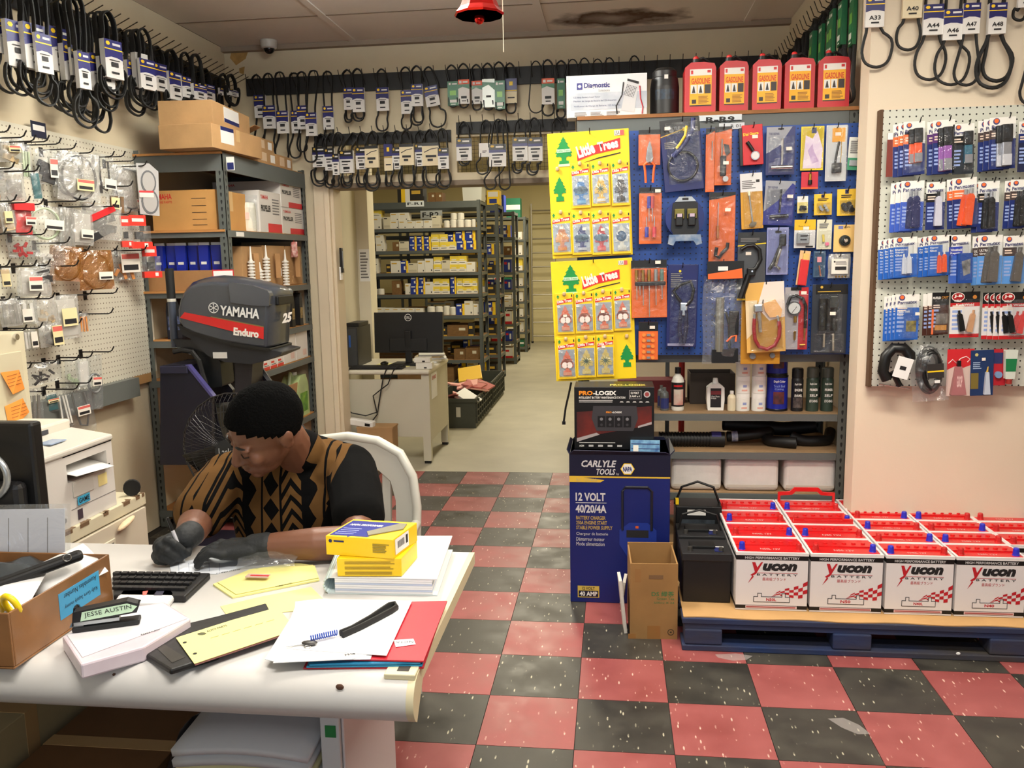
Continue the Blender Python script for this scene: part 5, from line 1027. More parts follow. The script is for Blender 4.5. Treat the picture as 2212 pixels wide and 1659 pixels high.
class Pk:
    """a carded product: local frame at its centre, u,v run 0..1 from the top corner"""
    def __init__(s, label, cat, cv, r, Y=YP-.045, m=None, th=.003, tilt=0, name='carded_tool', group=None, zoom=None, hook=None, bev=.002, rotz=0):
        a = at(*cv(r[0],r[3]),Y=Y); b = at(*cv(r[2],r[1]),Y=Y); s.w = b.x-a.x; s.h = b.z-a.z
        s.t = thing(name, label, cat, ((a.x+b.x)/2,Y,(a.z+b.z)/2), (0,tilt,rotz), group); s.m = m
        if m: s.body = B().box(-s.w/2,0,-s.h/2,s.w/2,th,s.h/2).build('card', m, s.t, bevel=bev)
        if hook is not None: put('hook', BH, hook, (s.t.location.x,YP,b.z-.012))
    def x(s, u): return (u-.5)*s.w
    def z(s, v): return (.5-v)*s.h
    def box(s, n, u0, v0, u1, v1, m, d0=.0, d1=.0015, bevel=0, par=None): return B().box(s.x(u0),-d1,s.z(v1),s.x(u1),-d0,s.z(v0)).build(n, m, par or s.t, bevel=bevel)
    def pg(s, n, P, m, d0=0, d1=.002, bevel=0, par=None):
        q = [(s.x(u),s.z(v)) for u,v in P]
        if sum(q[i][0]*q[(i+1)%len(q)][1]-q[(i+1)%len(q)][0]*q[i][1] for i in range(len(q))) < 0: q = q[::-1]
        return B().prism(q,-d1,-d0).build(n, m, par or s.t, bevel=bevel)
    def disc(s, n, u, v, r, m, d0=0, d1=.004, k=20, bevel=0, rz=None): return B().prism(circ(s.x(u),s.z(v),r,rz,k),-d1,-d0).build(n, m, s.t, bevel=bevel)
    def rod(s, n, u0, v0, u1, v1, r, m, d=.008, r1=None): return B().rod((s.x(u0),-d,s.z(v0)),(s.x(u1),-d,s.z(v1)),r,r1,10).build(n, m, s.t, smooth=40)
    def tube(s, n, P, r, m, d=.008, closed=False): return B().tube([(s.x(u),-d,s.z(v)) for u,v in P], r, 8, closed).build(n, m, s.t, smooth=50)
    def tx(s, st, u0, v0, u1, v1, m, d=.0022, par=None, **k): return txt(par or s.t, st, s.x(u0), s.z(v1), s.x(u1), s.z(v0), -d, m, **k)
    def fine(s, u0, v0, u1, v1, m, n=4, d=.0021, par=None): b = B(); lines(b, s.x(u0), s.z(v1), s.x(u1), s.z(v0), -d, n); return b.build('fine_print', m, par or s.t)
    def blister(s, u0, v0, u1, v1, d=.018, m=BLISTER): return s.box('blister', u0, v0, u1, v1, m, 0, d, bevel=.004)
    def sticker(s, u, v, w=.024, h=.014, d=.0225): return B().box(s.x(u)-w/2,-d-.0005,s.z(v)-h/2,s.x(u)+w/2,-d,s.z(v)+h/2).build('price_sticker', mat((240,228,214),.6), s.t)
def cA(x, y): return 1170+x/5.183, 240+y/5.183
def cB(x, y): return 1170+x/5.183, 540+y/5.183
def cC(x, y): return 1500+x/5.821, 240+y/5.821
def cD(x, y): return 1500+x/5.529, 500+y/5.529
# ---------------------------------------------------------------- air freshener displays
TREE = [(.5,1),(.56,.93),(.66,.87),(.60,.86),(.70,.79),(.80,.74),(.72,.73),(.78,.66),(.9,.60),(.84,.585),(.82,.56),(.95,.5),(1,.44),(.9,.43),(.97,.36),(.9,.32),(.76,.34),(.64,.30),(.64,.2),(.78,.19),(.80,.0),(.2,0),(.22,.19),(.36,.2),(.36,.30),(.24,.34),(.1,.32),(.03,.36),(.1,.43),(0,.44),(.05,.5),(.18,.56),(.16,.585),(.1,.60),(.22,.66),(.28,.73),(.2,.74),(.3,.79),(.4,.86),(.34,.87),(.44,.93)]
TGR = mat((12,140,62),.5); DISP = mat((246,214,20),.45); LRED = mat((214,30,38),.45)
def fir(K, n, u0, v0, u1, v1, m, d0=.0, d1=.002, par=None): return K.pg(n, [(u0+(u1-u0)*a, v1-(v1-v0)*b) for a,b in TREE], m, d0, d1, par=par)
def display(label, cv, r, tilt, tb, ts, ban, usa):
    K = Pk(label, 'display card', cv, r, YP-.03, DISP, .004, tilt, 'freshener_display', 'air freshener displays', hook=bp, bev=.006)
    g = fir(K, 'printed_tree', *tb, TGR); K.box('tree_caption', tb[0]+.02, tb[1]+(tb[3]-tb[1])*.42, tb[2]-.02, tb[1]+(tb[3]-tb[1])*.53, mat((196,226,196),.5), .0021, .003, par=g)
    K.tx('Little Trees', tb[0]+.03, tb[1]+(tb[3]-tb[1])*.44, tb[2]-.03, tb[1]+(tb[3]-tb[1])*.51, TGR, .0034, par=g)
    K.box('tree_base_caption', tb[0]+.035, tb[3]-.02, tb[2]-.035, tb[3], mat((190,226,190),.5), .0021, .003, par=g)
    fir(K, 'printed_tree', *ts, TGR)
    u0, v0, u1, v1 = ban; hh = (v1-v0)
    bn = K.pg('red_banner', [(u0,v1-hh*.5),(u0+(u1-u0)*.4,v0+hh*.28),(u1,v0),(u1,v0+hh*.52),(u0+(u1-u0)*.4,v0+hh*.72),(u0,v1)], LRED, 0, .0022)
    mid = u0+(u1-u0)*.5
    K.tx('Little', u0+.02, v1-hh*.72, u0+(u1-u0)*.45, v1-hh*.12, WHITE, .0026, par=bn, bold=.05, slope=15); K.tx('Trees', mid, v0+hh*.15, u1-.015, v0+hh*.62, WHITE, .0026, par=bn, bold=.05, slope=9)
    K.pg('underline', [(u0+.05,v1+hh*.12),(u0+(u1-u0)*.5,v1-hh*.12),(u1,v1-hh*.3),(u1,v1-hh*.25),(u0+(u1-u0)*.5,v1-hh*.06)], INK, 0, .0021)
    K.box('flag_mark', *usa, WHITE, 0, .0021); K.box('flag_stripe', usa[0]+(usa[2]-usa[0])*.6, usa[1], usa[2], usa[3], mat((206,90,90),.5), .0021, .003); K.tx('USA', usa[0]+.005, usa[1]+.004, usa[0]+(usa[2]-usa[0])*.55, usa[3]-.004, INK, .0024)
    return K
D1 = display('yellow air freshener display card, upper one on the tool rack', cA, (100,205,1000,1640), -2, (.09,.03,.30,.265), (.045,.345,.21,.54), (.36,.07,.89,.23), (.82,.01,.94,.05))
D2 = display('yellow air freshener display card, lower one on the tool rack', cB, (140,100,1040,1455), -2.2, (.13,.03,.35,.275), (.81,.71,.975,.90), (.38,.09,.84,.24), (.83,.02,.94,.055))
SLV = mat((176,182,188),.3,.3)
def freshener(cv, r, tree, label, extra=None, tilt=0, cap=None, stickpos=None):
    K = Pk(label, 'air freshener', cv, r, YP-.042, YEL, .006, tilt, 'air_freshener', 'carded air fresheners')
    K.box('window_foil', .08,.28,.92,.93, SLV, 0,.001); f = fir(K,'scent_tree',.14,.30,.88,.91, tree, .001,.0035)
    K.box('name_plate', .28,.83,.74,.895, cap or WHITE, .0036,.0042, par=f)
    bn = K.pg('red_banner', [(.06,.20),(.5,.16),(.94,.13),(.94,.215),(.5,.235),(.06,.28)], LRED, 0,.0012); K.tx('Little Trees', .09,.175,.91,.245, WHITE, .0016, par=bn, bold=.04, slope=5)
    fir(K,'mini_tree',.06,.04,.22,.13,TGR,0,.001); K.tx('1',.88,.04,.94,.10,INK,.001,bold=.03); K.box('film', .06,.28,.94,.95, CLEAR, .0045,.005)
    B().box(-.008,-.014,K.z(.07),.008,0,K.z(-.03)).build('peg_knob', mat((206,176,132),.5), K.t, bevel=.006)
    if extra == 'leaf':
        b = B()
        for a in range(5): an = .3+a*.65; b.X = Matrix.Translation((0,-.0042,K.z(.6)))@Matrix.Rotation(an,4,'Y'); b.add([(-K.w*.3,0,0),(0,0,.003),(K.w*.3,0,0),(0,0,-.003)],[(0,1,2,3)])
        b.build('printed_leaves', mat((40,96,40),.5), f)
    if extra == 'coco':
        K.disc('printed_coconut',.5,.62,K.w*.32,mat((150,60,24),.5),.0035,.0045,rz=K.w*.26); K.disc('coconut_half',.38,.66,K.w*.15,mat((236,220,214),.5),.0046,.0055,rz=K.w*.17); K.disc('coconut_half',.64,.66,K.w*.15,mat((236,220,214),.5),.0046,.0055,rz=K.w*.17)
    if extra == 'disc': K.disc('printed_disc',.5,.58,K.w*.27,mat((70,120,160),.5,rgb2=(30,50,80),sc=60),.0035,.0045)
    if extra == 'oval': K.disc('printed_oval',.5,.6,K.w*.38,mat((110,150,170),.4,rgb2=(40,60,90),sc=50),.0035,.0045,rz=K.w*.2)
    if stickpos: K.sticker(*stickpos, w=.017, h=.012, d=.005)
    return K
for r, m, lab, ex, cap, sp in (((330,575,545,1090),mat((40,130,200),.5),'sky blue','oval',mat((120,180,220),.5),(.5,.38)),((555,570,765,1065),mat((240,190,40),.5),'golden yellow','leaf',None,(.55,.36)),((780,555,985,1060),mat((44,30,26),.5),'dark brown',None,INK,(.48,.38)),
   ((115,1120,335,1610),mat((236,170,50),.5,rgb2=(190,80,90),sc=18),'sunset orange',None,mat((230,140,30),.5),(.5,.38)),((340,1125,555,1610),mat((24,44,120),.5),'navy blue','oval',mat((200,200,206),.5),(.65,.4)),((560,1120,770,1610),mat((206,30,40),.5),'scarlet','oval',mat((236,120,110),.5),(.6,.42)),((785,1120,1000,1600),mat((224,222,208),.5),'off-white','disc',mat((214,212,200),.5),None)):
    freshener(cA, r, m, '%s tree air freshener pack on the upper yellow display' % lab, ex, -2, cap, sp)
ORG = mat((238,100,36),.5)
for k, r in enumerate(((165,480,360,945),(375,470,585,935),(590,450,800,925),(805,430,1005,905))): freshener(cB, r, ORG, 'orange coconut tree air freshener, %s in the top row of the lower display' % ordn(k), 'coco', -2, mat((240,160,120),.5), ((.5,.55),None,(.45,.5),(.6,.48))[k])
freshener(cB, (180,985,385,1445), ORG, 'orange coconut tree air freshener in the bottom row of the lower display', 'coco', -2, mat((240,160,120),.5))
freshener(cB, (395,965,605,1430), mat((226,196,90),.5), 'yellow vanilla tree air freshener beside the orange one, lower display', 'leaf', -1, mat((230,206,120),.5)); freshener(cB, (615,955,815,1420), mat((226,196,90),.5), 'yellow vanilla tree air freshener beside the bare peg, lower display', 'leaf', -1, mat((230,206,120),.5), (.4,.27))
B().box(-.008,-.016,D1.z(.30),.008,0,D1.z(.265)).build('empty_peg', mat((206,176,132),.5), D1.t, (D1.x(.11),0,0), bevel=.006); B().box(-.008,-.016,D2.z(.66),.008,0,D2.z(.625)).build('empty_peg', mat((206,176,132),.5), D2.t, (D2.x(.9),0,0), bevel=.006)
# ---------------------------------------------------------------- carded tools
GP = 'carded tools on the blue pegboard'
OR = mat((226,106,38),.5); NV = mat((20,30,92),.4); GRY = mat((128,128,130),.4,.5); BKP = mat((14,14,15),.4)
def tool(label, cat, cv, r, m, **k): return Pk(label, cat, cv, r, m=m, group=GP, hook=bp, **k)
K = tool('pliers with orange handles in an orange blister pack', 'pliers', cA, (1085,205,1330,610), OR)
K.box('black_header',0,0,1,.13,BKP,0,.001); K.blister(.02,.1,.98,.97)
for s in (-1,1):
    K.pg('jaw',[(.5,.30),(.5+s*.1,.5),(.5+s*.17,.82),(.5+s*.12,.96),(.5,.9)],GRY,.004,.012,bevel=.002)
    K.tube('handle',[(.5+s*.1,.92),(.5+s*.24,1.0),(.5+s*.2,1.15),(.5+s*.16,1.5)],.0055,ORG,.01)
K = tool('band wrench with yellow handle on a navy card', 'wrench', cA, (1345,75,1800,900), NV, tilt=-5, th=.004)
K.box('black_header',0,0,1,.2,BKP,0,.001); K.tx('CARLYLE',.1,.1,.5,.15,GREYINK,.0014,bold=.02); K.tx('TOOLS',.25,.16,.5,.2,GREYINK,.0014,bold=.02); K.disc('badge',.6,.15,.008,YEL,0,.0014,6); K.pg('gold_line',[(0,.22),(.6,.14),(.6,.15),(0,.235)],GOLD,0,.0014)
K.tube('band',[(.5+.37*math.cos(a),.66+.2*math.sin(a)) for a in (2*math.pi*k/24 for k in range(24))],.005,BKP,.012,True); K.tube('handle',[(.84,.02),(.8,.18),(.6,.34),(.4,.45),(.25,.52)],.011,NV,.016); K.tube('yellow_grip',[(.66,.12),(.6,.25),(.45,.36),(.36,.41)],.006,YEL,.024); K.blister(.12,.05,.95,.9,.03); K.fine(.08,.3,.4,.4,GREYINK); K.sticker(.18,.12)
K = tool('four-piece screwdriver set on an orange card', 'screwdriver', cA, (1090,850,1345,1490), OR); K.box('black_header',0,0,1,.1,BKP,0,.001)
for u, m, v0, v1, hd in ((.44,mat((70,70,150),.3),.16,.37,0),(.58,mat((190,80,80),.3),.16,.37,0),(.34,mat((60,60,150),.3),.7,.88,1),(.68,mat((200,70,80),.3),.7,.88,1)):
    K.rod('handle',u,v0,u,v1,.009,m,.013); K.rod('shaft',u,(v1 if not hd else .52),u,(.6 if not hd else v0),.0025,CHROME,.013)
K.blister(.03,.08,.97,.95,.026); K.sticker(.82,.07)
K = Pk('blue ratchet strap pack with black inner tray', 'strap', cA, (1380,960,1815,1420), YP-.05, None, group=GP, hook=bp)
K.pg('strap_ring',[(.5+.5*math.cos(a)*(1 if math.sin(a) < .3 else 1), .52+.5*math.sin(a)) for a in (2*math.pi*k/28 for k in range(28))],mat((16,40,112),.5),0,.04,bevel=.006)
K.pg('inner_tray',[(.18,.16),(.3,.1),(.7,.1),(.82,.16),(.86,.8),(.78,.96),(.22,.96),(.14,.8)],mat((14,14,15),.4),.041,.05,bevel=.004); K.pg('top_clip',[(.34,.0),(.66,.0),(.78,.12),(.24,.12)],SILVER,.041,.054); K.box('clip_slot',.42,.03,.58,.085,INK,.0541,.055)
for u in (.22,.54):
    K.box('buckle',u,.3,u+.26,.55,mat((120,110,60),.35,.8),.05,.066,bevel=.003); K.box('ratchet_drum',u+.03,.42,u+.22,.72,BKP,.0505,.072,bevel=.004); K.box('strap_face',u+.07,.42,u+.19,.5,mat((190,170,190),.4),.0721,.074)
K.pg('base_label',[(.1,.93),(.9,.93),(.94,1.16),(.8,1.2),(.72,1.09),(.26,1.09),(.2,1.2),(.06,1.16)],mat((64,104,150),.4,rgb2=(150,160,172),sc=30),.03,.055)
K = tool('six screwdrivers in a black holder on an orange card', 'screwdriver', cB, (1005,110,1405,760), OR, tilt=-1); K.box('black_header',0,0,1,.14,BKP,0,.001)
for k, u in enumerate((.15,.24,.33,.5,.69,.86)): K.rod('handle',u,.16,u,.36,.0085,[BRASS,mat((150,80,40),.4),BRASS,BRASS,SILVER,mat((90,120,110),.3)][k],.014); K.rod('shaft',u,.42,u,[.68,.6,.78,.98,.78,.68][k],.0025,CHROME,.014)
K.box('holder',.1,.37,.96,.44,BKP,.004,.024,bevel=.004); K.blister(.02,.12,.98,.98,.028); K.sticker(.75,.04)
K = tool('black jointed filter pliers on a navy card', 'pliers', cB, (1400,160,1750,1085), NV, th=.004, tilt=1); K.fine(.1,.1,.5,.28,GREYINK,8); K.disc('badge',.4,.08,.006,YEL,0,.001,6)
K.tube('jaw_loop',[(.45,.45),(.3,.38),(.2,.32),(.4,.24),(.75,.2),(.85,.3),(.8,.42),(.6,.5)],.007,BKP,.014); K.box('pivot',.42,.46,.66,.62,CHROME,.006,.02,bevel=.004)
for u0, u1 in ((.47,.42),(.62,.66)): K.tube('handle',[(u0,.55),(u1,.75),(.5 if u0 < .5 else .58,.95)],.009,mat((26,28,60),.4),.014)
K.blister(.1,.18,.95,.97,.03); K.box('base_strip',.05,.96,.9,.99,mat((150,150,180),.4),0,.001)
K = tool('small orange card of paired terminal clips', 'terminal', cB, (1085,805,1305,1230), OR); K.box('black_header',0,0,1,.24,BKP,0,.001); K.sticker(.7,.14,d=.003)
for j in range(5):
    for u in (.27,.73): K.disc('blister_bubble',u,.34+.15*j,.0085,mat((232,140,70),.15),0,.006,14,bevel=.002)
    K.box('clip',.42,.31+.15*j,.6,.37+.15*j,STEEL,.001,.006)
# signs at the top of the rack
K = Pk('white rack sign reading R-R9', 'sign', cC, (52,35,600,130), RY0-.012, mat((214,222,228),.5), name='rack_sign'); K.tx('R-R9',.17,.32,.83,1.25,INK,.0012,bold=.03)
K = Pk('small white bay sign reading R 01 behind the tool packs', 'sign', cC, (310,140,632,235), YP-.006, mat((206,212,218),.5), name='bay_sign'); K.tx('R 01',.46,.25,.84,.75,INK,.0012)
def solder(cv, r, label, x, behind=False):
    K = tool(label, 'soldering iron', cv, r, OR); K.pg('black_header',[(0,0),(1,0),(1,.04),(.3,.09),(0,.1)],BKP,0,.001); K.blister(.03,.06,.97,.97,.03); return K
K = solder(cC, (135,215,260,1020), 'narrow orange tool pack half hidden behind the gauge pack', 0); K.rod('shaft',.7,.2,.7,.5,.003,CHROME)
K = solder(cC, (250,190,475,935), 'black dwell gauge tool in an orange blister pack', 0); K.rod('rod',.4,.22,.4,.5,.004,CHROME,.014); K.box('body',.3,.5,.66,.85,BKP,.004,.026,bevel=.006); K.pg('coil_lead',[(.5,.3),(.8,.32),(.9,.45),(.7,.5),(.6,.45)],BKP,.004,.014); K.disc('dial',.62,.9,.012,STEEL,.006,.03); K.sticker(.62,.63,d=.031)
K = solder(cC, (175,1015,520,1955), 'orange soldering iron pack with curled black lead', 0); K.rod('tip',.34,.14,.33,.45,.0022,CHROME,.012); K.rod('barrel',.33,.45,.33,.62,.006,mat((200,130,70),.3,.6),.014); K.tube('lead',[(.3,.74),(.25,.85),(.4,.88),(.5,.82),(.7,.75),(.72,.68)],.008,BKP,.014); K.sticker(.68,.24,d=.031)
K = tool('red dial gauge pack with black side panel', 'gauge', cC, (600,165,870,680), mat((196,26,36),.45), tilt=-3, th=.02); K.tx('Dial Gauge',.05,.2,.8,.29,YEL,.001,bold=.03,slope=4); K.rod('stem',.22,.42,.5,.66,.008,BKP,.008); K.disc('dial_case',.58,.78,.019,CHROME,.002,.016); K.disc('dial_face',.58,.78,.015,mat((222,214,214),.4),.0161,.0168); K.sticker(.62,.3,d=.001); B().box(K.x(-.14),0,K.z(1),K.x(0)-.001,.02,K.z(.06)).build('side_panel', BKP, K.t)
K = tool('chrome T-handle tool on a grey and navy card, upper of two', 'tyre tool', cC, (895,190,1272,805), mat((150,152,160),.4)); K.pg('navy_panel',[(0,.55),(.45,.4),(.9,.0),(1,.0),(1,1),(0,1)],mat((40,46,100),.4),0,.001); K.rod('shank',.54,.25,.54,.8,.005,CHROME,.014); K.rod('cross_handle',.16,.85,.9,.85,.009,CHROME,.014); K.tx('TIRE REPAIR',.08,.12,.45,.17,NV,.0012); K.sticker(.76,.47); K.blister(.05,.2,.95,.97,.024); K.box('slot',.4,.03,.6,.06,INK,0,.0011)
K = tool('T-handle reamer on a grey and navy card, lower of two', 'tyre tool', cC, (870,870,1262,1440), mat((150,152,160),.4), tilt=3); K.pg('navy_panel',[(0,.7),(.45,.45),(.9,.05),(1,.1),(1,1),(0,1)],mat((44,50,130),.4),0,.001); K.rod('shank',.52,.2,.52,.72,.0045,BKP,.014); K.rod('cross_handle',.2,.82,.82,.78,.008,mat((60,60,64),.25,.7),.014); K.tx('TIRE REPAIR',.08,.13,.42,.18,NV,.0012); K.sticker(.82,.35); K.blister(.05,.18,.95,.97,.024)
K = tool('yellow pack with a pastel picture, shiny film', 'bulb', cC, (1330,185,1637,750), mat((240,212,40),.4)); K.pg('white_flare',[(.2,.2),(.5,.28),(.7,.1),(.95,.5),(.9,.95),(.1,.95)],mat((232,220,226),.4,rgb2=(214,190,224),sc=25),0,.001); K.box('badge',.45,.03,.66,.16,NV,.001,.002); K.pg('picture',[(.3,.55),(.5,.4),(.6,.6),(.8,.8),(.5,.85)],mat((190,160,200),.4),.0012,.002); K.blister(.02,.02,.98,.98,.02)
K = tool('clear pack with orange header and black cube on a wire', 'flasher', cC, (1640,170,1930,885), mat((214,216,218),.3)); K.box('orange_header',.28,.05,.9,.3,mat((228,160,40),.5),.001,.002); K.tube('wire',[(.6,.3),(.5,.5),(.42,.7)],.005,BKP,.01); K.tube('thin_wire',[(.7,.3),(.72,.5),(.68,.68)],.0016,BRASS,.008); K.box('relay',.28,.68,.7,.86,BKP,.003,.03,bevel=.003); K.blister(.02,.02,.98,.98,.034); K.sticker(.55,.16,d=.003)
K = tool('white and green carded part hanging past the pegboard edge', 'fuse', cC, (1925,325,2170,745), mat((226,228,222),.5), tilt=3); K.box('green_panel',0,.63,1,1,mat((60,150,110),.5),0,.001); K.box('foil_part',.1,.7,.75,.88,SLV,.001,.008,bevel=.002); K.fine(.1,.1,.6,.5,GREYINK,7); K.box('barcode',.55,.52,.85,.58,INK,0,.001); K.box('black_mark',.78,.18,.95,.26,INK,0,.001)
K = tool('small red card with brass fitting beneath the yellow pack', 'fitting', cC, (1340,760,1560,982), mat((200,40,60),.5)); K.box('orange_foot',0,.9,1,1,ORANGE,0,.001); K.rod('fitting',.5,.1,.5,.7,.006,BRASS,.008); K.rod('fitting_foot',.5,.5,.5,.75,.009,BKP,.008)
K = tool('inspection mirror on a white-topped amber card', 'mirror', cC, (575,775,868,1485), mat((206,150,40),.45), tilt=-3, th=.004); K.box('white_header',0,0,1,.33,mat((220,220,222),.5),0,.001); K.fine(.08,.12,.7,.28,GREYINK,5,.0013); K.rod('stem',.38,.36,.5,.87,.0035,SILVER,.008); K.box('sleeve_end',.33,.32,.43,.4,mat((226,230,200),.4),.004,.012); K.pg('mirror_head',[(.34,.92),(.46,.87),(.66,.88),(.68,.91),(.56,.96),(.38,.96)],mat((110,100,80),.3,.6),.004,.012); K.box('black_mark',.72,.12,.88,.17,INK,0,.0012); K.blister(.1,.33,.9,.98,.02)
for r, lab in (((1290,1068,1432,1285),'smallest pale yellow pack of black clips'),((1500,1038,1735,1310),'amber pack of silver fuses'),((1788,975,2050,1318),'yellow pack of black knobs')):
    K = tool(lab, 'clip', cC, r, mat((234,190,50),.5) if 'smallest' not in lab else mat((230,214,130),.5), tilt=-1); K.box('badge',.4,.02,.58,.18,NV,0,.001)
    if 'smallest' in lab: K.box('white_top',0,0,1,.35,WHITE,0,.0012)
    rk = random.Random(len(lab))
    for j in range(6): K.disc('loose_part',.3+.08*j+rk.uniform(-.04,.04),.68+rk.uniform(-.12,.12),.006 if 'knobs' not in lab else .011,SILVER if 'fuses' in lab else BKP,.002,.012+.002*j,10)
    K.blister(.12,.4,.95,.95,.022)
    if 'smallest' not in lab: K.fine(.2,.2,.8,.34,INK,2)
K = tool('lilac-blue pack with a black battery tool', 'tool', cC, (900,1460,1190,2060), mat((150,156,206),.35)); K.box('slot',.38,.07,.66,.12,INK,0,.001); K.tube('arm',[(.75,.24),(.55,.45),(.3,.75),(.12,.88)],.008,BKP,.014); K.box('head',.55,.14,.85,.4,BKP,.004,.024,bevel=.006); K.tube('chrome_arm',[(.6,.45),(.4,.8),(.6,.88)],.007,CHROME,.018); K.blister(.03,.03,.97,.97,.03)
K = tool('yellow-topped pack with a silver plug adapter', 'adapter', cC, (1250,1362,1528,1725), mat((226,226,226),.35)); K.box('yellow_header',0,0,1,.36,mat((240,186,30),.5),0,.0012); K.tx('Ramcharger',.2,.2,.75,.27,INK,.0014); K.box('adapter',.1,.45,.7,.85,SILVER,.002,.02,bevel=.004); K.box('slot_mark',.25,.55,.6,.6,INK,.0201,.021); K.box('slot_mark',.25,.68,.55,.73,INK,.0201,.021); K.box('barcode',.55,.92,.9,.98,INK,0,.001); K.blister(.02,.4,.98,.9,.03); K.sticker(.55,.3,d=.0015)
K = tool('cream card with pink and yellow bulbs', 'bulb', cC, (1532,1362,1735,1740), mat((222,220,196),.45)); K.fine(.15,.12,.8,.3,GREYINK,3); K.disc('pink_bulb',.68,.82,.008,mat((226,110,150),.4),.001,.012,12); K.rod('yellow_bulb',.4,.5,.45,.75,.005,mat((220,200,90),.3),.008); K.blister(.1,.35,.9,.95,.016)
K = tool('round black rubber dome on a cream and amber card', 'dome', cC, (1745,1425,2030,1775), mat((236,196,120),.5)); K.box('badge',.2,.04,.42,.16,mat((110,120,180),.5),0,.001); K.tx('NAPA',.5,.06,.75,.12,INK,.001)
B().lathe([(0,.03),(.006,.03),(.009,.026),(.011,.018),(.015,.022),(.018,.02),(.019,.012),(.023,.012),(.024,0),(0,0)],24,mis=[1,1,1,0,0,0,0,0,0]).build('dome', [mat((40,46,46),.35),CHROME], K.t, (0,-.002,K.z(.58)), (90,0,0), smooth=40)
K = tool('slanted red wax tube in a yellow-topped wrap', 'wax', cD, (1230,228,1372,645), mat((226,190,140),.4), tilt=6); K.box('red_stick',.12,.25,.92,1,mat((206,44,48),.4),.002,.016,bevel=.004); K.box('cap',.3,.08,.8,.26,mat((236,190,110),.4),.002,.014)
K = tool('narrow clear pack with a copper tip', 'tip', cD, (1415,232,1572,550), mat((60,96,130),.35)); K.box('pink_label',.3,.22,.65,.42,mat((226,150,160),.5),.001,.002); K.rod('tip',.45,.55,.6,.95,.0035,mat((190,110,70),.3,.7),.008); K.blister(.05,.03,.95,.98,.018)
K = tool('clear bag with a white barcode label', 'bag', cD, (1590,265,1868,560), None); pillow(B(),K.w,K.h,.014,11).build('film', FROST, K.t, (0,0,K.h/2), smooth=80); K.box('label',.12,.2,.86,.82,mat((226,224,216),.6),.014,.016); K.box('barcode',.28,.52,.78,.66,INK,.0161,.0166); K.disc('emblem',.25,.32,.004,INK,.0161,.0166,8); K.fine(.3,.3,.8,.45,GREYINK,3,.0167)
for j in range(4): K.rod('brass_end',.35+.14*j,.9,.38+.14*j,.96,.003,BRASS,.006)
K = tool('large dark grey card with a black band wrench and yellow edges', 'wrench', cD, (505,5,860,825), mat((74,76,80),.4), th=.004); K.box('black_header',0,0,1,.16,mat((40,42,44),.4),0,.001); K.pg('yellow_line',[(0,.19),(1,.155),(1,.17),(0,.205)],YEL,0,.0012); K.box('yellow_line',0,.97,1,1,YEL,0,.0012); K.fine(.1,.08,.8,.14,GREYINK,3,.0013)
K.tube('band',[(.1,.25),(.3,.2),(.55,.19),(.75,.26),(.8,.4),(.65,.52),(.45,.58)],.009,BKP,.016); K.box('joint',.33,.52,.62,.64,BKP,.004,.024,bevel=.004); K.tube('handle',[(.38,.62),(.25,.8),(.12,.96)],.014,BKP,.018); K.disc('rivet',.5,.57,.004,CHROME,.0241,.026,10); K.sticker(.38,.31,d=.003)
K = tool('clear bag of a grease gun with orange and black header', 'grease gun', cD, (90,350,580,1580), None); pillow(B(),K.w,K.h*.86,.03,21).build('film', CLEAR, K.t, (0,0,K.z(.14)), smooth=80); K.box('header',.08,0,1,.17,BKP,.03,.036); K.pg('orange_panel',[(.1,.17),(.1,.12),(.5,.1),(.95,.07),(.97,.165)],ORG,.0361,.037); K.box('label',.35,.05,.6,.09,WHITE,.0361,.0372)
K.rod('barrel',.44,.35,.44,.88,.02,mat((150,148,138),.3,.7),.0); K.tube('lever',[(.3,.54),(.42,.48),(.6,.5),(.68,.6),(.7,.85)],.006,BKP,-.0); K.box('tray',.25,.86,.85,.99,BKP,-.012,.014); K.tube('orange_tie',[(.62,.78),(.75,.73),(.86,.72),(.85,.78)],.005,ORG,.012); K.box('black_part',.68,.48,.92,.72,BKP,-.01,.012,bevel=.004); K.box('black_part',.7,.85,.92,.98,BKP,-.01,.012)
K = tool('amber backing card with grey clamps behind the red hose card', 'clamp', cD, (555,830,1050,1590), mat((200,140,30),.5), rotz=0); K.t.location.y += .02; K.disc('clamp',.3,.87,.014,GRY,.001,.016,10); K.disc('clamp',.8,.86,.012,GRY,.001,.014,10)
K = tool('cream and amber card with a looped red hose and chrome gauge', 'gauge', cD, (600,600,1085,1440), mat((226,176,90),.45), tilt=-3, th=.004); K.pg('white_flare',[(.5,.0),(1,.0),(1,.5),(.6,.55),(.3,.35)],mat((232,220,210),.4),0,.001); K.pg('white_flare',[(0,.25),(.3,.25),(.2,.7),(0,.8)],mat((230,208,170),.4),0,.001); K.t.location.y -= .015
K.tube('red_hose',[(.2,.5),(.18,.65),(.2,.8),(.3,.91),(.5,.95),(.7,.9),(.82,.78),(.84,.65),(.82,.56)],.0085,mat((150,30,36),.35),.02); K.rod('chrome_pump',.32,.38,.34,.7,.009,CHROME,.024); K.box('gauge_head',.18,.3,.42,.42,CHROME,.006,.034,bevel=.006); K.rod('fitting',.2,.44,.2,.52,.006,SILVER,.02); K.rod('fitting',.79,.48,.82,.57,.005,SILVER,.02); K.pg('moulded_tray',[(.45,.3),(.75,.25),(.92,.4),(.88,.5),(.6,.5),(.48,.4)],mat((232,180,120),.3),.001,.014,bevel=.004); K.blister(.08,.26,.95,.97,.04)
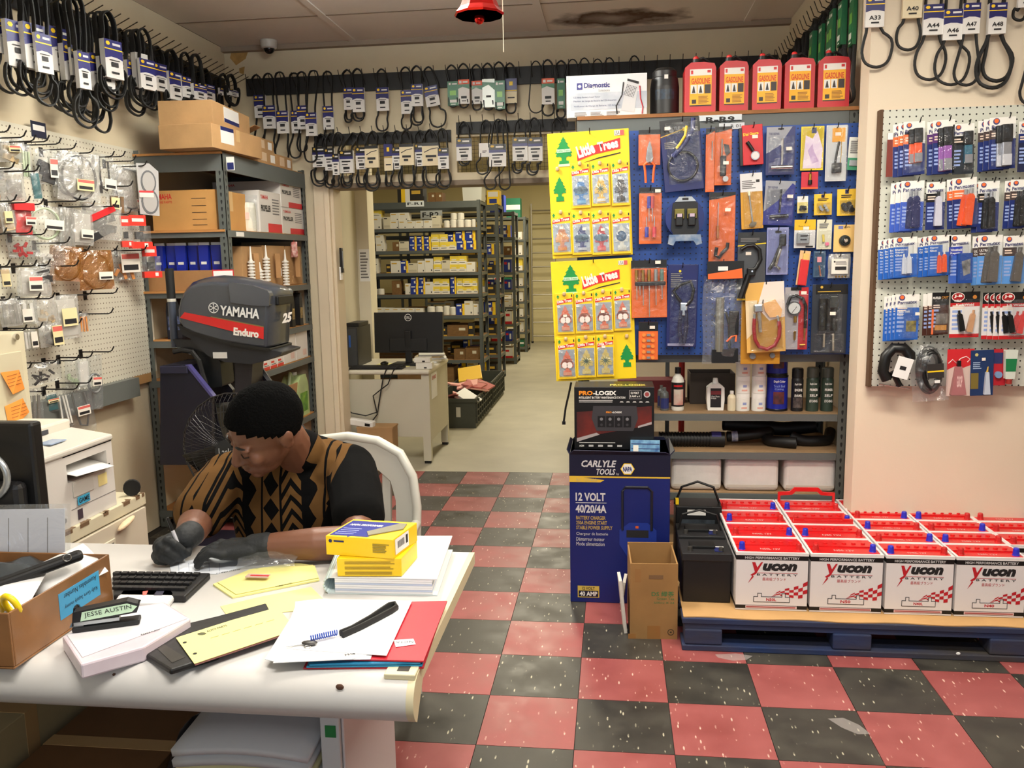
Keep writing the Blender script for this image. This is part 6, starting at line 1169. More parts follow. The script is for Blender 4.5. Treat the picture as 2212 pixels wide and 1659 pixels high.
K = tool('grey and red card with a pressure gauge on a black hose', 'gauge', cD, (1062,665,1365,1410), mat((176,172,176),.4)); K.box('red_panel',.6,0,1,1,mat((180,26,34),.45),0,.0012); K.disc('gauge_case',.38,.33,.030,mat((90,92,92),.3,.7),.002,.02,28); K.disc('gauge_face',.38,.33,.025,mat((206,210,208),.4),.0201,.021,28); K.pg('needle',[(.28,.4),(.47,.3),(.48,.31),(.29,.405)],INK,.0211,.0218)
K.tube('hose',[(.1,.28),(.2,.16),(.45,.13),(.75,.18),(.88,.3),(.88,.65)],.007,BKP,.012); K.rod('brass_fitting',.86,.65,.86,.85,.005,BRASS,.012,.003); K.rod('brass_fitting',.45,.46,.45,.56,.007,BRASS,.01); K.rod('brass_fitting',.45,.7,.45,.85,.006,BRASS,.01,.004); K.rod('brass_fitting',.68,.925,.9,.92,.005,BRASS,.01); K.sticker(.8,.09,d=.002); K.blister(.03,.1,.97,.97,.03); K.box('black_header',.25,0,.7,.05,BKP,0,.0013)
K = tool('clear pack with a black hand pump', 'pump', cD, (1385,628,1838,1460), mat((52,56,64),.35)); K.box('black_header',.1,0,1,.14,BKP,0,.0012); K.pg('gold_line',[(.15,.1),(.8,.095),(.8,.105),(.15,.11)],GOLD,.0012,.002); K.disc('badge',.26,.04,.006,GOLD,.0012,.002,10)
for u, v0, v1, r_ in ((.28,.2,.66,.015),(.46,.2,.66,.012),(.62,.32,.66,.012)): K.rod('pump_barrel',u,v0,u,v1,r_,BKP,.018)
K.rod('plunger',.35,.7,.35,.9,.006,CHROME,.014); K.rod('plunger',.6,.7,.62,.95,.006,CHROME,.014); K.box('pump_head',.45,.16,.7,.34,mat((50,54,54),.3),.006,.034,bevel=.006); K.blister(.15,.13,.8,.7,.04); K.blister(.05,.7,.9,.97,.03); K.sticker(.53,.41,d=.041)
# ---------------------------------------------------------------- goods on top of the tool rack
def cT(x, y): return 1000+x/3.95, y/3.95
a = at(1224,247,Y=RY0+.03); b_ = at(1398,150,Y=RY0+.03); zt = 2.130
t = thing('tester_box', 'white battery tester box with blue lettering atop the tool rack', 'box', (0,0,0)); x0, x1, h_ = a.x, b_.x+.0, .186; yf = RY0+.03
B().box(x0,yf,zt,x1,yf+.1,zt+h_).build('body', mat((224,224,226),.45), t, bevel=.002); bx_ = lambda u: x0+(x1-x0)*u; bz_ = lambda v: zt+h_*(1-v)
b = B(); rect(b, bx_(.05), bz_(.82), bx_(1), bz_(.42), yf-.0008); b.build('grey_band', mat((170,178,190),.5,rgb2=(200,204,212),sc=14), t)
b = B(); rect(b, bx_(.0), bz_(1), bx_(.04), bz_(0), yf-.0006); b.build('edge_fold', mat((200,200,206),.5), t)
b = B(); rect(b, bx_(.13), bz_(.34), bx_(.2), bz_(.18), yf-.001); poly(b, circ(bx_(.165),bz_(.26),.008,n=6), yf-.0014, 1); b.build('emblem', [mat((60,60,130),.4),WHITE], t)
txt(t,'Diagnostic',bx_(.22),bz_(.34),bx_(.54),bz_(.18),yf-.001,mat((50,52,120),.4),bold=.03); txt(t,'Solutions',bx_(.4),bz_(.4),bx_(.54),bz_(.345),yf-.001,GREYINK)
for v, s in ((.5,'125 Amp Battery Load Tester'),(.59,'Medidor de Carga de Bateria de 125 Amperios'),(.71,'Verificateur de Charge de Batterie, 125 Amperes')): txt(t,s,bx_(.09),bz_(v+.05),bx_(.09+.013*len(s)*.95),bz_(v),yf-.0012,mat((64,70,110),.5))
b = B(); P = [(.76,.12),(.9,.2),(.84,.92),(.68,.86)]; poly(b, [(bx_(u),bz_(v)) for u,v in P][::-1], yf-.0016); poly(b, [(bx_(u),bz_(v)) for u,v in ((.76,.12),(.9,.2),(.895,.26),(.755,.17))][::-1], yf-.002, 1)
for i in range(7):
    for j in range(8): u, v = .755+.018*i-.006*j, .26+.011*i+.032*j; rect(b, bx_(u), bz_(v+.018), bx_(u+.01), bz_(v), yf-.002, 1)
b.build('printed_tester', [mat((206,206,208),.5),INK], t)
for s, P in ((BLACK,((.71,.2),(.69,.5),(.62,.75),(.63,.95))),(mat((170,40,50),.5),((.91,.3),(.92,.6),(.95,.8),(.94,.96)))):
    B().tube([(bx_(u),yf-.0015,bz_(v)) for u,v in P],.003,4).build('printed_lead', s, t)
b = B()
for k in range(3): lines(b, bx_(.1+.2*k), bz_(.98), bx_(.27+.2*k), bz_(.87), yf-.001, 4)
b.build('fine_print', GREYINK, t)
q = at(1437,233,Y=RY0+.05); jg = thing('black_drum', 'black plastic oil pail between the tester box and fuel cans', 'pail', (q.x,RY0+.11,zt)); B().lathe([(0,0),(.062,0),(.066,.01),(.066,.13),(.06,.17),(.055,.175),(.055,.2),(.04,.215),(0,.215)],24).build('body', mat((24,25,26),.4), jg, smooth=40)
b = B()
for k in range(8): an = -2.3+k*.17; an2 = an+.17; b.add([(.0668*math.cos(an),.0668*math.sin(an),.07),(.0668*math.cos(an2),.0668*math.sin(an2),.07),(.0668*math.cos(an2),.0668*math.sin(an2),.115),(.0668*math.cos(an),.0668*math.sin(an),.115)],[(0,1,2,3)])
b.build('label', mat((40,60,80),.4,rgb2=(24,26,30),sc=50), jg); B().box(-.005,-.062,.16,.012,-.0605,.178).build('price_sticker', WHITE, jg)
CANR = mat((186,20,32),.42,bump=.05,bsc=30)
for k, (x0_, x1_) in enumerate(((1478,1547),(1553,1617),(1624,1688),(1693,1760),(1765,1835))):
    a = at(x0_,232,Y=RY0+.01); b_ = at(x1_,232,Y=RY0+.01); w_ = b_.x-a.x-.004
    t = thing('fuel_can', 'red plastic gasoline can atop the tool rack, %s' % ['beside the black pail','second from the black pail','middle of the five','second from the green belts','nearest the green belts'][k], 'fuel can', ((a.x+b_.x)/2,RY0+.015,zt), (0,0,[0,2,-1,1,-2][k]), 'fuel cans on the tool rack'); h_ = .218
    B().prism([(-w_*.5,.006),(-w_*.46,0),(w_*.46,0),(w_*.5,.006),(w_*.5,h_*.88),(w_*.44,h_*.97),(w_*.1,h_),(-w_*.3,h_),(-w_*.5,h_*.9)],0,.13).build('body', CANR, t, bevel=.012, seg=3)
    B().rod((-w_*.1,.05,h_-.004),(-w_*.1,.05,h_+.022),.022,.018,16).build('collar', BLACK, t, smooth=40); B().tube([(-w_*.05,.05,h_+.02),(w_*.1,.05,h_+.028),(w_*.3,.06,h_+.012),(w_*.36,.07,h_-.004)],.006,8).build('spout', BLACK, t, smooth=40); B().ell((-w_*.12,.05,h_+.026),(.013,.013,.011)).build('cap', mat((214,40,40),.4), t, smooth=50)
    lb = B().box(-w_*.34,-.001,h_*.13,w_*.36,0,h_*.86).build('label', mat((244,178,30),.5), t); lx = lambda u: -w_*.34+w_*.7*u; lz = lambda v: h_*(.86-.73*v)
    b = B(); rect(b, lx(0), lz(.17), lx(1), lz(0), -.0014)
    for u in (.04,.36,.68): rect(b, lx(u), lz(.66), lx(u+.28), lz(.42), -.0014, 1 if u > .6 else 0)
    for u in (.1,.42): poly(b, [(lx(u),lz(.64)),(lx(u+.16),lz(.64)),(lx(u+.1),lz(.46)),(lx(u+.06),lz(.46))], -.0017, 1)
    rect(b, lx(.1), lz(.93), lx(.3), lz(.82), -.0014, 1); rect(b, lx(0), lz(1), lx(1), lz(.97), -.0014, 1); rect(b, lx(.05), lz(.13), lx(.15), lz(.03), -.0017, 2); rect(b, lx(.8), lz(.1), lx(.95), lz(.03), -.0017, 2)
    b.build('pictograms', [WHITE,mat((50,40,40),.5),RED], lb); txt(lb,'GASOLINE',lx(.07),lz(.40),lx(.93),lz(.24),-.0016,mat((214,70,20),.5),bold=.03); b = B(); lines(b, lx(.4), lz(.94), lx(.92), lz(.72), -.0016, 6); b.build('fine_print', mat((150,100,20),.5), lb)
# ================================================================ lower goods of the tool rack
def cE(x, y): return 1200+x/3.253, 760+y/3.253
YS = RY0+.05
def spot(x0, x1, y0, y1, z, Y=YS):
    a = at(*cE(x0,y1),Y=Y); b = at(*cE(x1,y0),Y=Y); return (a.x+b.x)/2, b.x-a.x, max(.03,b.z-z)
def wrap(b, r, z0, z1, a0, a1, n=8, mi=0):
    for k in range(n):
        p, q = R(a0+(a1-a0)*k/n), R(a0+(a1-a0)*(k+1)/n); b.add([(r*math.cos(p),r*math.sin(p),z0),(r*math.cos(q),r*math.sin(q),z0),(r*math.cos(q),r*math.sin(q),z1),(r*math.cos(p),r*math.sin(p),z1)],[(0,1,2,3)],mi)
    return b
GS = 'bottles and cans on the tool rack shelf'
def can(label, rect_, z, kind, Y=YS, cat='can', name='spray_can'):
    x, w_, h_ = spot(*rect_, z, Y); r = w_/2; t = thing(name, label, cat, (x,Y+r,z+.001), group=GS); return t, r, h_
zA = RL[1]
SPR = {'k':(mat((30,30,32),.35),mat((20,20,20),.4)),'g':(mat((52,66,56),.35),mat((72,76,68),.4))}
for lab, rc, c, words_ in (('black spray can of engine enamel between paint cans and primers',(1660,1755,120,430),'k',('Dupli-Color','ENGINE','ENAMEL')),('green-grey self-etching primer can beside the black spray can',(1765,1865,115,430),'g',('Dupli-Color','PRIMER','SELF','ETCHING')),('green-grey self-etching primer can nearest the rack post',(1870,1970,115,430),'g',('Dupli-Color','PRIMER','SELF','ETCHING'))):
    t, r, h_ = can(lab, rc, zA, c); B().lathe([(0,0),(r,0),(r,h_*.72),(r*.93,h_*.76),(r*.9,h_*.78)],18).build('body', SPR[c][0], t, smooth=40); B().lathe([(r*.9,h_*.77),(r*.96,h_*.78),(r*.96,h_*.97),(r*.85,h_),(0,h_)],18).build('cap', SPR[c][1], t, smooth=40)
    for j, s in enumerate(words_): txt(t,s,-r*.62,h_*(.60-.13*j),r*.62 if j else r*.5,h_*(.66-.13*j),-r-.0008,WHITE,bold=.02)
    if c == 'k': wrap(B(), r+.0006, h_*.08, h_*.32, -140, -40).build('picture', mat((110,96,92),.4,rgb2=(40,38,40),sc=60), t)
for k, y in enumerate(((250,435),(45,247))):
    x, w_, h_ = spot(1490,1650,y[0],y[1],zA if k == 0 else zA+.172); r = w_/2; h_ = .168
    t = thing('paint_can', 'blue bed-coating paint can, %s of the stacked two' % ('lower','upper')[k], 'can', (x,YS+r,zA+.001+.17*k), group=GS); B().lathe([(0,0),(r,0),(r,.006),(r*.97,.01),(r*.97,h_-.01),(r,h_-.006),(r,h_),(r*.9,h_),(r*.88,h_-.006),(0,h_-.006)],24,mis=[1,1,1,0,1,1,1,1,1]).build('body', [mat((26,38,150),.35),mat((40,40,46),.3,.6)], t, smooth=40)
    q = wrap(B(), r*.97+.001, h_*.2, h_*.55, -120, -60, 6).build('picture', mat((40,36,44),.4,rgb2=(120,50,50),sc=30), t); txt(t,'Dupli-Color',-r*.5,h_*.8,r*.55,h_*.88,-r-.0004,WHITE,bold=.02); txt(t,'Truck Bed',-r*.5,h_*.68,r*.5,h_*.75,-r-.0004,mat((150,170,230),.4)); txt(t,'Coating',-r*.4,h_*.59,r*.4,h_*.66,-r-.0004,mat((150,170,230),.4))
for i, x0_ in enumerate((1268,1380)):
    for j in range(3):
        x, w_, h_ = spot(x0_,x0_+106,335,430,zA); r = w_/2-.001; h_ = .083
        t = thing('white_jar', 'white screw-top jar, %s up in the %s column' % (ORD[j],('column beside the small bottle','column beside the blue cans')[i].replace('column ','')), 'jar', (x,YS+r,zA+.001+.084*j), group=GS)
        B().lathe([(0,0),(r,0),(r,h_*.72),(r*.96,h_*.73)],20).build('jar', WHITE, t, smooth=40); B().lathe([(r*.95,h_*.72),(r,h_*.74),(r,h_*.98),(r*.95,h_),(0,h_)],20).build('lid', mat((242,240,236),.4), t, smooth=40)
        wrap(B(), r+.0005, h_*.36, h_*.5, -96, -66, 3).build('blue_emblem', mat((150,160,206),.5), t); wrap(B(), r+.0005, h_*.14, h_*.24, -106, -60, 4).build('red_print', mat((232,176,160),.5), t)
def lathbottle(label, rc, prof, m, capm, lab=None, z=zA):
    x, w_, h_ = spot(*rc, z); r = w_/2; t = thing('bottle', label, 'bottle', (x,YS+r,z+.001), group=GS); B().lathe([(a*r,b*h_) for a,b in prof],18).build('body', m, t, smooth=40)
    r2 = prof[-1][0]*r; B().lathe([(0,h_*.86),(r2*1.15,h_*.86),(r2*1.1,h_),(0,h_)],14).build('cap', capm, t, smooth=40); return t, r, h_
BPR = [(0,0),(.95,0),(1,.03),(1,.66),(.8,.76),(.42,.84),(.42,.88)]
t, r, h_ = lathbottle('black and white bottle with a red label beside the boxed charger', (815,910,115,430), BPR, mat((226,224,214),.4), BLACK); wrap(B(), r+.0006, h_*.1, h_*.66, -170, -10, 12).build('black_label', mat((24,22,24),.4), t); wrap(B(), r+.001, h_*.14, h_*.5, -130, -40, 8).build('red_picture', mat((190,40,44),.4,rgb2=(206,196,180),sc=14), t); wrap(B(), r+.0011, h_*.56, h_*.6, -130, -50, 6).build('red_line', RED, t)
x, w_, h_ = spot(1065,1195,195,435,zA); t = thing('polish_bottle', 'white flat polish bottle with a black label', 'bottle', (x,YS+.02,zA+.001), group=GS); B().prism([(-w_*.44,0),(w_*.44,0),(w_*.5,.05),(w_*.48,h_*.72),(w_*.2,h_*.84),(-w_*.2,h_*.84),(-w_*.48,h_*.72),(-w_*.5,.05)],0,.05).build('body', WHITE, t, bevel=.008, seg=3); B().rod((0,.025,h_*.84),(0,.025,h_),w_*.17,w_*.13,14).build('cap', mat((240,240,236),.4), t, smooth=40)
lb = B().box(-w_*.3,-.001,h_*.1,w_*.3,0,h_*.7).build('label', mat((26,22,24),.4), t); B().box(-w_*.28,-.002,h_*.5,w_*.28,-.001,h_*.62).build('red_flash', mat((120,40,44),.4), lb); txt(lb,'Clear Plastic',-w_*.25,h_*.42,w_*.22,h_*.47,-.0018,WHITE); txt(lb,'Polish',-w_*.25,h_*.36,w_*.02,h_*.41,-.0018,WHITE)
lathbottle('little cream bottle in front of the white jars', (1210,1272,280,435), BPR, mat((226,214,184),.4), WHITE)
for k, (a_, b2, yy) in enumerate(((735,800,.0),(722,780,.07))):
    x, w_, h_ = spot(a_,b2,310,430,zA); t = thing('cleaner_tin', 'small round-shouldered tin with a blue label, %s one beside the boxed charger' % ('front','rear')[k], 'can', (x,YS+.03+yy,zA+.001), group=GS); r = w_/2; B().lathe([(0,0),(r,0),(r,.07),(r*.9,.085),(r*.4,.095),(r*.4,.11),(0,.11)],18).build('tin', mat((120,124,124),.35,.6), t, smooth=40); wrap(B(), r+.0006,.01,.06,-150,-20,8).build('label', mat((46,54,110),.4), t)
t, w_, d_, h_ = carton('dark open carton behind the polish bottle', 1.72,-1.2,zA+.001,1.94,-1.03,zA+.155, m=mat((70,60,52),.7), open_=True)
t, w_, d_, h_ = carton('long dark red carton at the back of the bottle shelf', 1.36,-1.16,zA+.001,1.70,-1.02,zA+.115, m=mat((110,30,36),.6), tape=False)
pw = thing('price_tube', 'red upright tube behind the tool rack', 'pole', (1.70,-.93,0)); B().rod((0,0,0),(0,0,1.5),.016,n=12).build('pole', mat((190,36,30),.45), pw); B().rod((0,0,0),(0,0,.02),.04,n=12).build('foot', BLACK, pw)
# hose shelf
zB = RL[2]; RB = mat((14,14,15),.55)
x0_ = at(*cE(730,700),Y=YS).x; x1_ = at(*cE(1195,700),Y=YS).x; hz = zB+.037
t = thing('corrugated_hose', 'ribbed black hose with a navy and white label on the hose shelf', 'hose', (0,0,0), group='rubber hoses'); prof = []
n = 16
for k in range(n): u = k/n; prof += [(.036,u),(.036,u+.35/n),(.031,u+.4/n),(.031,u+.95/n)]
b = B(); b.X = Matrix.Translation((x0_,YS+.06,hz))@Matrix.Rotation(R(90),4,'Y'); b.lathe([(r,u*(x1_-x0_-.07)) for r,u in prof], 16); b.lathe([(.036,x1_-x0_-.07),(.037,x1_-x0_),(.03,x1_-x0_),(.03,x1_-x0_-.02)],16); b.build('hose', RB, t, smooth=40)
b = B(); b.X = Matrix.Translation((x1_-.062,YS+.06,hz))@Matrix.Rotation(R(90),4,'Y'); wrap(b, .0378, 0, .045, 60, 240, 12, 0); wrap(b, .038, 0, .045, 120, 180, 6, 1); b.build('label', [mat((60,56,120),.4),mat((214,206,200),.5)], t)
def hose(label, P, r, lab=None, Y0=.1, end=True):
    t = thing('radiator_hose', label, 'hose', (0,0,0), group='rubber hoses'); pts = []
    for i, (x, y, dy) in enumerate(P): q = at(*cE(x,y),Y=YS+dy); pts.append(V((q.x,YS+dy,max(q.z,zB+r+.001))))
    sm = []
    for i in range(len(pts)-1):
        p0, p1, p2, p3 = pts[max(i-1,0)], pts[i], pts[i+1], pts[min(i+2,len(pts)-1)]
        for j in range(5): u = j/5; sm.append(.5*((2*p1)+(p2-p0)*u+(2*p0-5*p1+4*p2-p3)*u*u+(3*p1-p0-3*p2+p3)*u**3))
    sm.append(pts[-1]); B().tube(sm, r, 12, caps=False).tube(sm, r*.86, 12, caps=False).build('hose', RB, t, smooth=50)
    if lab: i = lab; B().tube(sm[i:i+3], r*1.03, 12, caps=False).build('label', mat((70,80,150),.4,rgb2=(206,206,206),sc=30), t, smooth=50)
hose('curved black hose with a navy label lying on the ribbed one', [(1205,595,.12),(1300,590,.12),(1420,575,.12),(1500,560,.14)], .026, 2)
hose('bent black hose opening towards the room', [(1690,705,.03),(1600,670,.05),(1490,640,.1),(1500,560,.2)], .027)
hose('long bent black hose by the rack post', [(1650,590,.1),(1740,640,.09),(1840,690,.09),(1910,660,.12),(1930,560,.2)], .026)
hose('black hose arched along the back of the hose shelf', [(1180,505,.26),(1400,520,.27),(1600,540,.27),(1820,520,.28)], .035)
zC = RL[3]; PWH = mat((222,216,210),.4,var=.08,sc=9,bump=.3,bsc=18)
for k, (a_, b2) in enumerate(((812,1168),(1188,1572),(1603,1975))):
    x, w_, h_ = spot(a_,b2,810,985,zC,YS-.02); t = thing('wrapped_bundle', 'white plastic-wrapped bundle on the low shelf, %s' % ('beside the charger box','middle of the three','beside the rack post')[k], 'bundle', (x,YS-.02,zC+.001), group='white wrapped bundles'); h_ = .16
    B().box(-w_/2,0,0,w_/2,.28,h_).build('wrap', PWH, t, bevel=.022, seg=4); b = B(); b.box(-w_*.46,-.001,h_*.12,w_*.46,.0,h_*.2); b.build('fold', mat((200,190,176),.5), t)
# ================================================================ boxed chargers, tea carton
NVB = mat((14,30,104),.4,var=.08,sc=3); DNV = mat((14,17,46),.4)
cbx = thing('charger_box', 'tall blue battery charger box standing on the tiles', 'box', (0,0,0)); x0,x1,yf,H_ = 1.152,1.578,-1.92,.665; U_ = lambda u: x0+(x1-x0)*u; Z_ = lambda v: H_*(1-v)
B().box(x0,yf,0,x1,yf+.3,H_).build('body', NVB, cbx, bevel=.003); B().box(x0-.0006,yf-.0006,Z_(.145),x1+.0006,yf+.3006,H_).build('dark_top_band', DNV, cbx)
for q, nm in (([(x0,yf,H_),(x1,yf,H_),(x1-.02,yf-.01,H_+.012),(x0+.02,yf-.015,H_+.02)],'flap'),([(x0,yf+.3,H_),(x1,yf+.3,H_),(x1-.01,yf+.3,H_+.014),(x0+.01,yf+.3,H_+.012)],'flap'),([(x1,yf,H_),(x1,yf+.3,H_),(x1+.012,yf+.28,H_+.014),(x1+.02,yf+.03,H_+.012)],'flap'),([(x0,yf,H_),(x0,yf+.3,H_),(x0-.01,yf+.28,H_+.012),(x0-.012,yf+.03,H_+.014)],'flap')):
    b = B(); b.add(q,[(0,1,2,3)]); b.build(nm, DNV, cbx, solid=.004)
b = B(); poly(b, [(U_(0),Z_(.145)),(U_(.35),Z_(.17)),(U_(.31),Z_(.185)),(U_(0),Z_(.185))][::-1], yf-.0012); rect(b, U_(0), Z_(.155), U_(1), Z_(.145), yf-.0011); b.build('yellow_line', mat((226,186,60),.45), cbx)
SW2 = mat((206,204,206),.45); GLD = mat((190,160,80),.45)
for s, u0, v0, u1, v1, m, k in (('CARLYLE',.12,.04,.47,.085,SW2,{'ital':.25,'bold':.03}),('TOOLS',.27,.095,.46,.135,SW2,{'ital':.25,'bold':.03}),('by',.47,.12,.495,.14,SW2,{}),('12 VOLT',.06,.255,.36,.31,SW2,{'bold':.035}),('40/20/4A',.06,.335,.37,.39,SW2,{'bold':.035}),('BATTERY CHARGER',.065,.41,.36,.435,GLD,{'bold':.02}),('250A ENGINE START',.065,.443,.375,.468,GLD,{'bold':.02}),('STABLE POWER SUPPLY',.065,.476,.43,.501,GLD,{'bold':.02}),
  ('Chargeur de batterie',.065,.52,.385,.545,SW2,{}),('Démarreur moteur',.065,.553,.35,.578,SW2,{}),('Mode alimentation',.065,.586,.35,.611,SW2,{})): txt(cbx,s,U_(u0),Z_(v1),U_(u1),Z_(v0),yf-.0014,m,**k)
b = B(); rect(b, U_(.06), Z_(.324), U_(.37), Z_(.320), yf-.0014); b.build('rule_line', SW2, cbx)
b = B(); poly(b, circ(U_(.58),Z_(.095),.03,.028,6), yf-.0014); poly(b, circ(U_(.58),Z_(.095),.026,.024,6), yf-.0018, 1); hx = b.build('hexagon_badge', [YEL,WHITE], cbx); txt(hx,'NAPA',U_(.535),Z_(.112),U_(.625),Z_(.08),yf-.0022,NVB,bold=.04)
b = B(); rect(b, U_(.075), Z_(.965), U_(.295), Z_(.885), yf-.0013); rect(b, U_(.085), Z_(.96), U_(.285), Z_(.918), yf-.0016, 1); bd = b.build('amp_badge', [mat((206,180,80),.45),DNV], cbx); txt(bd,'12 VOLT',U_(.12),Z_(.912),U_(.25),Z_(.892),yf-.0017,INK,bold=.02); txt(bd,'40 AMP',U_(.095),Z_(.955),U_(.275),Z_(.923),yf-.002,WHITE,bold=.03)
PC = mat((34,40,70),.4); B().tube([(U_(u),yf-.001,Z_(v)) for u,v in ((.53,.5),(.53,.24),(.56,.215),(.78,.215),(.82,.24),(.82,.5))],.006,5).build('printed_handle', mat((30,32,44),.4), cbx)
b = B(); poly(b, [(U_(u),Z_(v)) for u,v in ((.5,.5),(.6,.45),(.78,.45),(.87,.5),(.87,.6),(.78,.68),(.58,.68),(.5,.6))][::-1], yf-.0012); poly(b, [(U_(u),Z_(v)) for u,v in ((.57,.5),(.79,.5),(.79,.55),(.57,.55))][::-1], yf-.0016, 1); rect(b, U_(.66), Z_(.488), U_(.69), Z_(.472), yf-.002, 2); b.build('printed_charger', [mat((30,52,140),.4),INK,ORANGE], cbx)
txt(cbx,'BC 12V40A',U_(.07),Z_(.18),U_(.28),Z_(.16),yf-.0016,mat((196,180,120),.4))
pb = thing('maintainer_box', 'black battery maintainer box with orange glow art on the charger box', 'box', (0,0,0)); x0,x1,yf2,z0,z1 = 1.172,1.512,-1.86,.672,.945; U_ = lambda u: x0+(x1-x0)*u; Z_ = lambda v: z1-(z1-z0)*v
B().box(x0,yf2,z0,x1,yf2+.17,z1).build('body', mat((11,10,11),.35), pb, bevel=.002)
b = B(); poly(b, [(U_(.03),Z_(.82)),(U_(.03),Z_(.4)),(U_(.97),Z_(.3)),(U_(.97),Z_(.6))][::-1], yf2-.0006); poly(b, [(U_(.03),Z_(.82)),(U_(.28),Z_(.73)),(U_(.32),Z_(.76)),(U_(.03),Z_(.88))][::-1], yf2-.001, 1); poly(b, [(U_(.8),Z_(.62)),(U_(.97),Z_(.55)),(U_(.97),Z_(.59)),(U_(.8),Z_(.65))][::-1], yf2-.001, 1); b.build('glow_art', [mat((120,36,26),.4,rgb2=(30,20,22),sc=9),mat((170,160,160),.4)], pb)
b = B(); poly(b, [(U_(u),Z_(v)) for u,v in ((.24,.3),(.78,.3),(.8,.5),(.74,.7),(.28,.7),(.22,.5))][::-1], yf2-.0014)
for k in range(4): rect(b, U_(.295+.108*k), Z_(.64), U_(.39+.108*k), Z_(.46), yf2-.0018, 1); poly(b, circ(U_(.342+.108*k),Z_(.51),.007,n=10), yf2-.0022, 2); poly(b, circ(U_(.342+.108*k),Z_(.6),.006,n=10), yf2-.0022, 0)
b.build('printed_charger', [mat((58,56,60),.35),mat((18,18,20),.35),mat((120,120,124),.4)], pb)
for s, u0, v0, u1, v1, m, kk in (('PRO',.06,.06,.235,.13,mat((232,140,30),.4),{'bold':.045}),('-LOGIX',.24,.06,.53,.13,WHITE,{'bold':.045}),('INTELLIGENT BATTERY MAINTENANCE STATION',.06,.15,.64,.185,WHITE,{'bold':.02}),('PRO',.4,.385,.47,.415,mat((232,140,30),.4),{'bold':.04}),('-LOGIX',.475,.385,.6,.415,WHITE,{'bold':.04}),('12 VOLT',.71,.075,.81,.11,WHITE,{'bold':.03}),('2 AMP x 4',.7,.13,.82,.16,WHITE,{'bold':.03}),('AGM',.06,.925,.12,.955,WHITE,{'bold':.03})): txt(pb,s,U_(u0),Z_(v1),U_(u1),Z_(v0),yf2-.0024,m,**kk)
b = B(); lines(b, U_(.06), Z_(.25), U_(.5), Z_(.2), yf2-.001, 2, rag=.05); lines(b, U_(.06), Z_(.9), U_(.56), Z_(.88), yf2-.001, 1)
for k in range(4): rect(b, U_(.18+.12*k), Z_(.955), U_(.24+.12*k), Z_(.925), yf2-.001)
for k in range(5): poly(b, [(U_(.57+.08*k),Z_(.245)),(U_(.62+.08*k),Z_(.245)),(U_(.61+.08*k),Z_(.225)),(U_(.58+.08*k),Z_(.225))], yf2-.001)
b.build('fine_print', mat((190,188,186),.5), pb); b = B(); rect(b, U_(.69), Z_(.19), U_(.84), Z_(.05), yf2-.0005); rect(b, U_(.695), Z_(.185), U_(.835), Z_(.055), yf2-.0009, 1); poly(b, circ(U_(.91),Z_(.115),.014,n=18), yf2-.0009); poly(b, circ(U_(.91),Z_(.115),.009,n=18), yf2-.0013, 2); b.build('feature_badges', [mat((180,176,176),.4),mat((24,22,24),.4),mat((150,60,60),.4)], pb)
txt(pb,'PRO-LOGIX',U_(.45),-(yf2+.12) if 0 else yf2+.03,U_(.9),yf2+.08,z1+.0006,mat((214,200,90),.4),face='z',bold=.03)
t = thing('bulb_carton', 'small blue printed carton lying against the maintainer box', 'box', (1.475,-1.9,.672), (-12,0,-3)); B().box(-.064,0,0,.06,.02,.05).build('body', mat((38,84,140),.4,rgb2=(120,170,200),sc=35), t, bevel=.001); B().box(-.052,-.001,.0,-.03,0,.028).build('price_sticker', mat((220,216,206),.6), t)
for k in range(2): B().box(-.06,-.0008,.012+.02*k,.058,0,.015+.02*k).build('print_band', NAVY, t)
hk = thing('jump_lead', 'black cable with a clip hanging at the rack side', 'cable', (0,0,0)); P = [at(x,y,Y=-1.5) for x,y in ((1234,826),(1229,850),(1222,880),(1218,910))]; B().tube(P,.005,6).build('cable', RUBBER, hk); B().box(P[-1].x-.008,-1.508,P[-1].z-.015,P[-1].x+.008,-1.492,P[-1].z).build('clip', BLACK, hk)
tc_ = thing('tea_carton', 'open brown carton with green lettering in front of the charger box', 'box', (1.497,-2.26,0), (0,0,2)); w_, d_, h_ = .092, .225, .31; OCB = mat((152,114,66),.75,var=.12,sc=7)
b = B(); b.box(-w_,0,0,w_,d_,.006).box(-w_,0,.006,w_,.006,h_).box(-w_,d_-.006,.006,w_,d_,h_+.01).box(-w_,.006,.006,-w_+.006,d_-.006,h_).box(w_-.006,.006,.006,w_,d_-.006,h_); b.build('body', OCB, tc_)
tx_ = mat((60,120,70),.7); txt(tc_,'DS 緑茶',-w_*.1,h_*.57,w_*.85,h_*.64,-.0008,tx_,bold=.01); txt(tc_,'Green Tea',w_*.12,h_*.525,w_*.85,h_*.56,-.0008,tx_); txt(tc_,'500ml X 24',w_*.0,h_*.475,w_*.85,h_*.5,-.0008,tx_)
for x_, z_, ww, hh in ((-.0,.0,.05,.055),(-.085,.0,.03,.02)): B().box(x_-ww/2,-.0007,z_,x_+ww/2,-.0002,z_+hh).build('tape', mat((150,104,54),.3), tc_)
b = B(); R1, R2 = circ(w_*.72,.03,.013,n=16), circ(w_*.72,.03,.01,n=16)
for k in range(16): b.add([(R1[k][0],-.0009,R1[k][1]),(R1[(k+1)%16][0],-.0009,R1[(k+1)%16][1]),(R2[(k+1)%16][0],-.0009,R2[(k+1)%16][1]),(R2[k][0],-.0009,R2[k][1])],[(0,1,2,3)])
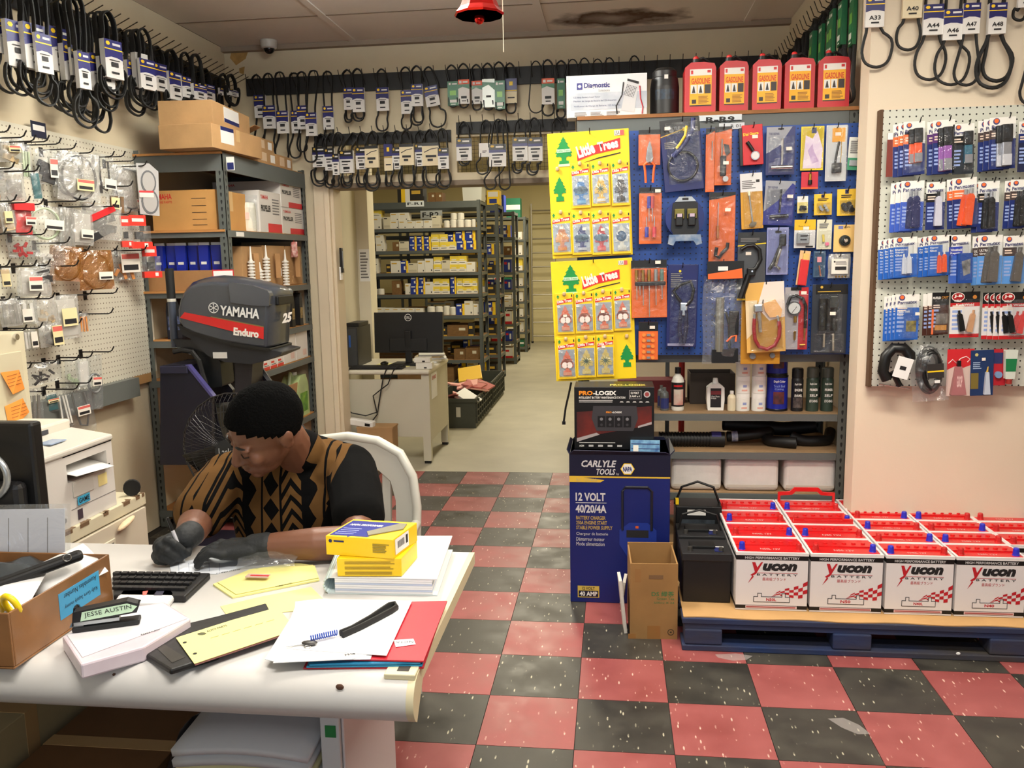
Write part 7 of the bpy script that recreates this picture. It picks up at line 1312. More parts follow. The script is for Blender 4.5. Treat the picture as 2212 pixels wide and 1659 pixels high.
rect(b, w_*.68, .027, w_*.76, .033, -.0009); b.build('round_mark', mat((70,56,36),.7), tc_); B().box(-.02,-.0008,h_*.8,.035,-.0002,h_*.85).build('hand_hole', mat((120,90,60),.8), tc_); B().box(-.075,-.0008,h_*.76,-.05,-.0002,h_*.93).build('printed_panel', mat((150,108,60),.7), tc_)
for k, (x_, z0, z1, rr) in enumerate(((-.125,.0,.22,14),(-.115,.1,.19,-18))): tag(B().box(-.006,-.05,0,.006,.05,z1-z0).build('foam_piece', mat((226,222,212),.8,bump=.2), None, (1.385-.01*k,-2.17+.06*k,.001+z0), (0,-rr*.4,rr*.3)), ['long white foam board leaning between charger box and tea carton','small white foam offcut above the foam board'][k], 'foam')
# ================================================================ pallet of batteries
pal = thing('pallet', 'worn blue wooden pallet under the batteries', 'pallet', (0,0,0)); PBL = mat((22,48,96),.75,rgb2=(64,58,50),sc=7,bump=.3,bsc=25,stretch=(.35,1,1.2),name='worn_blue_paint'); px0, px1, py0, py1, pzt = 1.60, 2.86, -2.345, -1.47, .128
for k in range(6): y = py0+k*(py1-py0-.1)/5; B().box(px0,y,pzt-.022,px1,y+.1,pzt).build('deck_board', PBL, pal, bevel=.003)
for y in (py0,(py0+py1)/2-.05,py1-.1):
    B().box(px0+.01,y+.005,pzt-.042,px1-.01,y+.095,pzt-.023).build('stringer_board', PBL, pal); B().box(px0,y-.005,0,px1,y+.11,.022).build('bottom_board', PBL, pal, bevel=.003)
    for x in (px0+.01,(px0+px1)/2-.075,px1-.15): B().box(x,y,.0225,x+.14,y+.1,pzt-.043).build('block', PBL, pal, bevel=.006)
sh = tag(B().sheet(lambda u,v: (px0+.005+(px1-px0-.0)*u, py0+.006+.86*v+.006*math.sin(u*23)*(1-v), pzt+.0025), 24, 2).build('cardboard_sheet', mat((196,154,100),.8,var=.1,sc=6), None, solid=.004), 'brown cardboard sheet between pallet and batteries', 'cardboard')
BW = mat((226,222,222),.4); LIDR = mat((206,26,28),.32,coat=.2); BRIM = mat((232,228,226),.35); BCAP = mat((36,44,190),.35); BD = mat((14,14,15),.45); PRED = mat((186,28,40),.45)
bz = pzt+.006
BMESH = {}
def bmesh_parts(w_, d_, h_):
    key = (round(w_,3),round(d_,3))
    if key in BMESH: return BMESH[key]
    case = B().box(0,0,0,w_,d_,h_-.012).mesh('case', BW)
    band = [B().box(-.0006,-.0006,a_,w_+.0006,d_+.0006,c_).mesh('black_band', BD) for a_, c_ in ((h_-.03,h_-.012),(.006,.02))]
    rim = B(); t_ = .007; rim.box(-.002,-.002,h_-.012,w_+.002,t_,h_).box(-.002,d_-t_,h_-.012,w_+.002,d_+.002,h_).box(-.002,t_,h_-.012,t_,d_-t_,h_).box(w_-t_,t_,h_-.012,w_+.002,d_-t_,h_)
    rim = rim.mesh('rim', BRIM)
    lid = B().box(t_,t_,h_-.012,w_-t_,d_-t_,h_-.002).box(t_,d_*.45,h_-.002,w_-t_,d_*.78,h_+.003).mesh('lid', LIDR)
    cap = B().lathe([(0,0),(.0085,0),(.0085,.004),(.006,.0055),(0,.0055)],10).mesh('vent_cap', LIDR)
    tb_ = B().lathe([(0,0),(.0135,0),(.012,.004),(.0105,.024),(.0085,.028),(0,.028)],12).mesh('terminal_cap', BCAP)
    tr2 = B().lathe([(0,0),(.0135,0),(.012,.004),(.0105,.022),(.0085,.026),(0,.026)],12).mesh('terminal_cap', mat((190,30,30),.4))
    BMESH[key] = (case,band,rim,lid,cap,tb_,tr2); return BMESH[key]
def battery(label, x, y, w_, d_, h_=.232, mark=None, blue='r', handle=0, cols=0):
    t = thing('car_battery', label, 'battery', (x,y,bz), (0,0,random.uniform(-.6,.6)), 'red-topped batteries on the pallet'); case, band, rim, lid, cap, tb_, tr2 = bmesh_parts(w_, d_, h_)
    put('case', case, t); put('black_band', band[0], t); put('black_band', band[1], t); put('rim', rim, t); ld_ = put('lid', lid, t)
    for k in range(6): put('vent_cap', cap, t, (w_*(.16+.135*k), d_*.62, h_+.003))
    for s, u in (('l',.1),('r',.9)): put('terminal_cap', tb_ if s == blue else tr2, t, (w_*u, d_*.24, h_-.002))
    txt(ld_, mark+' 12V' if mark else 'N50 12V', w_*.36, d_*.2, w_*.64, d_*.3, h_-.0012, mat((236,200,196),.5), face='z')
    if handle:
        zt_ = h_+(.075 if handle == 1 else .012); b = B()
        if handle == 1: b.prism([(w_*.02,h_+.0),(w_*.06,h_),(w_*.06,h_+.03),(w_*.26,h_+.034),(w_*.32,h_+.05),(w_*.68,h_+.05),(w_*.74,h_+.034),(w_*.94,h_+.03),(w_*.94,h_),(w_*.98,h_),(w_*.98,h_+.045),(w_*.78,h_+.048),(w_*.7,h_+.068),(w_*.3,h_+.068),(w_*.22,h_+.048),(w_*.02,h_+.045)],d_*.8,d_*.86)
        else: b.box(w_*.2,d_*.05,h_-.001,w_*.8,d_*.13,h_+.012).box(w_*.04,d_*.05,h_-.001,w_*.2,d_*.11,h_+.02).box(w_*.8,d_*.05,h_-.001,w_*.96,d_*.11,h_+.02)
        b.build('handle', LIDR, t)
    if cols:
        fz = -.0008
        txt(t,'HIGH PERFORMANCE BATTERY',w_*.12,h_-.0265,w_*.88,h_-.0165,-.0014,mat((206,204,204),.5),bold=.02)
        b = B(); poly(b, [(w_*.22,h_*.83),(w_*.265,h_*.83),(w_*.295,h_*.74),(w_*.345,h_*.83),(w_*.375,h_*.835),(w_*.28,h_*.63),(w_*.235,h_*.595),(w_*.25,h_*.58),(w_*.165,h_*.46),(w_*.225,h_*.59),(w_*.2,h_*.61),(w_*.262,h_*.66)][::-1], fz); b.build('lightning_initial', PRED, t)
        txt(t,'ucon',w_*.37,h_*.685,w_*.85,h_*.815,fz,INK,ital=.25,bold=.06); b = B(); rect(b, w_*.29, h_*.645, w_*.86, h_*.652, fz); b.build('rule_line', PRED, t)
        txt(t,'B A T T E R Y',w_*.29,h_*.60,w_*.86,h_*.635,fz,INK,bold=.01); txt(t,'最高級ブランド',w_*.37,h_*.515,w_*.70,h_*.57,fz,PRED)
        b = B(); N = 8
        for i in range(8):
            for j in range(4):
                if (i+j) % 2: continue
                def fl(a, c): u = .50+.5*a/8; return (w_*u, h_*(.25+(.28*(a/8)**.8)*(c/4)+.02*math.sin(a*.8)-.012))
                p = [fl(i,j),fl(i+1,j),fl(i+1,j+1),fl(i,j+1)]; poly(b, p, fz)
        b.build('chequered_flag', PRED, t)
        o = .0022; b = B(); Q = [(.25,.14),(.76,.14),(.76,.24),(.70,.24),(.70,.30),(.645,.30),(.645,.24),(.365,.24),(.365,.30),(.305,.30),(.305,.24),(.25,.24)]
        poly(b, [(w_*u,h_*v) for u,v in Q], fz-.0003, 0); Q2 = [(.259,.150),(.751,.150),(.751,.230),(.691,.230),(.691,.290),(.654,.290),(.654,.230),(.356,.230),(.356,.290),(.314,.290),(.314,.230),(.259,.230)]; poly(b, [(w_*u,h_*v) for u,v in Q2], fz-.0007, 1)
        ic = b.build('battery_icon', [INK,BW], t); txt(ic, mark, w_*.43, h_*.165, w_*.57, h_*.215, fz-.0012, PRED, bold=.03)
        b = B(); rect(b, w_*.14, .0075, w_*.86, .0185, -.0011); lines(b, w_*.15, .0085, w_*.85, .0175, -.0015, 1, 1, .6, .02); b.build('warning_strip', [mat((226,200,200),.5),mat((170,90,90),.5)], t)
CN = ('beside the black batteries','second from the black batteries','third from the black batteries','fourth from the black batteries')
for c, (x0, x1, nrow, dd, mk, hd) in enumerate(((1.809,2.080,4,.183,'N50L',{}),(2.086,2.353,4,.183,'N50',{2:2,3:1}),(2.361,2.606,5,.150,'N40L',{}),(2.612,2.862,5,.150,'N40',{4:2}))):
    for r in range(nrow): battery('red-topped white battery in the %s row, %s' % (('front','second','third','fourth','fifth')[r] , CN[c]), x0, -2.26+r*dd, x1-x0-.004, dd-.004, .232, mk, 'lr'[(r+c) % 2] if r else 'lrlr'[c], hd.get(r,0), r == 0)
for r in range(4): battery('red-topped battery at the picture edge behind the front rows, %s one' % ORD[r], 2.872, -2.09+r*.152, .25, .146, .225, 'N40')
for k, (y0, y1, lab) in enumerate(((-2.2,-2.03,'black battery with a navy label on the pallet corner'),(-1.99,-1.82,'black battery with white plates behind the navy-labelled one'))):
    t = thing('car_battery', lab, 'battery', (1.612,y0,bz), group='black batteries on the pallet'); w_, d_, h_ = .185, .165, .2
    B().box(0,0,0,w_,d_,h_).build('case', BD, t, bevel=.003); B().box(-.004,-.004,h_-.03,w_+.004,d_+.004,h_+.002).build('lid', mat((30,30,32),.5), t, bevel=.003); B().box(.03,.05,h_+.003,.13,.11,h_+.014).build('vent_cover', BD, t, bevel=.002)
    B().box(w_-.06,.02,h_+.0022,w_-.03,.07,h_+.0035).build('label', NAVY, t); B().box(w_-.06,.07,h_+.0022,w_-.02,.08,h_+.0036).build('white_label', WHITE, t)
    for u in (.03,.15): B().lathe([(0,0),(.01,0),(.009,.015),(0,.015)],10,(u,.03,h_+.002)).build('terminal', mat((90,88,84),.4,.7), t)
    if k: B().tube([(.0,.08,h_-.01),(.02,.08,h_+.07),(.09,.08,h_+.09),(.16,.08,h_+.07),(w_,.08,h_-.01)],.005,6).build('carry_strap', BLACK, t)
t = thing('small_battery', 'small black battery with grey plates standing on the pallet rear', 'battery', (1.615,-1.76,bz)); B().box(0,0,0,.2,.14,.26).build('case', BD, t, bevel=.004); B().box(.02,-.001,.07,.17,0,.2).build('spec_plate', mat((70,78,86),.4,rgb2=(40,44,48),sc=30), t); B().box(.05,-.002,.22,.13,-.0,.245).build('white_label', WHITE, t); B().tube([(.0,.07,.25),(.03,.07,.33),(.1,.07,.355),(.17,.07,.33),(.2,.07,.25)],.006,6).build('carry_strap', BLACK, t); B().box(.0,.02,.262,.014,.05,.285).build('yellow_tab', YEL, t)
fs = thing('floor_scrap', 'white paper scrap lying on the pallet runner', 'litter', (2.6,-2.349,.0225)); B().ell((0,0,.004),(.008,.003,.006),8,5).build('scrap', PAPER, fs)
# ================================================================ adhesive pegboard on the pale wall
YG = YW-.05; GB = 'carded adhesives on the pale pegboard'
ap = thing('adhesive_pegboard', 'cream pegboard of carded adhesives on the pale wall', 'pegboard', (0,0,0)); gx0 = at(1906,300,Y=YG).x
B().box(gx0,YG,.935,3.6,YG+.006,2.06).build('panel', pegmat('cream_pegboard',(206,208,196),(26,24,22),(0,2),(.2,.55)), ap); B().box(gx0-.012,YG-.001,.93,gx0,YG+.043,2.062).build('edge_strip', mat((84,58,34),.7), ap); B().box(gx0,YG+.006,2.0,3.6,YG+.043,2.05).build('batten', CARD2, ap); B().box(gx0,YG+.006,.95,3.6,YG+.043,1.0).build('batten', CARD2, ap)
def cF(x, y): return 1880+x/4.88, 220+y/4.88
def cG(x, y): return 1880+x/4.148, 500+y/4.148
PBL_ = mat((30,96,190),.4); PDB = mat((26,44,110),.4); LOGN = mat((60,60,110),.5); PORG = mat((240,110,50),.45); PINKS = mat((236,200,196),.6)
def glue(label, cv, r, block, tubes, base=PDB, title=None, copies=0, tilt=0, split=.42, step=(-.016,.012), logo=True, dy=0):
    K = Pk(label+', cream pegboard', 'adhesive', cv, r, YG-.075+dy, WHITE, .002, tilt, 'adhesive_card', GB); put('hook', BH, ap, (K.t.location.x+K.w*.2,YG,K.t.location.z+K.h*.47), None, (1,1.3,1))
    K.box('blue_panel',0,split,1,1,base,0,.0006)
    if block: K.box('colour_block',0,.24,.62,split,block,0,.0007)
    if logo:
        K.disc('gear_logo',.26,.075,K.w*.13,mat((70,70,120),.5),0,.0006,12); K.disc('gear_centre',.26,.065,K.w*.085,PORG,.0006,.001,14); K.tx('Permatex',.08,.15,.9,.225,LOGN,.001,bold=.03,slope=4,ital=.1)
    if title: 
        for j, s in enumerate(title.split('|')): K.tx(s,.07,.28+.07*j,min(.6,.07+.075*len(s)),.33+.07*j,WHITE,.0011,bold=.03)
    else: K.fine(.08,.28,.5,.38,mat((236,214,196),.5),2,.0011)
    K.fine(.08,split+.08,.42,.85,mat((150,170,220),.5),5,.0009)
    for tb_ in tubes:
        k_, u, v0, v1, m1, m2 = tb_[:6]; sl = tb_[6] if len(tb_) > 6 else 0
        if k_ == 'tube':
            wd = K.w*(tb_[7] if len(tb_) > 7 else .2); b = B().prism([(-wd,K.z(v1)-K.z(.5)),(wd,K.z(v1)-K.z(.5)),(wd*.8,K.z(v0+(v1-v0)*.22)),(wd*.3,K.z(v0+(v1-v0)*.14)),(-wd*.3,K.z(v0+(v1-v0)*.14)),(-wd*.8,K.z(v0+(v1-v0)*.22))],-.018,-.004); b.build('tube', m1, K.t, (K.x(u),0,0), (0,sl,0), bevel=.003)
            B().rod((0,-.011,K.z(v0)),(0,-.011,K.z(v0+(v1-v0)*.15)),wd*.42,n=10).build('cap', m2, K.t, (K.x(u),0,0), (0,sl,0)); B().box(-wd,-.013,K.z(v1),wd,-.009,K.z(v1)+.006).build('crimp', SILVER, K.t, (K.x(u),0,0), (0,sl,0))
        else:
            K.box('cap',u-.2,v0,u+.2,v0+(v1-v0)*.42,BKP,.002,.024,bevel=.003); K.box('syringe',u-.17,v0+(v1-v0)*.42,u+.19,v1,m1,.002,.02,bevel=.004); K.box('syringe_end',u-.17,v0+(v1-v0)*.72,u+.19,v1-.01,m2,.0201,.0206)
    K.blister(.42,.15,.98,.95,.027)
    tree = kids() if copies else None
    for c in range(copies): dup(K.t, None, label+', %s behind' % ORD[c], (K.t.location.x+step[0]*(c+1),K.t.location.y+step[1]*(c+1),K.t.location.z-.003*(c+1)), tree=tree)
    return K
PUR = mat((84,40,110),.45); TEAL = mat((30,96,120),.4); BRN = mat((70,56,54),.5); OT = mat((226,84,34),.35); SV = mat((176,178,186),.25,.5)
glue('orange threadlocker card in the top row', cF, (335,200,590,770), PORG, [('syr',.62,.14,.78,OT,SV)], copies=2, tilt=-2)
glue('purple-block epoxy syringe card in the top row', cF, (640,185,905,760), PUR, [('syr',.62,.14,.95,mat((150,90,170),.3),SV)], copies=1, tilt=-2)
glue('black and teal putty card with orange edge in the top row', cF, (850,225,1110,765), BKP, [('syr',.66,.16,.8,TEAL,SV)], base=mat((40,46,54),.4), tilt=-2)
glue('brown-block weld syringe card in the top row', cF, (1235,155,1550,710), BRN, [('syr',.6,.15,.95,SV,mat((200,200,206),.3))], copies=2, tilt=-2)
glue('navy card with black tube at the picture edge in the top row', cF, (1540,200,1760,740), PDB, [('tube',.6,.15,.9,BKP,BKP)], tilt=-1, base=mat((30,36,70),.4))
t = thing('card_strip', 'dark red card hanging edge-on beside the top adhesive row', 'card', at(*cF(225,560),Y=YG-.05)); B().box(-.018,0,-.085,.014,.004,.085).build('card', mat((120,44,34),.5), t); B().box(-.018,0,.06,.014,-.001,.085).build('white_top', PAPER, t)
glue('blue sealant card in the second row', cF, (305,828,575,1360), None, [('tube',.62,.2,.93,mat((30,34,84),.35),SV)], base=mat((56,90,190),.4), title='ULTRA|Blue', copies=2)
glue('black-block sealant card with white tube in the second row', cF, (572,842,800,1350), BKP, [('tube',.6,.2,.92,mat((206,206,220),.35),BKP)], tilt=-1)
glue('orange high-heat sealant card in the second row', cF, (850,795,1140,1330), PORG, [('tube',.66,.22,.95,OT,mat((150,150,150),.4),8)], copies=1, tilt=-3)
glue('black silicone sealant card in the second row', cF, (1112,832,1372,1370), BKP, [('tube',.58,.22,.92,BKP,SV)], tilt=-1, copies=1)
glue('brown-block card, picture edge, second row', cF, (1450,815,1700,1330), BRN, [('tube',.62,.22,.95,BKP,BKP)], copies=1)
glue('bright blue glue card with small white tube in the third row', cG, (198,48,430,412), PBL_, [('tube',.62,.4,.9,mat((200,204,214),.35),WHITE,0,.1)], base=PBL_, title='Instant|Super|Glue', copies=3, tilt=-2)
glue('bright blue glue card with small red tube in the third row', cG, (508,32,735,395), PBL_, [('tube',.66,.4,.92,OT,WHITE,0,.1)], base=PBL_, title='Super|Glue', copies=2, tilt=-2)
K = glue('windshield repair card with a blue box in the third row', cG, (690,28,912,465), mat((40,60,170),.4), [], base=mat((60,100,190),.4), title='Windshield|Repair', tilt=-2); b_ = K.box('kit_box',.35,.38,1,1,mat((26,70,150),.4),.001,.02); K.pg('printed_photo',[(.5,.55),(.9,.5),(.9,.8),(.6,.85)],mat((170,170,170),.5,rgb2=(60,60,64),sc=30),.0201,.0206,par=b_)
DG = mat((92,86,80),.35)
glue('grey-tube sealant card in the third row', cG, (945,30,1195,475), BRN, [('tube',.62,.22,.95,DG,DG,4,.22)], base=mat((90,150,220),.4), title='ULTRA|Grey', copies=1, tilt=-1); glue('grey-tube sealant card at the picture edge in the third row', cG, (1170,35,1400,470), BRN, [('tube',.66,.24,.95,DG,DG,6,.22)], base=mat((90,150,220),.4), tilt=-1)
K = glue('blue tank repair card in the fourth row', cG, (212,562,445,970), None, [], base=PBL_, split=.29, copies=3, tilt=0, step=(-.012,.01)); K.tx('Plastic Tank',.08,.34,.62,.4,WHITE,.0012,bold=.03); K.tx('Repair',.08,.42,.36,.48,WHITE,.0012,bold=.03); K.box('photo',.48,.58,.9,.82,mat((190,170,60),.5,rgb2=(60,50,44),sc=40),.0006,.001); K.sticker(.84,.42,w=.018,h=.012,d=.028)
K = glue('black and orange muffler putty card in the fourth row', cG, (540,545,712,922), None, [], base=mat((70,34,24),.4), copies=2, logo=False, tilt=-1, split=.3, step=(-.014,.01)); K.box('black_header',0,0,1,.3,BKP,0,.0009); K.tx('MUFFLER',.03,.1,.5,.16,WHITE,.0012,bold=.03,ital=.2); K.tx('CAST',.55,.09,.97,.15,mat((190,130,50),.4),.0012,bold=.03,ital=.2); K.box('orange_edge',0,.4,.12,1,PORG,.0006,.001); K.box('picture',.25,.5,.95,.75,mat((150,140,130),.4,rgb2=(60,50,46),sc=30),.0006,.001); K.box('amber_label',.2,.78,.9,.9,mat((206,140,50),.4),.0006,.001)
for lab, r, nm, t2, cp in (('white two-tube weld epoxy card with black header in the fourth row',(700,538,990,950),'KwikWeld',mat((200,150,110),.35),0),('white two-tube epoxy card at the picture edge, fourth row',(1145,540,1440,965),'J-B Weld',mat((206,60,60),.35),3)):
    K = glue(lab, cG, r, None, [('tube',.3,.4,.86,BKP,BKP,-10,.1),('tube',.74,.4,.88,t2,t2,10,.1)], base=mat((230,226,224),.45), logo=False, copies=0, tilt=-1, split=.3); K.box('black_header',0,0,1,.24,BKP,.0006,.001); K.disc('oval_ring',.26,.11,K.w*.22,WHITE,.001,.0014,20,rz=K.h*.1); K.disc('oval',.26,.11,K.w*.2,mat((160,24,28),.4),.0014,.0018,20,rz=K.h*.085); K.tx('J-B',.12,.06,.4,.13,WHITE,.002,bold=.05); K.tx('WELD',.12,.17,.38,.215,WHITE,.002,bold=.04); K.box('red_band',0,.24,1,.32,mat((196,30,36),.45),.0006,.001); K.tx(nm,.2,.255,.8,.31,WHITE,.0013,bold=.03); K.box('red_foot',0,.92,1,1,mat((196,30,36),.45),.0006,.001); K.disc('seal',.82,.12,.008,mat((190,120,50),.4),.001,.0015,14)
    tree = kids()
    for c in range(cp): dup(K.t, None, lab+', %s copy' % ORD[c], (K.t.location.x-.018*(c+1),K.t.location.y+.011*(c+1),K.t.location.z-.002), tree=tree)
# lowest row
q = at(*cG(240,1190),Y=YG-.06); t = thing('clamp', 'black clamp with a white barcode tag and chrome screw bar', 'clamp', q, (0,8,0)); s = 3.45/1825/4.148
B().tube([(x*s,0,z*s) for x,z in ((-60,-150),(-110,-80),(-110,60),(-60,140),(30,150),(95,100),(100,60))],.022,10).build('frame', BKP, t, smooth=50); B().rod((-30*s,0,-70*s),(60*s,0,-190*s),.012,n=10).build('screw', BKP, t); B().rod((-120*s,-.0,-200*s),(150*s,-.0,-205*s),.0028,n=8).build('chrome_bar', CHROME, t)
tg = B().box(-30*s,-.03,-110*s,105*s,-.028,80*s).build('tag', PAPER, t, rot=(0,8,0)); b = B(); rect(b, 10*s,-35*s,65*s,0,-.0305); b.build('barcode', INK, tg)
q = at(*cG(530,1010),Y=YG-.05); t = thing('hose_bag', 'clear bag holding a coiled black hose beside the clamp', 'bag', q, (0,-4,0)); pillow(B(),320*s,520*s,.035,31).build('film', CLEAR, t, smooth=80); b = B()
for k in range(4): b.tube([(math.cos(a)*(95-9*k)*s+(k % 2)*6*s,.012-.008*k,-240*s+math.sin(a)*(200-12*k)*s) for a in (2*math.pi*j/24 for j in range(24))],.011,8,True)
b.build('hose', BKP, t, smooth=50); B().box(-50*s,-.038,-300*s,90*s,-.036,-170*s).build('header_card', mat((46,42,40),.5), t); B().box(-50*s,-.0385,-245*s,90*s,-.038,-232*s).build('yellow_line', YEL, t); B().box(10*s,-.0385,-345*s,55*s,-.036,-320*s).build('price_sticker', PAPER, t)
RW = mat((206,36,44),.45)
K = Pk('red and white contact adhesive card with a pink tube', 'adhesive', cG, (672,1052,938,1475), YG-.055, mat((214,190,180),.45), .002, -1, 'adhesive_card', GB); K.pg('red_burst',[(0,0),(1,0),(1,.32),(.6,.4),(.3,.36),(0,.44)],RW,0,.0006); K.tube('script',[(.05,.3),(.2,.22),(.35,.3),(.5,.2),(.7,.16),(.85,.22),(.75,.28)],.0022,PINKS,.001); K.pg('tube',[(.28,.36),(.5,.36),(.7,.96),(.12,.96)],mat((170,110,112),.35),.002,.02,bevel=.003); K.box('cap',.34,.24,.46,.36,BKP,.004,.018); txt(K.t,'GOOP',K.x(.32),K.z(.8),K.x(.52),K.z(.55),-.0206,PINKS,bold=.03)
K = Pk('navy and gold card with a slim silver tube', 'adhesive', cG, (885,1062,1118,1470), YG-.06, mat((24,50,96),.45), .002, -2, 'adhesive_card', GB); K.box('gold_panel',.02,.5,.35,.85,mat((120,104,44),.5),0,.0006); K.disc('emblem',.25,.1,.007,mat((200,190,120),.4),0,.0006,6); K.fine(.1,.25,.5,.42,mat((150,170,200),.5),4,.0007); K.pg('tube',[(.62,.48),(.74,.48),(.82,.97),(.55,.97)],mat((190,200,216),.3),.002,.016); K.rod('nozzle',.68,.48,.72,.36,.004,GOLD,.009,.002); K.sticker(.55,.2,w=.014,h=.012,d=.002)
K = Pk('red and blue carded part half behind the green tube', 'adhesive', cG, (1085,1052,1230,1380), YG-.05, mat((180,30,44),.45), .002, 0, 'adhesive_card', GB); K.box('blue_panel',.0,.1,.7,.4,mat((40,50,100),.45),0,.0006); K.disc('bubble',.4,.7,.014,mat((120,150,190),.3),.001,.012,14)
K = Pk('green-topped clear squeeze tube in the lowest row', 'adhesive', cG, (1178,1058,1312,1340), YG-.06, None, name='squeeze_tube', group=GB); K.pg('tube',[(.0,.0),(1,.0),(.86,.92),(.14,.92)],mat((210,216,206),.3),-.004,.016,bevel=.004); K.pg('green_label',[(.06,.28),(.94,.28),(.89,.68),(.11,.68)],mat((24,120,70),.4),.0161,.0168); K.rod('cap',.5,.92,.5,1.08,.012,mat((150,40,34),.4),.006)
# ================================================================ desk and its papers
DZ = .75; dsk = thing('desk', 'light grey desk with a rolled front edge in the foreground room'.replace(' in the foreground room',' where the person writes'), 'desk', (0,0,0)); DG_ = mat((206,204,200),.35,var=.02,sc=3,coat=.1)
dx0, dx1, dyn, dyf = -.42, .972, -4.03, -3.395
pr_ = [(dyf,DZ-.03),(dyf,DZ),(dyn,DZ)]+[(dyn-.05*math.sin(a),DZ-.046+.046*math.cos(a)) for a in (math.pi*k/12 for k in range(1,11))]+[(dyn-.0,DZ-.06),(dyn+.03,DZ-.03)]
b = B(); n = len(pr_); b.add([(dx0,y,z) for y,z in pr_]+[(dx1,y,z) for y,z in pr_],[tuple(range(n)),tuple(range(2*n-1,n-1,-1))]+[(k,n+k,n+(k+1)%n,(k+1)%n) for k in range(n)]); b.build('top', DG_, dsk, smooth=40)
TRM = mat((214,204,168),.45); b = B(); b.add([(dx1,y,z) for y,z in pr_]+[(dx1+.014,y,z) for y,z in pr_],[tuple(range(n)),tuple(range(2*n-1,n-1,-1))]+[(k,n+k,n+(k+1)%n,(k+1)%n) for k in range(n)]); b.build('edge_trim', TRM, dsk, smooth=40)
B().box(dx1-.045,-4.055,DZ-.006,dx1+.013,-4.0,DZ+.005).build('cable_cap', TRM, dsk, bevel=.002); B().box(dx1-.024,-4.042,DZ+.0052,dx1-.002,-4.015,DZ+.0056).build('cap_hole', mat((60,56,50),.8), dsk)
B().box(.7975,-3.93,0,.803,-3.56,DZ-.03).build('pedestal_end', mat((206,200,200),.45), dsk, bevel=.004); lg_ = B().box(.757,-3.94,0,.797,-3.87,DZ-.03).build('leg', mat((196,198,200),.4), dsk, bevel=.003); B().box(.765,-3.942,.6,.785,-3.9405,.625).build('leg_slot', INK, lg_); B().box(.768,-3.942,.555,.79,-3.9405,.58).build('green_dot', mat((30,120,60),.5), lg_)
B().box(-.42,-3.5,.25,.757,-3.485,DZ-.03).build('modesty_panel', mat((190,188,184),.5), dsk); B().box(-.40,-3.95,0,-.36,-3.45,DZ-.03).build('leg', mat((196,198,200),.4), dsk)
for k, (x, y) in enumerate(((.41,-4.064),(.85,-4.073))): B().ell((x,y,DZ-.014),(.008 if k else .004,.003,.006 if k else .003),8,5).build('stain', mat((90,60,44),.8), dsk)
def flat(name, label, cat, P, z, th, m, grp=None, bevel=0, curl=0):
    q = [at(x,y,Z=z+th) for x,y in P]; c = sum(q, V())/len(q); pts = [(p.x-c.x,p.y-c.y) for p in q]
    if sum(pts[i][0]*pts[(i+1)%len(pts)][1]-pts[(i+1)%len(pts)][0]*pts[i][1] for i in range(len(pts))) < 0: pts = pts[::-1]
    o = B().slab(pts,0,th).build(name, m, None, (c.x,c.y,z+.0005), bevel=bevel); return tag(o, label, cat, grp)
def onflat(o, name, P, z, m, th=.0004):
    q = [at(x,y,Z=z)-o.location for x,y in P]; pts = [(p.x,p.y) for p in q]
    if sum(pts[i][0]*pts[(i+1)%len(pts)][1]-pts[(i+1)%len(pts)][0]*pts[i][1] for i in range(len(pts))) < 0: pts = pts[::-1]
    zz = z-o.location.z; return B().slab(pts,zz,zz+th).build(name, m, o)
YPAP = mat((238,232,150),.7); YP2 = mat((240,226,150),.7); SHEET = mat((240,240,240),.7)
def tflat(o, s, p0, p1, hpx, z, m, bold=.02, flip=False):
    a = at(*p0,Z=z); b = at(*p1,Z=z); d = b-a; t = txt(o, s, 0,0,d.length,hpx, 0, m, bold=bold, face='z', ital=.2); t.location = a-o.location; t.rotation_euler = (0,0,math.atan2(d.y,d.x)); return t
# red and blue folders, loose white sheets
z = DZ
for k, (P, m, lab) in enumerate((([(655,1443),(915,1442),(962,1302),(720,1310)],mat((176,30,44),.5),'lowest red card folder under the white sheets'),([(662,1440),(912,1437),(960,1301),(725,1308)],mat((40,140,180),.5),'lower light blue folder in the stack under the red one'),([(668,1436),(908,1432),(958,1300),(730,1306)],mat((36,126,170),.5),'upper light blue folder in the stack under the red one'),([(676,1422),(915,1428),(966,1298),(735,1304)],mat((196,36,52),.5),'top red card folder with a white label by the desk edge'))):
    o = flat('folder', lab, 'folder', P, z, .003, m, 'folders on the desk'); z += .0042
fz_ = z; lb = onflat(o,'label',[(850,1383),(893,1380),(898,1392),(855,1398)],fz_+.0002,PAPER); 
t = txt(o,'NCTICES',0,0,.05,.008,0,INK,face='z'); q = at(893,1384,Z=fz_+.001)-o.location; t.location = q; t.rotation_euler = (0,0,R(190))
for k, (P, lab) in enumerate((([(572,1424),(588,1428),(800,1424),(845,1310),(650,1300)],'white loose sheet lowest under the key'),([(590,1432),(760,1424),(840,1400),(880,1300),(640,1305)],'white loose sheet under the lanyard, middle one'),([(632,1402),(835,1416),(890,1298),(690,1294),(638,1300)],'white top sheet carrying the black lanyard'))):
    o = flat('paper_sheet', lab, 'paper', P, z, .0012, SHEET, 'loose white sheets'); z += .0016
tflat(o,'WA',(744,1416),(768,1413),.006,z,INK)
pz = z
ly = thing('lanyard', 'black wrist lanyard with blue coil and key on the white sheets', 'lanyard', (0,0,0)); P = [at(x,y,Z=pz+.006) for x,y in ((735,1368),(760,1358),(800,1335),(825,1318),(840,1308),(853,1305),(857,1312),(845,1320),(815,1336),(780,1354),(740,1372))]; B().tube(P,.0045,8,flat=1.6,up=(0,0,1)).build('strap', mat((24,24,24),.7), ly, smooth=50)
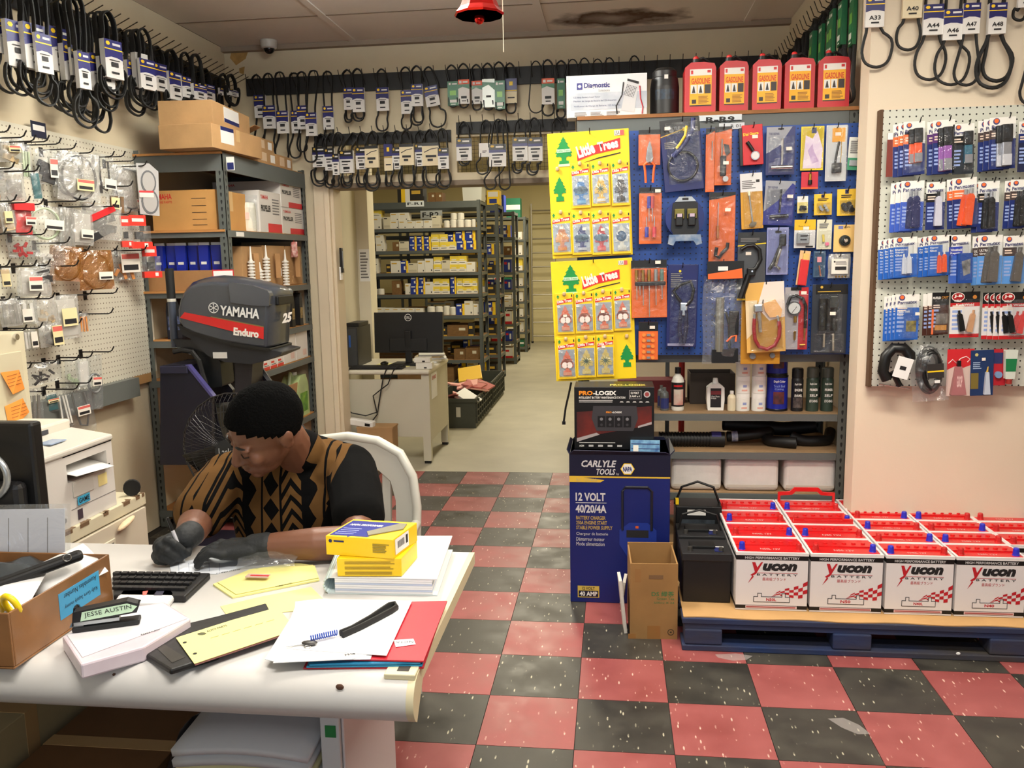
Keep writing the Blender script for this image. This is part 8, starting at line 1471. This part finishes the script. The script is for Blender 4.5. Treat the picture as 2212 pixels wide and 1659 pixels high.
a = at(728,1372,Z=pz+.004); c = at(670,1385,Z=pz+.004); d = c-a; b = B(); sd_ = V((-d.y,d.x,0)).normalized(); b.tube([a+d*(k/80)+sd_*.005*math.sin(k*.98)+V((0,0,.0055+.005*math.cos(k*.98))) for k in range(81)],.0013,5); b.build('blue_coil', mat((30,70,170),.4), ly)
b = B(); k0 = at(660,1390,Z=pz+.003); k1 = at(618,1396,Z=pz+.003); b.rod(k1,k0,.002,n=6).build('key_blade', STEEL, ly); B().ell(k0+V((.008,0,.002)),(.016,.009,.003),12,6).build('key_bow', mat((50,48,46),.4), ly, smooth=50); q = at(664,1398,Z=pz+.002); B().tube([q+V((.006*math.cos(a),.006*math.sin(a),.001)) for a in (2*math.pi*k/12 for k in range(12))],.001,5,True).build('ring', STEEL, ly)
# binder, yellow brake-pad boxes
bn = thing('binder', 'white ring binder stuffed with papers under the yellow boxes', 'binder', (0,0,DZ)); A_, B2, C_, D_ = at(708,1283,Z=DZ),at(945,1288,Z=DZ),at(978,1190,Z=DZ),at(742,1190,Z=DZ)
def quad(P, z0, z1, nm, m, par, off): b = B(); b.slab([(p.x,p.y) for p in P], z0+off, z1+off); return b.build(nm, m, par)
quad([A_,B2,C_,D_],0,.003,'back_cover',mat((214,226,226),.4),bn,.0005)
for k in range(7): s_ = .012+.002*(k % 3); quad([A_.lerp(B2,.07),A_.lerp(B2,.97-s_),D_.lerp(C_,.97-s_),D_.lerp(C_,.07)],.004+.0048*k,.0083+.0048*k,'page_block',[SHEET,mat((196,206,226),.6),SHEET][k % 3],bn,0)
quad([A_.lerp(B2,.03),A_.lerp(B2,1.0),D_.lerp(C_,1.0),D_.lerp(C_,.03)],.038,.0405,'front_cover',mat((236,238,238),.3),bn,0)
sp = B(); m0 = A_.lerp(B2,.04); m1 = D_.lerp(C_,.04); ang = [math.pi/2+math.pi*k/8 for k in range(9)]
for i in range(8): sp.add([(m+V((.019*math.cos(ang[j]),0,.0205+.019*math.sin(ang[j])-DZ+DZ))) if 0 else (m.x+.019*math.cos(ang[j]),m.y,.0205+.0195*math.sin(ang[j])) for j in (i,i+1) for m in (m0,m1)],[(0,1,3,2)])
sp.build('spine', mat((214,230,228),.35), bn, solid=.003, smooth=60)
YBX = mat((246,206,26),.4); zb = DZ+.042
def padbox(label, P, z0, h_, rot_pts, top_print):
    t = thing('brake_pad_box', label, 'box', (0,0,0), group='yellow boxes on the binder'); q = [at(x,y,Z=z0) for x,y in P]; B().slab([(p.x,p.y) for p in q],z0,z0+h_).build('body', YBX, t, bevel=.0015); return t, q
t, q = padbox('yellow brake-pad box, lower of two on the binder', [(729,1245),(868,1245),(902,1205),(762,1203)], zb, .042, None, 0); e = (q[1]-q[0]); e.z = 0; ln = e.length; ang_ = math.atan2(e.y,e.x)
fr = bpy.data.objects.new('front_print', None); b = B()
for j in range(3): lines(b, ln*.12,.028-.012*j,ln*.9,.036-.012*j,-.001,2,rag=.1)
o = b.build('fine_print', mat((170,140,30),.5), t, (q[0].x,q[0].y,zb), (0,0,math.degrees(ang_)))
t, q = padbox('yellow and blue brake-pad box, upper of two on the binder', [(705,1198),(850,1208),(902,1168),(765,1160)], zb+.0425, .045, None, 1); z1_ = zb+.0875; e = q[1]-q[0]; ln = e.length; ang_ = math.degrees(math.atan2(e.y,e.x)); f_ = q[3]-q[0]
def tp(u, v): p = q[0]+e*u+f_*v; return (p.x,p.y)
b = B(); b.slab([tp(.04,.06),tp(.3,.06),tp(.33,-.0),tp(.36,.06),tp(.6,.06),tp(.86,.9),tp(.04,.9)],z1_,z1_+.0006); bl = b.build('blue_panel', mat((32,44,140),.35), t)
B().slab([tp(.5,.3),tp(.6,.1),tp(.95,.55),tp(.9,.85),tp(.8,.85)],z1_+.0008,z1_+.003).build('printed_pad', mat((130,126,104),.5), t); x_, y_ = tp(.1,.62); tt = txt(t,'NAPA PROFORMER',0,0,ln*.5,.013,0,WHITE,bold=.04,ital=.25,face='z'); tt.location = (x_,y_,z1_+.001); tt.rotation_euler = (0,0,R(ang_))
b = B(); 
for j in range(4): x_, y_ = tp(.08,.44-.1*j); b.X = Matrix.Translation((x_,y_,z1_+.0008))@Matrix.Rotation(R(ang_),4,'Z'); b.add([(0,0,0),(ln*.28,0,0),(ln*.28,.004,0),(0,.004,0)],[(0,1,2,3)])
b.build('fine_print', mat((150,160,220),.5), t)
fp = B(); lines(fp, ln*.7,.012,ln*.95,.034,-.001,6); poly(fp, circ(.012,.034,.0045,n=6), -.001, 1); rect(fp, .02,.032,.045,.036,-.001,1); fp.build('front_print', [mat((150,130,40),.5),NAVY], t, (q[0].x,q[0].y,zb+.0425), (0,0,ang_))
e2 = q[2]-q[1]; a2 = math.degrees(math.atan2(e2.y,e2.x)); sl_ = B(); rect(sl_, .01,.006,e2.length*.62,.042,-.0008); 
for j in range(9): rect(sl_, .022+.004*j,.018,.024+.004*j,.034,-.0012,1)
rect(sl_, .065,.016,.075,.036,-.0012,1); sl_.build('barcode_label', [PAPER,INK], t, (q[1].x,q[1].y,zb+.0425), (0,0,a2))
# forms, yellow receipts, pouch
o = flat('paper_form', 'white printed form under the gloved hands', 'paper', [(366,1218),(370,1238),(470,1240),(555,1215),(550,1196),(470,1200)], DZ, .0012, mat((226,232,240),.7)); tflat(o,'AUTO PARTS',(520,1228),(466,1238),.006,DZ+.0018,INK)
for j in range(5): onflat(o,'ruled_line',[(385+22*j,1216),(386+22*j,1234),(387+22*j,1234),(386+22*j,1216)],DZ+.0016,mat((150,160,180),.7))
for k, (P, z0, lab) in enumerate((([(460,1262),(502,1290),(690,1252),(680,1222),(640,1216),(540,1230)],DZ,'pale yellow receipt pad under the clear bag'),([(470,1258),(510,1284),(688,1248),(676,1220),(560,1228)],DZ+.005,'pale yellow top receipt under the clear bag'),([(476,1310),(492,1332),(640,1320),(700,1296),(672,1268),(560,1290)],DZ,'plain pale yellow sheet between pouch and binder'))):
    o = flat('receipt', lab, 'paper', P, z0, .004 if k == 0 else .001, (YPAP,YPAP,YP2)[k], 'yellow receipts on the desk')
    if k == 1: tflat(o,'AUTO PARTS',(630,1258),(594,1266),.006,DZ+.0068,INK)
cb_ = thing('clear_bag', 'crumpled clear bag with a red printed tag on the yellow receipts', 'bag', at(560,1246,Z=DZ+.012)); pillow(B(),.14,.075,.016,41).build('film', CLEAR, cb_, (0,.03,.012), (96,0,12), smooth=80); B().box(-.03,-.012,.002,.025,.008,.004).build('tag', mat((200,170,160),.6), cb_); B().box(-.02,-.006,.0041,.025,0,.0046).build('red_print', RED, cb_)
pc = flat('zip_pouch', 'black zip pouch lying under the yellow receipt', 'pouch', [(300,1405),(368,1447),(470,1415),(585,1322),(575,1302),(470,1330),(345,1360)], DZ, .012, mat((30,30,30),.45,bump=.3,bsc=14), bevel=.004)
onflat(pc,'sheen_fold',[(340,1402),(372,1432),(400,1420),(355,1392)],DZ+.0128,mat((56,54,50),.35)); q = at(298,1400,Z=DZ+.006); B().tube([(q.x-pc.location.x+.008*math.cos(a),q.y-pc.location.y+.008*math.sin(a),.006) for a in (2*math.pi*k/12 for k in range(12))],.0013,5,True).build('zip_ring', BLACK, pc)
rc_ = flat('receipt', 'long yellow receipt with two punched holes on the black pouch', 'paper', [(380,1378),(420,1434),(640,1360),(600,1312),(500,1340)], DZ+.014, .001, YPAP, 'yellow receipts on the desk'); zr = DZ+.0157
onflat(rc_,'carbon_sheet',[(384,1383),(422,1438),(636,1366),(632,1362)],DZ+.0135,mat((96,50,46),.7)); tflat(rc_,'AUTO PARTS',(448,1366),(492,1352),.009,zr,INK); q = at(436,1369,Z=zr)-rc_.location; B().slab(circ(q.x,q.y,.009,.006,12),q.z,q.z+.0003).build('emblem', mat((90,90,60),.6), rc_)
for x, y in ((399,1388),(421,1412)): q = at(x,y,Z=zr)-rc_.location; B().slab(circ(q.x,q.y,.004,n=10),q.z,q.z+.0004).build('punched_hole', BLACK, rc_)
for j in range(6): onflat(rc_,'ruled_line',[(455+24*j,1378-7*j),(472+24*j,1373-7*j),(472+24*j,1374-7*j),(455+24*j,1379-7*j)],zr,mat((180,176,110),.7))
# wrapped pad, stapler, phone, keyboard
wp = flat('wrapped_pads', 'shrink-wrapped pack of white and pink forms beside the brown carton', 'forms', [(134,1375),(174,1436),(310,1398),(412,1336),(355,1300),(260,1315)], DZ, .03, mat((206,190,200),.3,rgb2=(226,216,222),sc=8), bevel=.004); onflat(wp,'top_sheet',[(145,1372),(178,1420),(405,1336),(352,1304),(262,1318)],DZ+.0312,mat((236,234,236),.25)); tflat(wp,'AUTO PARTS',(345,1358),(303,1370),.006,DZ+.032,INK)
st_ = thing('stapler', 'black stapler with a green handwritten label on the wrapped forms', 'stapler', at(232,1352,Z=DZ+.033), (0,0,24)); st_.scale = (.82,.82,.82); B().box(-.075,-.018,0,.075,.018,.012).build('base', BLACK, st_, bevel=.003); B().prism([(-.075,.014),(-.07,.05),(.05,.062),(.078,.05),(.07,.03),(-.06,.022)],-.014,.014).build('arm', mat((24,24,26),.4), st_, bevel=.005); B().box(-.07,-.0155,.016,.03,.0155,.024).build('magazine', SILVER, st_)
lb = B().prism([(-.055,.026),(.06,.034),(.072,.046),(.05,.056),(-.05,.048)],-.0158,-.0144).build('label', mat((196,226,196),.6), st_); txt(lb,'JESSE AUSTIN',-.045,.032,.06,.046,-.0164,INK,slope=4); B().box(-.08,-.012,.012,-.05,.012,.014).build('anvil', STEEL, st_)
t = thing('tape_gun', 'black tape dispenser between carton and stapler', 'dispenser', at(120,1358,Z=DZ), (0,0,30)); B().box(-.03,-.02,0,.05,.02,.05).build('body', mat((14,14,15),.2), t, bevel=.012, seg=3); B().rod((0,-.021,.03),(0,.021,.03),.018,n=16).build('roll', BLACK, t)
ph = flat('cordless_phone', 'white cordless handset beside the stapler', 'phone', [(248,1296),(262,1274),(372,1272),(380,1282),(362,1303),(268,1303)], DZ, .016, mat((226,226,226),.3), bevel=.006); onflat(ph,'red_mark',[(308,1278),(320,1276),(316,1285),(308,1286)],DZ+.0165,mat((240,110,100),.5)); onflat(ph,'display',[(338,1277),(355,1277),(350,1286),(332,1286)],DZ+.0165,mat((60,60,76),.3))
kbp = [(243,1234),(455,1237),(400,1288),(245,1286)]; kb = flat('keyboard', 'black desk keyboard behind the carton', 'keyboard', kbp, DZ, .016, mat((24,24,25),.5), bevel=.004); Q = [at(x,y,Z=DZ+.0165) for x,y in kbp]; KC = B().box(-.0075,-.0065,0,.0075,.0065,.006).mesh('key', mat((30,30,32),.45))
for j in range(4):
    for i in range(11):
        u, v = (i+.6)/12, (j+.7)/5; p = Q[0].lerp(Q[1],u).lerp(Q[3].lerp(Q[2],u),v)-kb.location; put('key', KC, kb, (p.x,p.y,.0162))
# brown carton of odds and ends
t, w_, d_, h_ = carton('brown taped carton of papers at the desk corner', -.08,-4.09,DZ+.001,.228,-3.77,DZ+.112, m=mat((132,92,56),.3,var=.25,sc=9), open_=True)
lb = B().box(w_,-.02,.035,w_+.0008,.115,.09).build('blue_label', mat((60,150,196),.5), t)
for k, s in enumerate(('Kelly Gore Supply money','Assemblies Number')): o_ = txt(t,s,.0,0,.11,.011,0,INK,face='x'); o_.location = (w_+.0012,.105,.062+.022*k); o_.rotation_euler = (R(90),R(180),R(90))
for k, (P, z0, rx, ry, rz, lab) in enumerate((((.1,.14),.075,8,-6,20,'white folded papers in the brown carton'),((.075,.1),.085,14,10,-35,'white slip sticking out of the far carton end'),((.08,.12),.06,-6,12,5,'grey catalogue page in the brown carton'))):
    x, y = ((.1,-3.98),(.15,-3.82),(.03,-3.9))[k]; tag(B().sheet(lambda u,v: ((u-.5)*P[0]*1.6,(v-.5)*P[1]*1.4,.012*math.sin(3*u+k)), 5, 3).build('paper_sheet', [SHEET,PAPER,mat((170,166,162),.6)][k], None, (x,y,DZ+z0), (rx,ry,rz), solid=.002, smooth=60), lab, 'paper')
pc = thing('pen_pouch', 'black fabric pouch with a zip in the brown carton', 'pouch', (.13,-3.87,DZ+.1), (0,-12,38)); B().box(-.09,-.018,0,.09,.018,.02).build('body', BLACK, pc, bevel=.009, seg=3); B().tube([(.06+.008*math.cos(a),-.02,.02+.008*math.sin(a)) for a in (2*math.pi*k/10 for k in range(10))],.001,5,True).build('ring', STEEL, pc)
b2 = thing('grey_pouch', 'crumpled grey plastic bag in the brown carton', 'bag', (.06,-3.86,DZ+.09), (80,0,30)); pillow(B(),.16,.12,.03,55).build('film', mat((60,64,66),.25), b2, smooth=80)
sc_ = thing('scissors', 'yellow-handled scissors standing in the brown carton', 'scissors', (.19,-4.04,DZ+.085), (20,0,-15)); YS_ = mat((246,212,30),.35)
for s in (-1,1): B().tube([(s*.022+.017*math.cos(a),0,.03+.022*math.sin(a)) for a in (2*math.pi*k/14 for k in range(14))],.006,8,True).build('handle', YS_, sc_, smooth=50); B().box(s*.006-.005,-.002,-.07,s*.006+.005,.002,.012).build('blade', STEEL, sc_)
ps = thing('sleeved_sheet', 'ruled white sheet in a clear sleeve propped behind the carton', 'paper', (.0,-3.765,DZ+.002), (-10,0,6)); B().box(-.14,0,0,.10,.002,.2).build('sheet', mat((206,208,216),.5), ps); B().box(-.15,-.004,0,.11,.006,.21).build('sleeve', CLEAR, ps)
for j in range(5): B().box(-.12+.045*j,-.0008,.02,-.1185+.045*j,-.0002,.18).build('ruled_line', GREYINK, ps)
# black desktop screen at the picture edge
ms = thing('desk_monitor', 'black monitor seen from behind with a silver ring at the picture edge', 'monitor', (0,0,0)); B().box(-.42,-3.66,.84,-.012,-3.62,1.135).build('panel', mat((18,18,19),.4), ms, bevel=.008); B().box(-.36,-3.70,.86,-.03,-3.662,1.0).build('rear_housing', mat((26,26,28),.4), ms, bevel=.015); c_ = at(0,1030,Y=-3.71); ring_ = [(c_.x-.06+.075*math.cos(a),-3.706,c_.z+.06*math.sin(a)) for a in (2*math.pi*k/32 for k in range(32))]; B().tube(ring_,.008,8,True).build('silver_ring', SILVER, ms, smooth=50); B().box(-.25,-3.70,DZ+.012,-.15,-3.64,.9).build('neck', BLACK, ms); B().box(-.32,-3.74,DZ,-.1,-3.58,DZ+.012).build('stand_foot', BLACK, ms, bevel=.004)
# clutter under the desk
t, w_, d_, h_ = carton('brown carton on the floor under the desk', .05,-3.98,.001,.36,-3.6,.42, m=mat((120,84,48),.8,var=.1)); t, w_, d_, h_ = carton('cream carton under the desk at the picture edge', -.3,-4.0,.001,.02,-3.6,.5, m=mat((176,160,120),.8))
sh = thing('document_crate', 'grey crate under the desk holding bundles of forms', 'crate', (0,0,0)); B().box(.46,-3.96,0,.745,-3.6,.42).build('tub', mat((60,62,64),.5), sh, bevel=.006)
for k in range(5): tag(B().sheet(lambda u,v: (.455+.285*u, -3.97+.36*v, .425+.024*k+.012*math.sin(u*3.1)*(1 if k > 2 else .4)+.02*v), 8, 4).build('form_bundle', mat(((196,186,150),(206,204,200),(220,210,160),(190,192,196),(200,202,206))[k],.7), None, solid=.016, smooth=60), 'bundle of paper forms in the crate under the desk, %s from the bottom' % ORD[k], 'paper', 'form bundles under the desk')
bg = thing('dark_bag', 'dark plastic bag between cartons and crate under the desk', 'bag', (.41,-3.8,.0)); B().ell((0,0,.25),(.05,.15,.25),12,8).build('bag', mat((34,36,40),.3,bump=.4,bsc=12), bg, smooth=60)
# ================================================================ plastic chair and the seated person
ch = thing('plastic_chair', 'white moulded plastic chair behind the seated person', 'chair', (.475,-2.82,0), (0,0,-4)); PLW = mat((206,206,196),.3,coat=.2)
arch = [(.205,.40),(.218,.55),(.226,.70),(.215,.80),(.175,.875),(.10,.915),(0,.928)]; arch += [(-x,z) for x,z in arch[-2::-1]]
inner = [(-.15,.40),(-.158,.60),(-.16,.72),(-.145,.785),(-.10,.825),(-.04,.84),(.04,.84),(.10,.825),(.145,.785),(.16,.72),(.158,.60),(.15,.40)]
B().prism(arch+inner, -.012, .012).build('back_panel', PLW, ch, bevel=.008, seg=3)
B().tube([(x,.0,z) for x,z in arch],.017,8).build('back_rim', PLW, ch, smooth=50)
for k in range(5): x = -.13+.065*k; B().prism([(x*.9-.013,.44),(x*.9+.013,.44),(x+.014,.845-abs(x)*.3),(x-.014,.845-abs(x)*.3)],-.008,.008).build('slat', PLW, ch, bevel=.004)
B().sheet(lambda u,v: (-.21+.42*u,-.40+.42*v,.43-.018*math.sin(math.pi*u)*math.sin(math.pi*v)-.012*(1-v)**4), 8, 8).build('seat', PLW, ch, solid=.014, smooth=60)
for sx in (-1,1):
    for y0, y1 in ((-.3,-.24),(.0,.08)): B().rod((sx*.19,y0,.425),(sx*.18,y1,0),.024,.017,8).build('leg', PLW, ch, smooth=50)
    B().tube([(sx*.222,.0,.64),(sx*.245,-.12,.655),(sx*.245,-.3,.64),(sx*.22,-.36,.56),(sx*.2,-.35,.43)],.018,8).build('armrest', PLW, ch, smooth=50)
PX_, PY_ = .42, -3.05
ps_ = thing('person', 'person in a black and tan patterned shirt and dark gloves writing at the desk', 'person', (PX_,PY_,0)); SKIN = mat((112,72,52),.5,var=.06,sc=20,name='skin')
def limb(b, P, r):
    for i in range(len(P)-1): b.rod(P[i],P[i+1],r[i],r[i+1],14)
    for p, q in zip(P, r): b.ell(p,(q,q,q),14,10)
def fuse(b, name, m, parent, vox, sm=3):
    o = b.build(name, m, parent); md = o.modifiers.new('remesh','REMESH'); md.mode = 'VOXEL'; md.voxel_size = vox; md.use_smooth_shade = True
    if sm: s = o.modifiers.new('smooth','SMOOTH'); s.factor = .5; s.iterations = sm
    return o
T0 = Matrix.Translation((-PX_,-PY_,0)); HM = T0@Matrix.Translation((.421,-3.339,1.059))@Matrix.Rotation(R(-49),4,'Z')@Matrix.Rotation(R(33),4,'X')@Matrix.Rotation(R(22),4,'Y')
b = B(); b.X = HM
b.ell((0,.01,.025),(.077,.097,.092),20,16); b.ell((0,-.022,-.03),(.066,.076,.075),18,14); b.ell((0,-.04,-.072),(.05,.056,.045),16,12); b.ell((0,-.075,-.098),(.026,.024,.018),12,10)   # cranium, face, jaw, chin
b.rod((0,-.085,.018),(0,-.113,-.028),.009,.013,10); b.ell((0,-.112,-.03),(.015,.013,.012),10,8)
for s in (-1,1):
    b.ell((s*.013,-.1,-.034),(.009,.011,.008),8,6); b.ell((s*.033,-.08,.022),(.026,.013,.008),10,8); b.ell((s*.04,-.068,-.025),(.022,.02,.022),10,8); b.ell((s*.031,-.083,.002),(.014,.01,.009),10,8)
    b.ell((s*.079,.014,-.008),(.009,.02,.031),10,10); b.ell((s*.084,.022,.004),(.008,.014,.02),10,8)
b.ell((0,-.096,-.066),(.023,.012,.006),12,8); b.ell((0,-.092,-.078),(.02,.012,.007),12,8)
nk = HM@V((0,.035,-.07)); b.X = Matrix()
def W(x, y, z): return V((x-PX_,y-PY_,z))
limb(b, [nk, W(.455,-3.21,.955), W(.45,-3.15,.90)], [.052,.056,.072])
limb(b, [W(.40,-3.10,.80), W(.43,-3.0,.55)], [.12,.13]); limb(b, [W(.585,-3.15,.895), W(.445,-3.14,.885), W(.225,-3.17,.87)], [.06,.08,.06])
limb(b, [W(.585,-3.15,.895), W(.672,-3.36,.83), W(.70,-3.465,.795), W(.60,-3.495,.798), W(.462,-3.513,.795)], [.056,.05,.044,.042,.030])
limb(b, [W(.225,-3.17,.87), W(.205,-3.29,.81), W(.215,-3.36,.80), W(.245,-3.44,.805), W(.262,-3.49,.808)], [.056,.05,.046,.04,.030])
fuse(b, 'body', SKIN, ps_, .0045, 3)
# facial hair lines
for s in (-1,1):
    b = B(); b.X = HM; b.tube([(s*.014,-.0925,.026),(s*.032,-.0915,.031),(s*.052,-.078,.024)],[.0028,.0036,.002],6).build('eyebrow', BLACK, ps_, smooth=60); b = B(); b.X = HM; b.tube([(s*.018,-.0925,-.001),(s*.031,-.0945,-.005),(s*.045,-.0855,-.002)],.0016,5).build('eyelashes', BLACK, ps_)
b = B(); b.X = HM; rh = random.Random(5); q = B().ell((0,.012,.03),(.083,.103,.096),44,30)
keep = []; q.v = [V((p.x*(1+rh.uniform(-.012,.012)),p.y*(1+rh.uniform(-.012,.012)),p.z+rh.uniform(-.0012,.0012))) for p in q.v]
for f in q.f:
    c = sum((q.v[i] for i in f), V())/len(f); hl = .088-(c.y+.09)*.76
    if abs(c.x) > .06 and -.03 < c.y < .03: hl = max(hl, .018)
    if c.z > hl: keep.append(f)
b.add(q.v, keep); b.build('hair', mat((6,6,6),1,bump=.5,bsc=160,spec=.08), ps_, solid=.008, smooth=80)
def shirt_mat():
    m = bpy.data.materials.new('printed_shirt'); m.use_nodes = True; nt = m.node_tree; bs = nt.nodes['Principled BSDF']; bs.inputs['Roughness'].default_value = .95; bs.inputs['Specular IOR Level'].default_value = .1
    tc = nt.nodes.new('ShaderNodeTexCoord'); sp = nt.nodes.new('ShaderNodeSeparateXYZ'); nt.links.new(tc.outputs['Object'], sp.inputs[0])
    def mth(op, a, b_=0.0, c=0.0):
        n = nt.nodes.new('ShaderNodeMath'); n.operation = op
        for i, v in enumerate((a,b_,c)):
            if hasattr(v,'links'): nt.links.new(v, n.inputs[i])
            else: n.inputs[i].default_value = v
        return n.outputs[0]
    x, y, z = sp.outputs; hv = mth('SUBTRACT', z, mth('MULTIPLY', y, .55))
    zig = mth('PINGPONG', mth('MULTIPLY', hv, 30.0), 1.0)           # saw-tooth up the cloth
    col = mth('MULTIPLY', mth('ADD', x, 5.0), 17.0); fx = mth('FRACT', col); band = mth('MODULO', mth('FLOOR', col), 3.0)
    dia = mth('LESS_THAN', mth('ADD', mth('ABSOLUTE', mth('SUBTRACT', fx, .5)), mth('MULTIPLY', zig, .45)), .42)       # diamonds
    chev = mth('LESS_THAN', mth('FRACT', mth('ADD', mth('MULTIPLY', mth('ABSOLUTE', mth('SUBTRACT', fx, .5)), 2.2), mth('MULTIPLY', hv, 24.0))), .45)   # chevrons
    teeth = mth('LESS_THAN', fx, mth('MULTIPLY_ADD', zig, .35, .3))  # toothed stripe
    edge = mth('LESS_THAN', mth('ABSOLUTE', mth('SUBTRACT', fx, .5)), .44)
    a = mth('MULTIPLY', dia, mth('COMPARE', band, 0.0, .1)); c = mth('MULTIPLY', chev, mth('COMPARE', band, 1.0, .1)); d = mth('MULTIPLY', teeth, mth('COMPARE', band, 2.0, .1))
    blk = mth('MAXIMUM', mth('MAXIMUM', a, mth('MAXIMUM', c, d)), mth('SUBTRACT', 1.0, edge)); tan = mth('SUBTRACT', 1.0, blk)
    tan = mth('MULTIPLY', tan, mth('LESS_THAN', mth('ADD', x, mth('MULTIPLY', mth('SUBTRACT', .93, z), .35)), .165))   # the far sleeve and flank are plain black
    mx = nt.nodes.new('ShaderNodeMixRGB'); nt.links.new(tan, mx.inputs[0]); mx.inputs[1].default_value = srgb((9,9,9)); mx.inputs[2].default_value = srgb((98,70,38)); nt.links.new(mx.outputs[0], bs.inputs['Base Color']); return m
b = B(); limb(b, [W(.585,-3.15,.90), W(.445,-3.13,.90), W(.225,-3.17,.878)], [.076,.105,.076]); limb(b, [W(.42,-3.14,.86), W(.40,-3.13,.74), W(.42,-3.06,.60), W(.44,-2.99,.50)], [.13,.145,.15,.16]); limb(b, [W(.33,-3.16,.80), W(.34,-3.1,.62)], [.10,.12]); limb(b, [W(.50,-3.15,.80), W(.50,-3.08,.62)], [.11,.12])
limb(b, [W(.585,-3.15,.895), W(.635,-3.26,.862), W(.675,-3.37,.83)], [.078,.074,.07]); limb(b, [W(.225,-3.17,.872), W(.212,-3.24,.845), W(.205,-3.31,.815)], [.078,.078,.074])
limb(b, [W(.468,-3.205,.968), W(.45,-3.15,.92)], [.063,.085])
fuse(b, 'shirt', shirt_mat(), ps_, .006, 4)
b = B(); limb(b, [W(.46,-2.96,.52), W(.53,-3.3,.50), W(.53,-3.33,.09)], [.13,.085,.06]); limb(b, [W(.42,-2.96,.52), W(.32,-3.3,.50), W(.32,-3.33,.09)], [.13,.085,.06]); fuse(b, 'trousers', mat((28,28,34),.8), ps_, .012, 3)
for x in (.53,.32): b = B(); b.ell(W(x,-3.37,.045),(.045,.12,.045),12,8); b.build('shoe', BLACK, ps_, smooth=60)
GLV = mat((30,33,35),.7,bump=.15,bsc=120)
b = B(); limb(b, [W(.478,-3.511,.795), W(.45,-3.515,.794)], [.035,.033]); limb(b, [W(.45,-3.50,.79), W(.385,-3.497,.79)], [.024,.02]); limb(b, [W(.45,-3.53,.788), W(.382,-3.548,.788)], [.024,.018]); limb(b, [W(.45,-3.515,.79), W(.38,-3.522,.792)], [.026,.021])
for y0, y1, L_ in ((-3.562,-3.574,.058),(-3.54,-3.548,.073),(-3.518,-3.52,.08),(-3.497,-3.495,.07)): limb(b, [W(.385,y0,.789), W(.385-L_*.45,(y0+y1)/2,.796), W(.385-L_*.8,y1,.782), W(.385-L_,y1,.764)], [.0125,.0112,.0104,.0092])
limb(b, [W(.43,-3.49,.785), W(.395,-3.466,.775), W(.365,-3.462,.764)], [.014,.0115,.0095]); fuse(b, 'glove', GLV, ps_, .0034, 2)
b = B(); limb(b, [W(.262,-3.478,.81), W(.258,-3.497,.806)], [.035,.034]); limb(b, [W(.25,-3.50,.80), W(.212,-3.52,.79)], [.032,.028]); limb(b, [W(.235,-3.52,.802), W(.222,-3.548,.80)], [.026,.018])
for k, (p, q, r_, s_) in enumerate((((.236,-3.545,.815),(.262,-3.556,.81),(.274,-3.543,.79),(.2725,-3.53,.774)),((.222,-3.55,.80),(.246,-3.566,.796),(.262,-3.553,.776),(.262,-3.535,.766)),((.21,-3.548,.785),(.232,-3.566,.78),(.248,-3.553,.765),(.245,-3.538,.762)),((.2,-3.54,.774),(.216,-3.558,.769),(.23,-3.548,.762),(.228,-3.534,.762)))): limb(b, [W(*p),W(*q),W(*r_),W(*s_)], [.0122,.0112,.01,.009])
limb(b, [W(.25,-3.495,.80), W(.27,-3.503,.79), W(.275,-3.52,.775)], [.014,.0115,.0095]); fuse(b, 'glove', GLV, ps_, .0034, 2)
pn = thing('pen', 'black and white ballpoint pen held in the gloved hand', 'pen', (0,0,0)); a = V((.2685,-3.524,.7525)); e = V((.240,-3.541,.874)); d = (e-a)
B().rod(a,a+d*.1,.0008,.0026,8).build('tip', STEEL, pn); B().rod(a+d*.1,a+d*.45,.0042,n=10).build('grip', mat((60,60,62),.4), pn); B().rod(a+d*.45,a+d*.72,.0044,n=10).build('white_barrel', mat((206,206,214),.4), pn); B().rod(a+d*.72,a+d,.0044,.004,10).build('cap', BLACK, pn)
# ================================================================ ceiling things
bl = thing('bell_ornament', 'shiny red foil bell ornament hanging from the ceiling', 'ornament', (.909,-2.6,2.262)); RF = mat((214,40,34),.16,.85,name='red_foil')
B().lathe([(.078,.012),(.082,.018),(.066,.036),(.052,.07),(.046,.10),(.036,.13),(.018,.15),(0,.155)],10).build('bell', RF, bl); B().ell((0,0,.004),(.017,.017,.018),12,8).build('clapper', RF, bl, smooth=50); B().lathe([(0,.02),(.05,.014),(.078,.012)],10).build('mouth', RF, bl); B().rod((0,0,.15),(0,0,.667),.001,n=5).build('string', PAPER, bl)
cd_ = tag(B().tube([(.984,-2.6,2.928),(.985,-2.602,2.5),(.986,-2.598,2.16)],.0018,5).build('pull_cord', mat((226,214,190),.6)), 'thin white pull cord hanging beside the red bell', 'cord')
cm = thing('dome_camera', 'white dome security camera under the ceiling near the corner', 'camera', (-.892,.1,2.93)); B().lathe([(0,0),(.055,0),(.056,-.012),(.05,-.045),(.042,-.052),(0,-.052)][::-1],24).build('housing', mat((196,190,178),.4), cm, smooth=40); B().ell((0,0,-.05),(.036,.036,.034),18,10).build('dome', mat((22,20,20),.12), cm, smooth=60)
# print too small to pick apart stays joined
for o in COL.objects:
    if o.name.split('.')[0] in ('fine_print','pictograms','front_print','feature_badges','printed_tester','ruled_lines','handwriting','glow_art','front_guard','rear_guard'): o['kind'] = 'stuff'
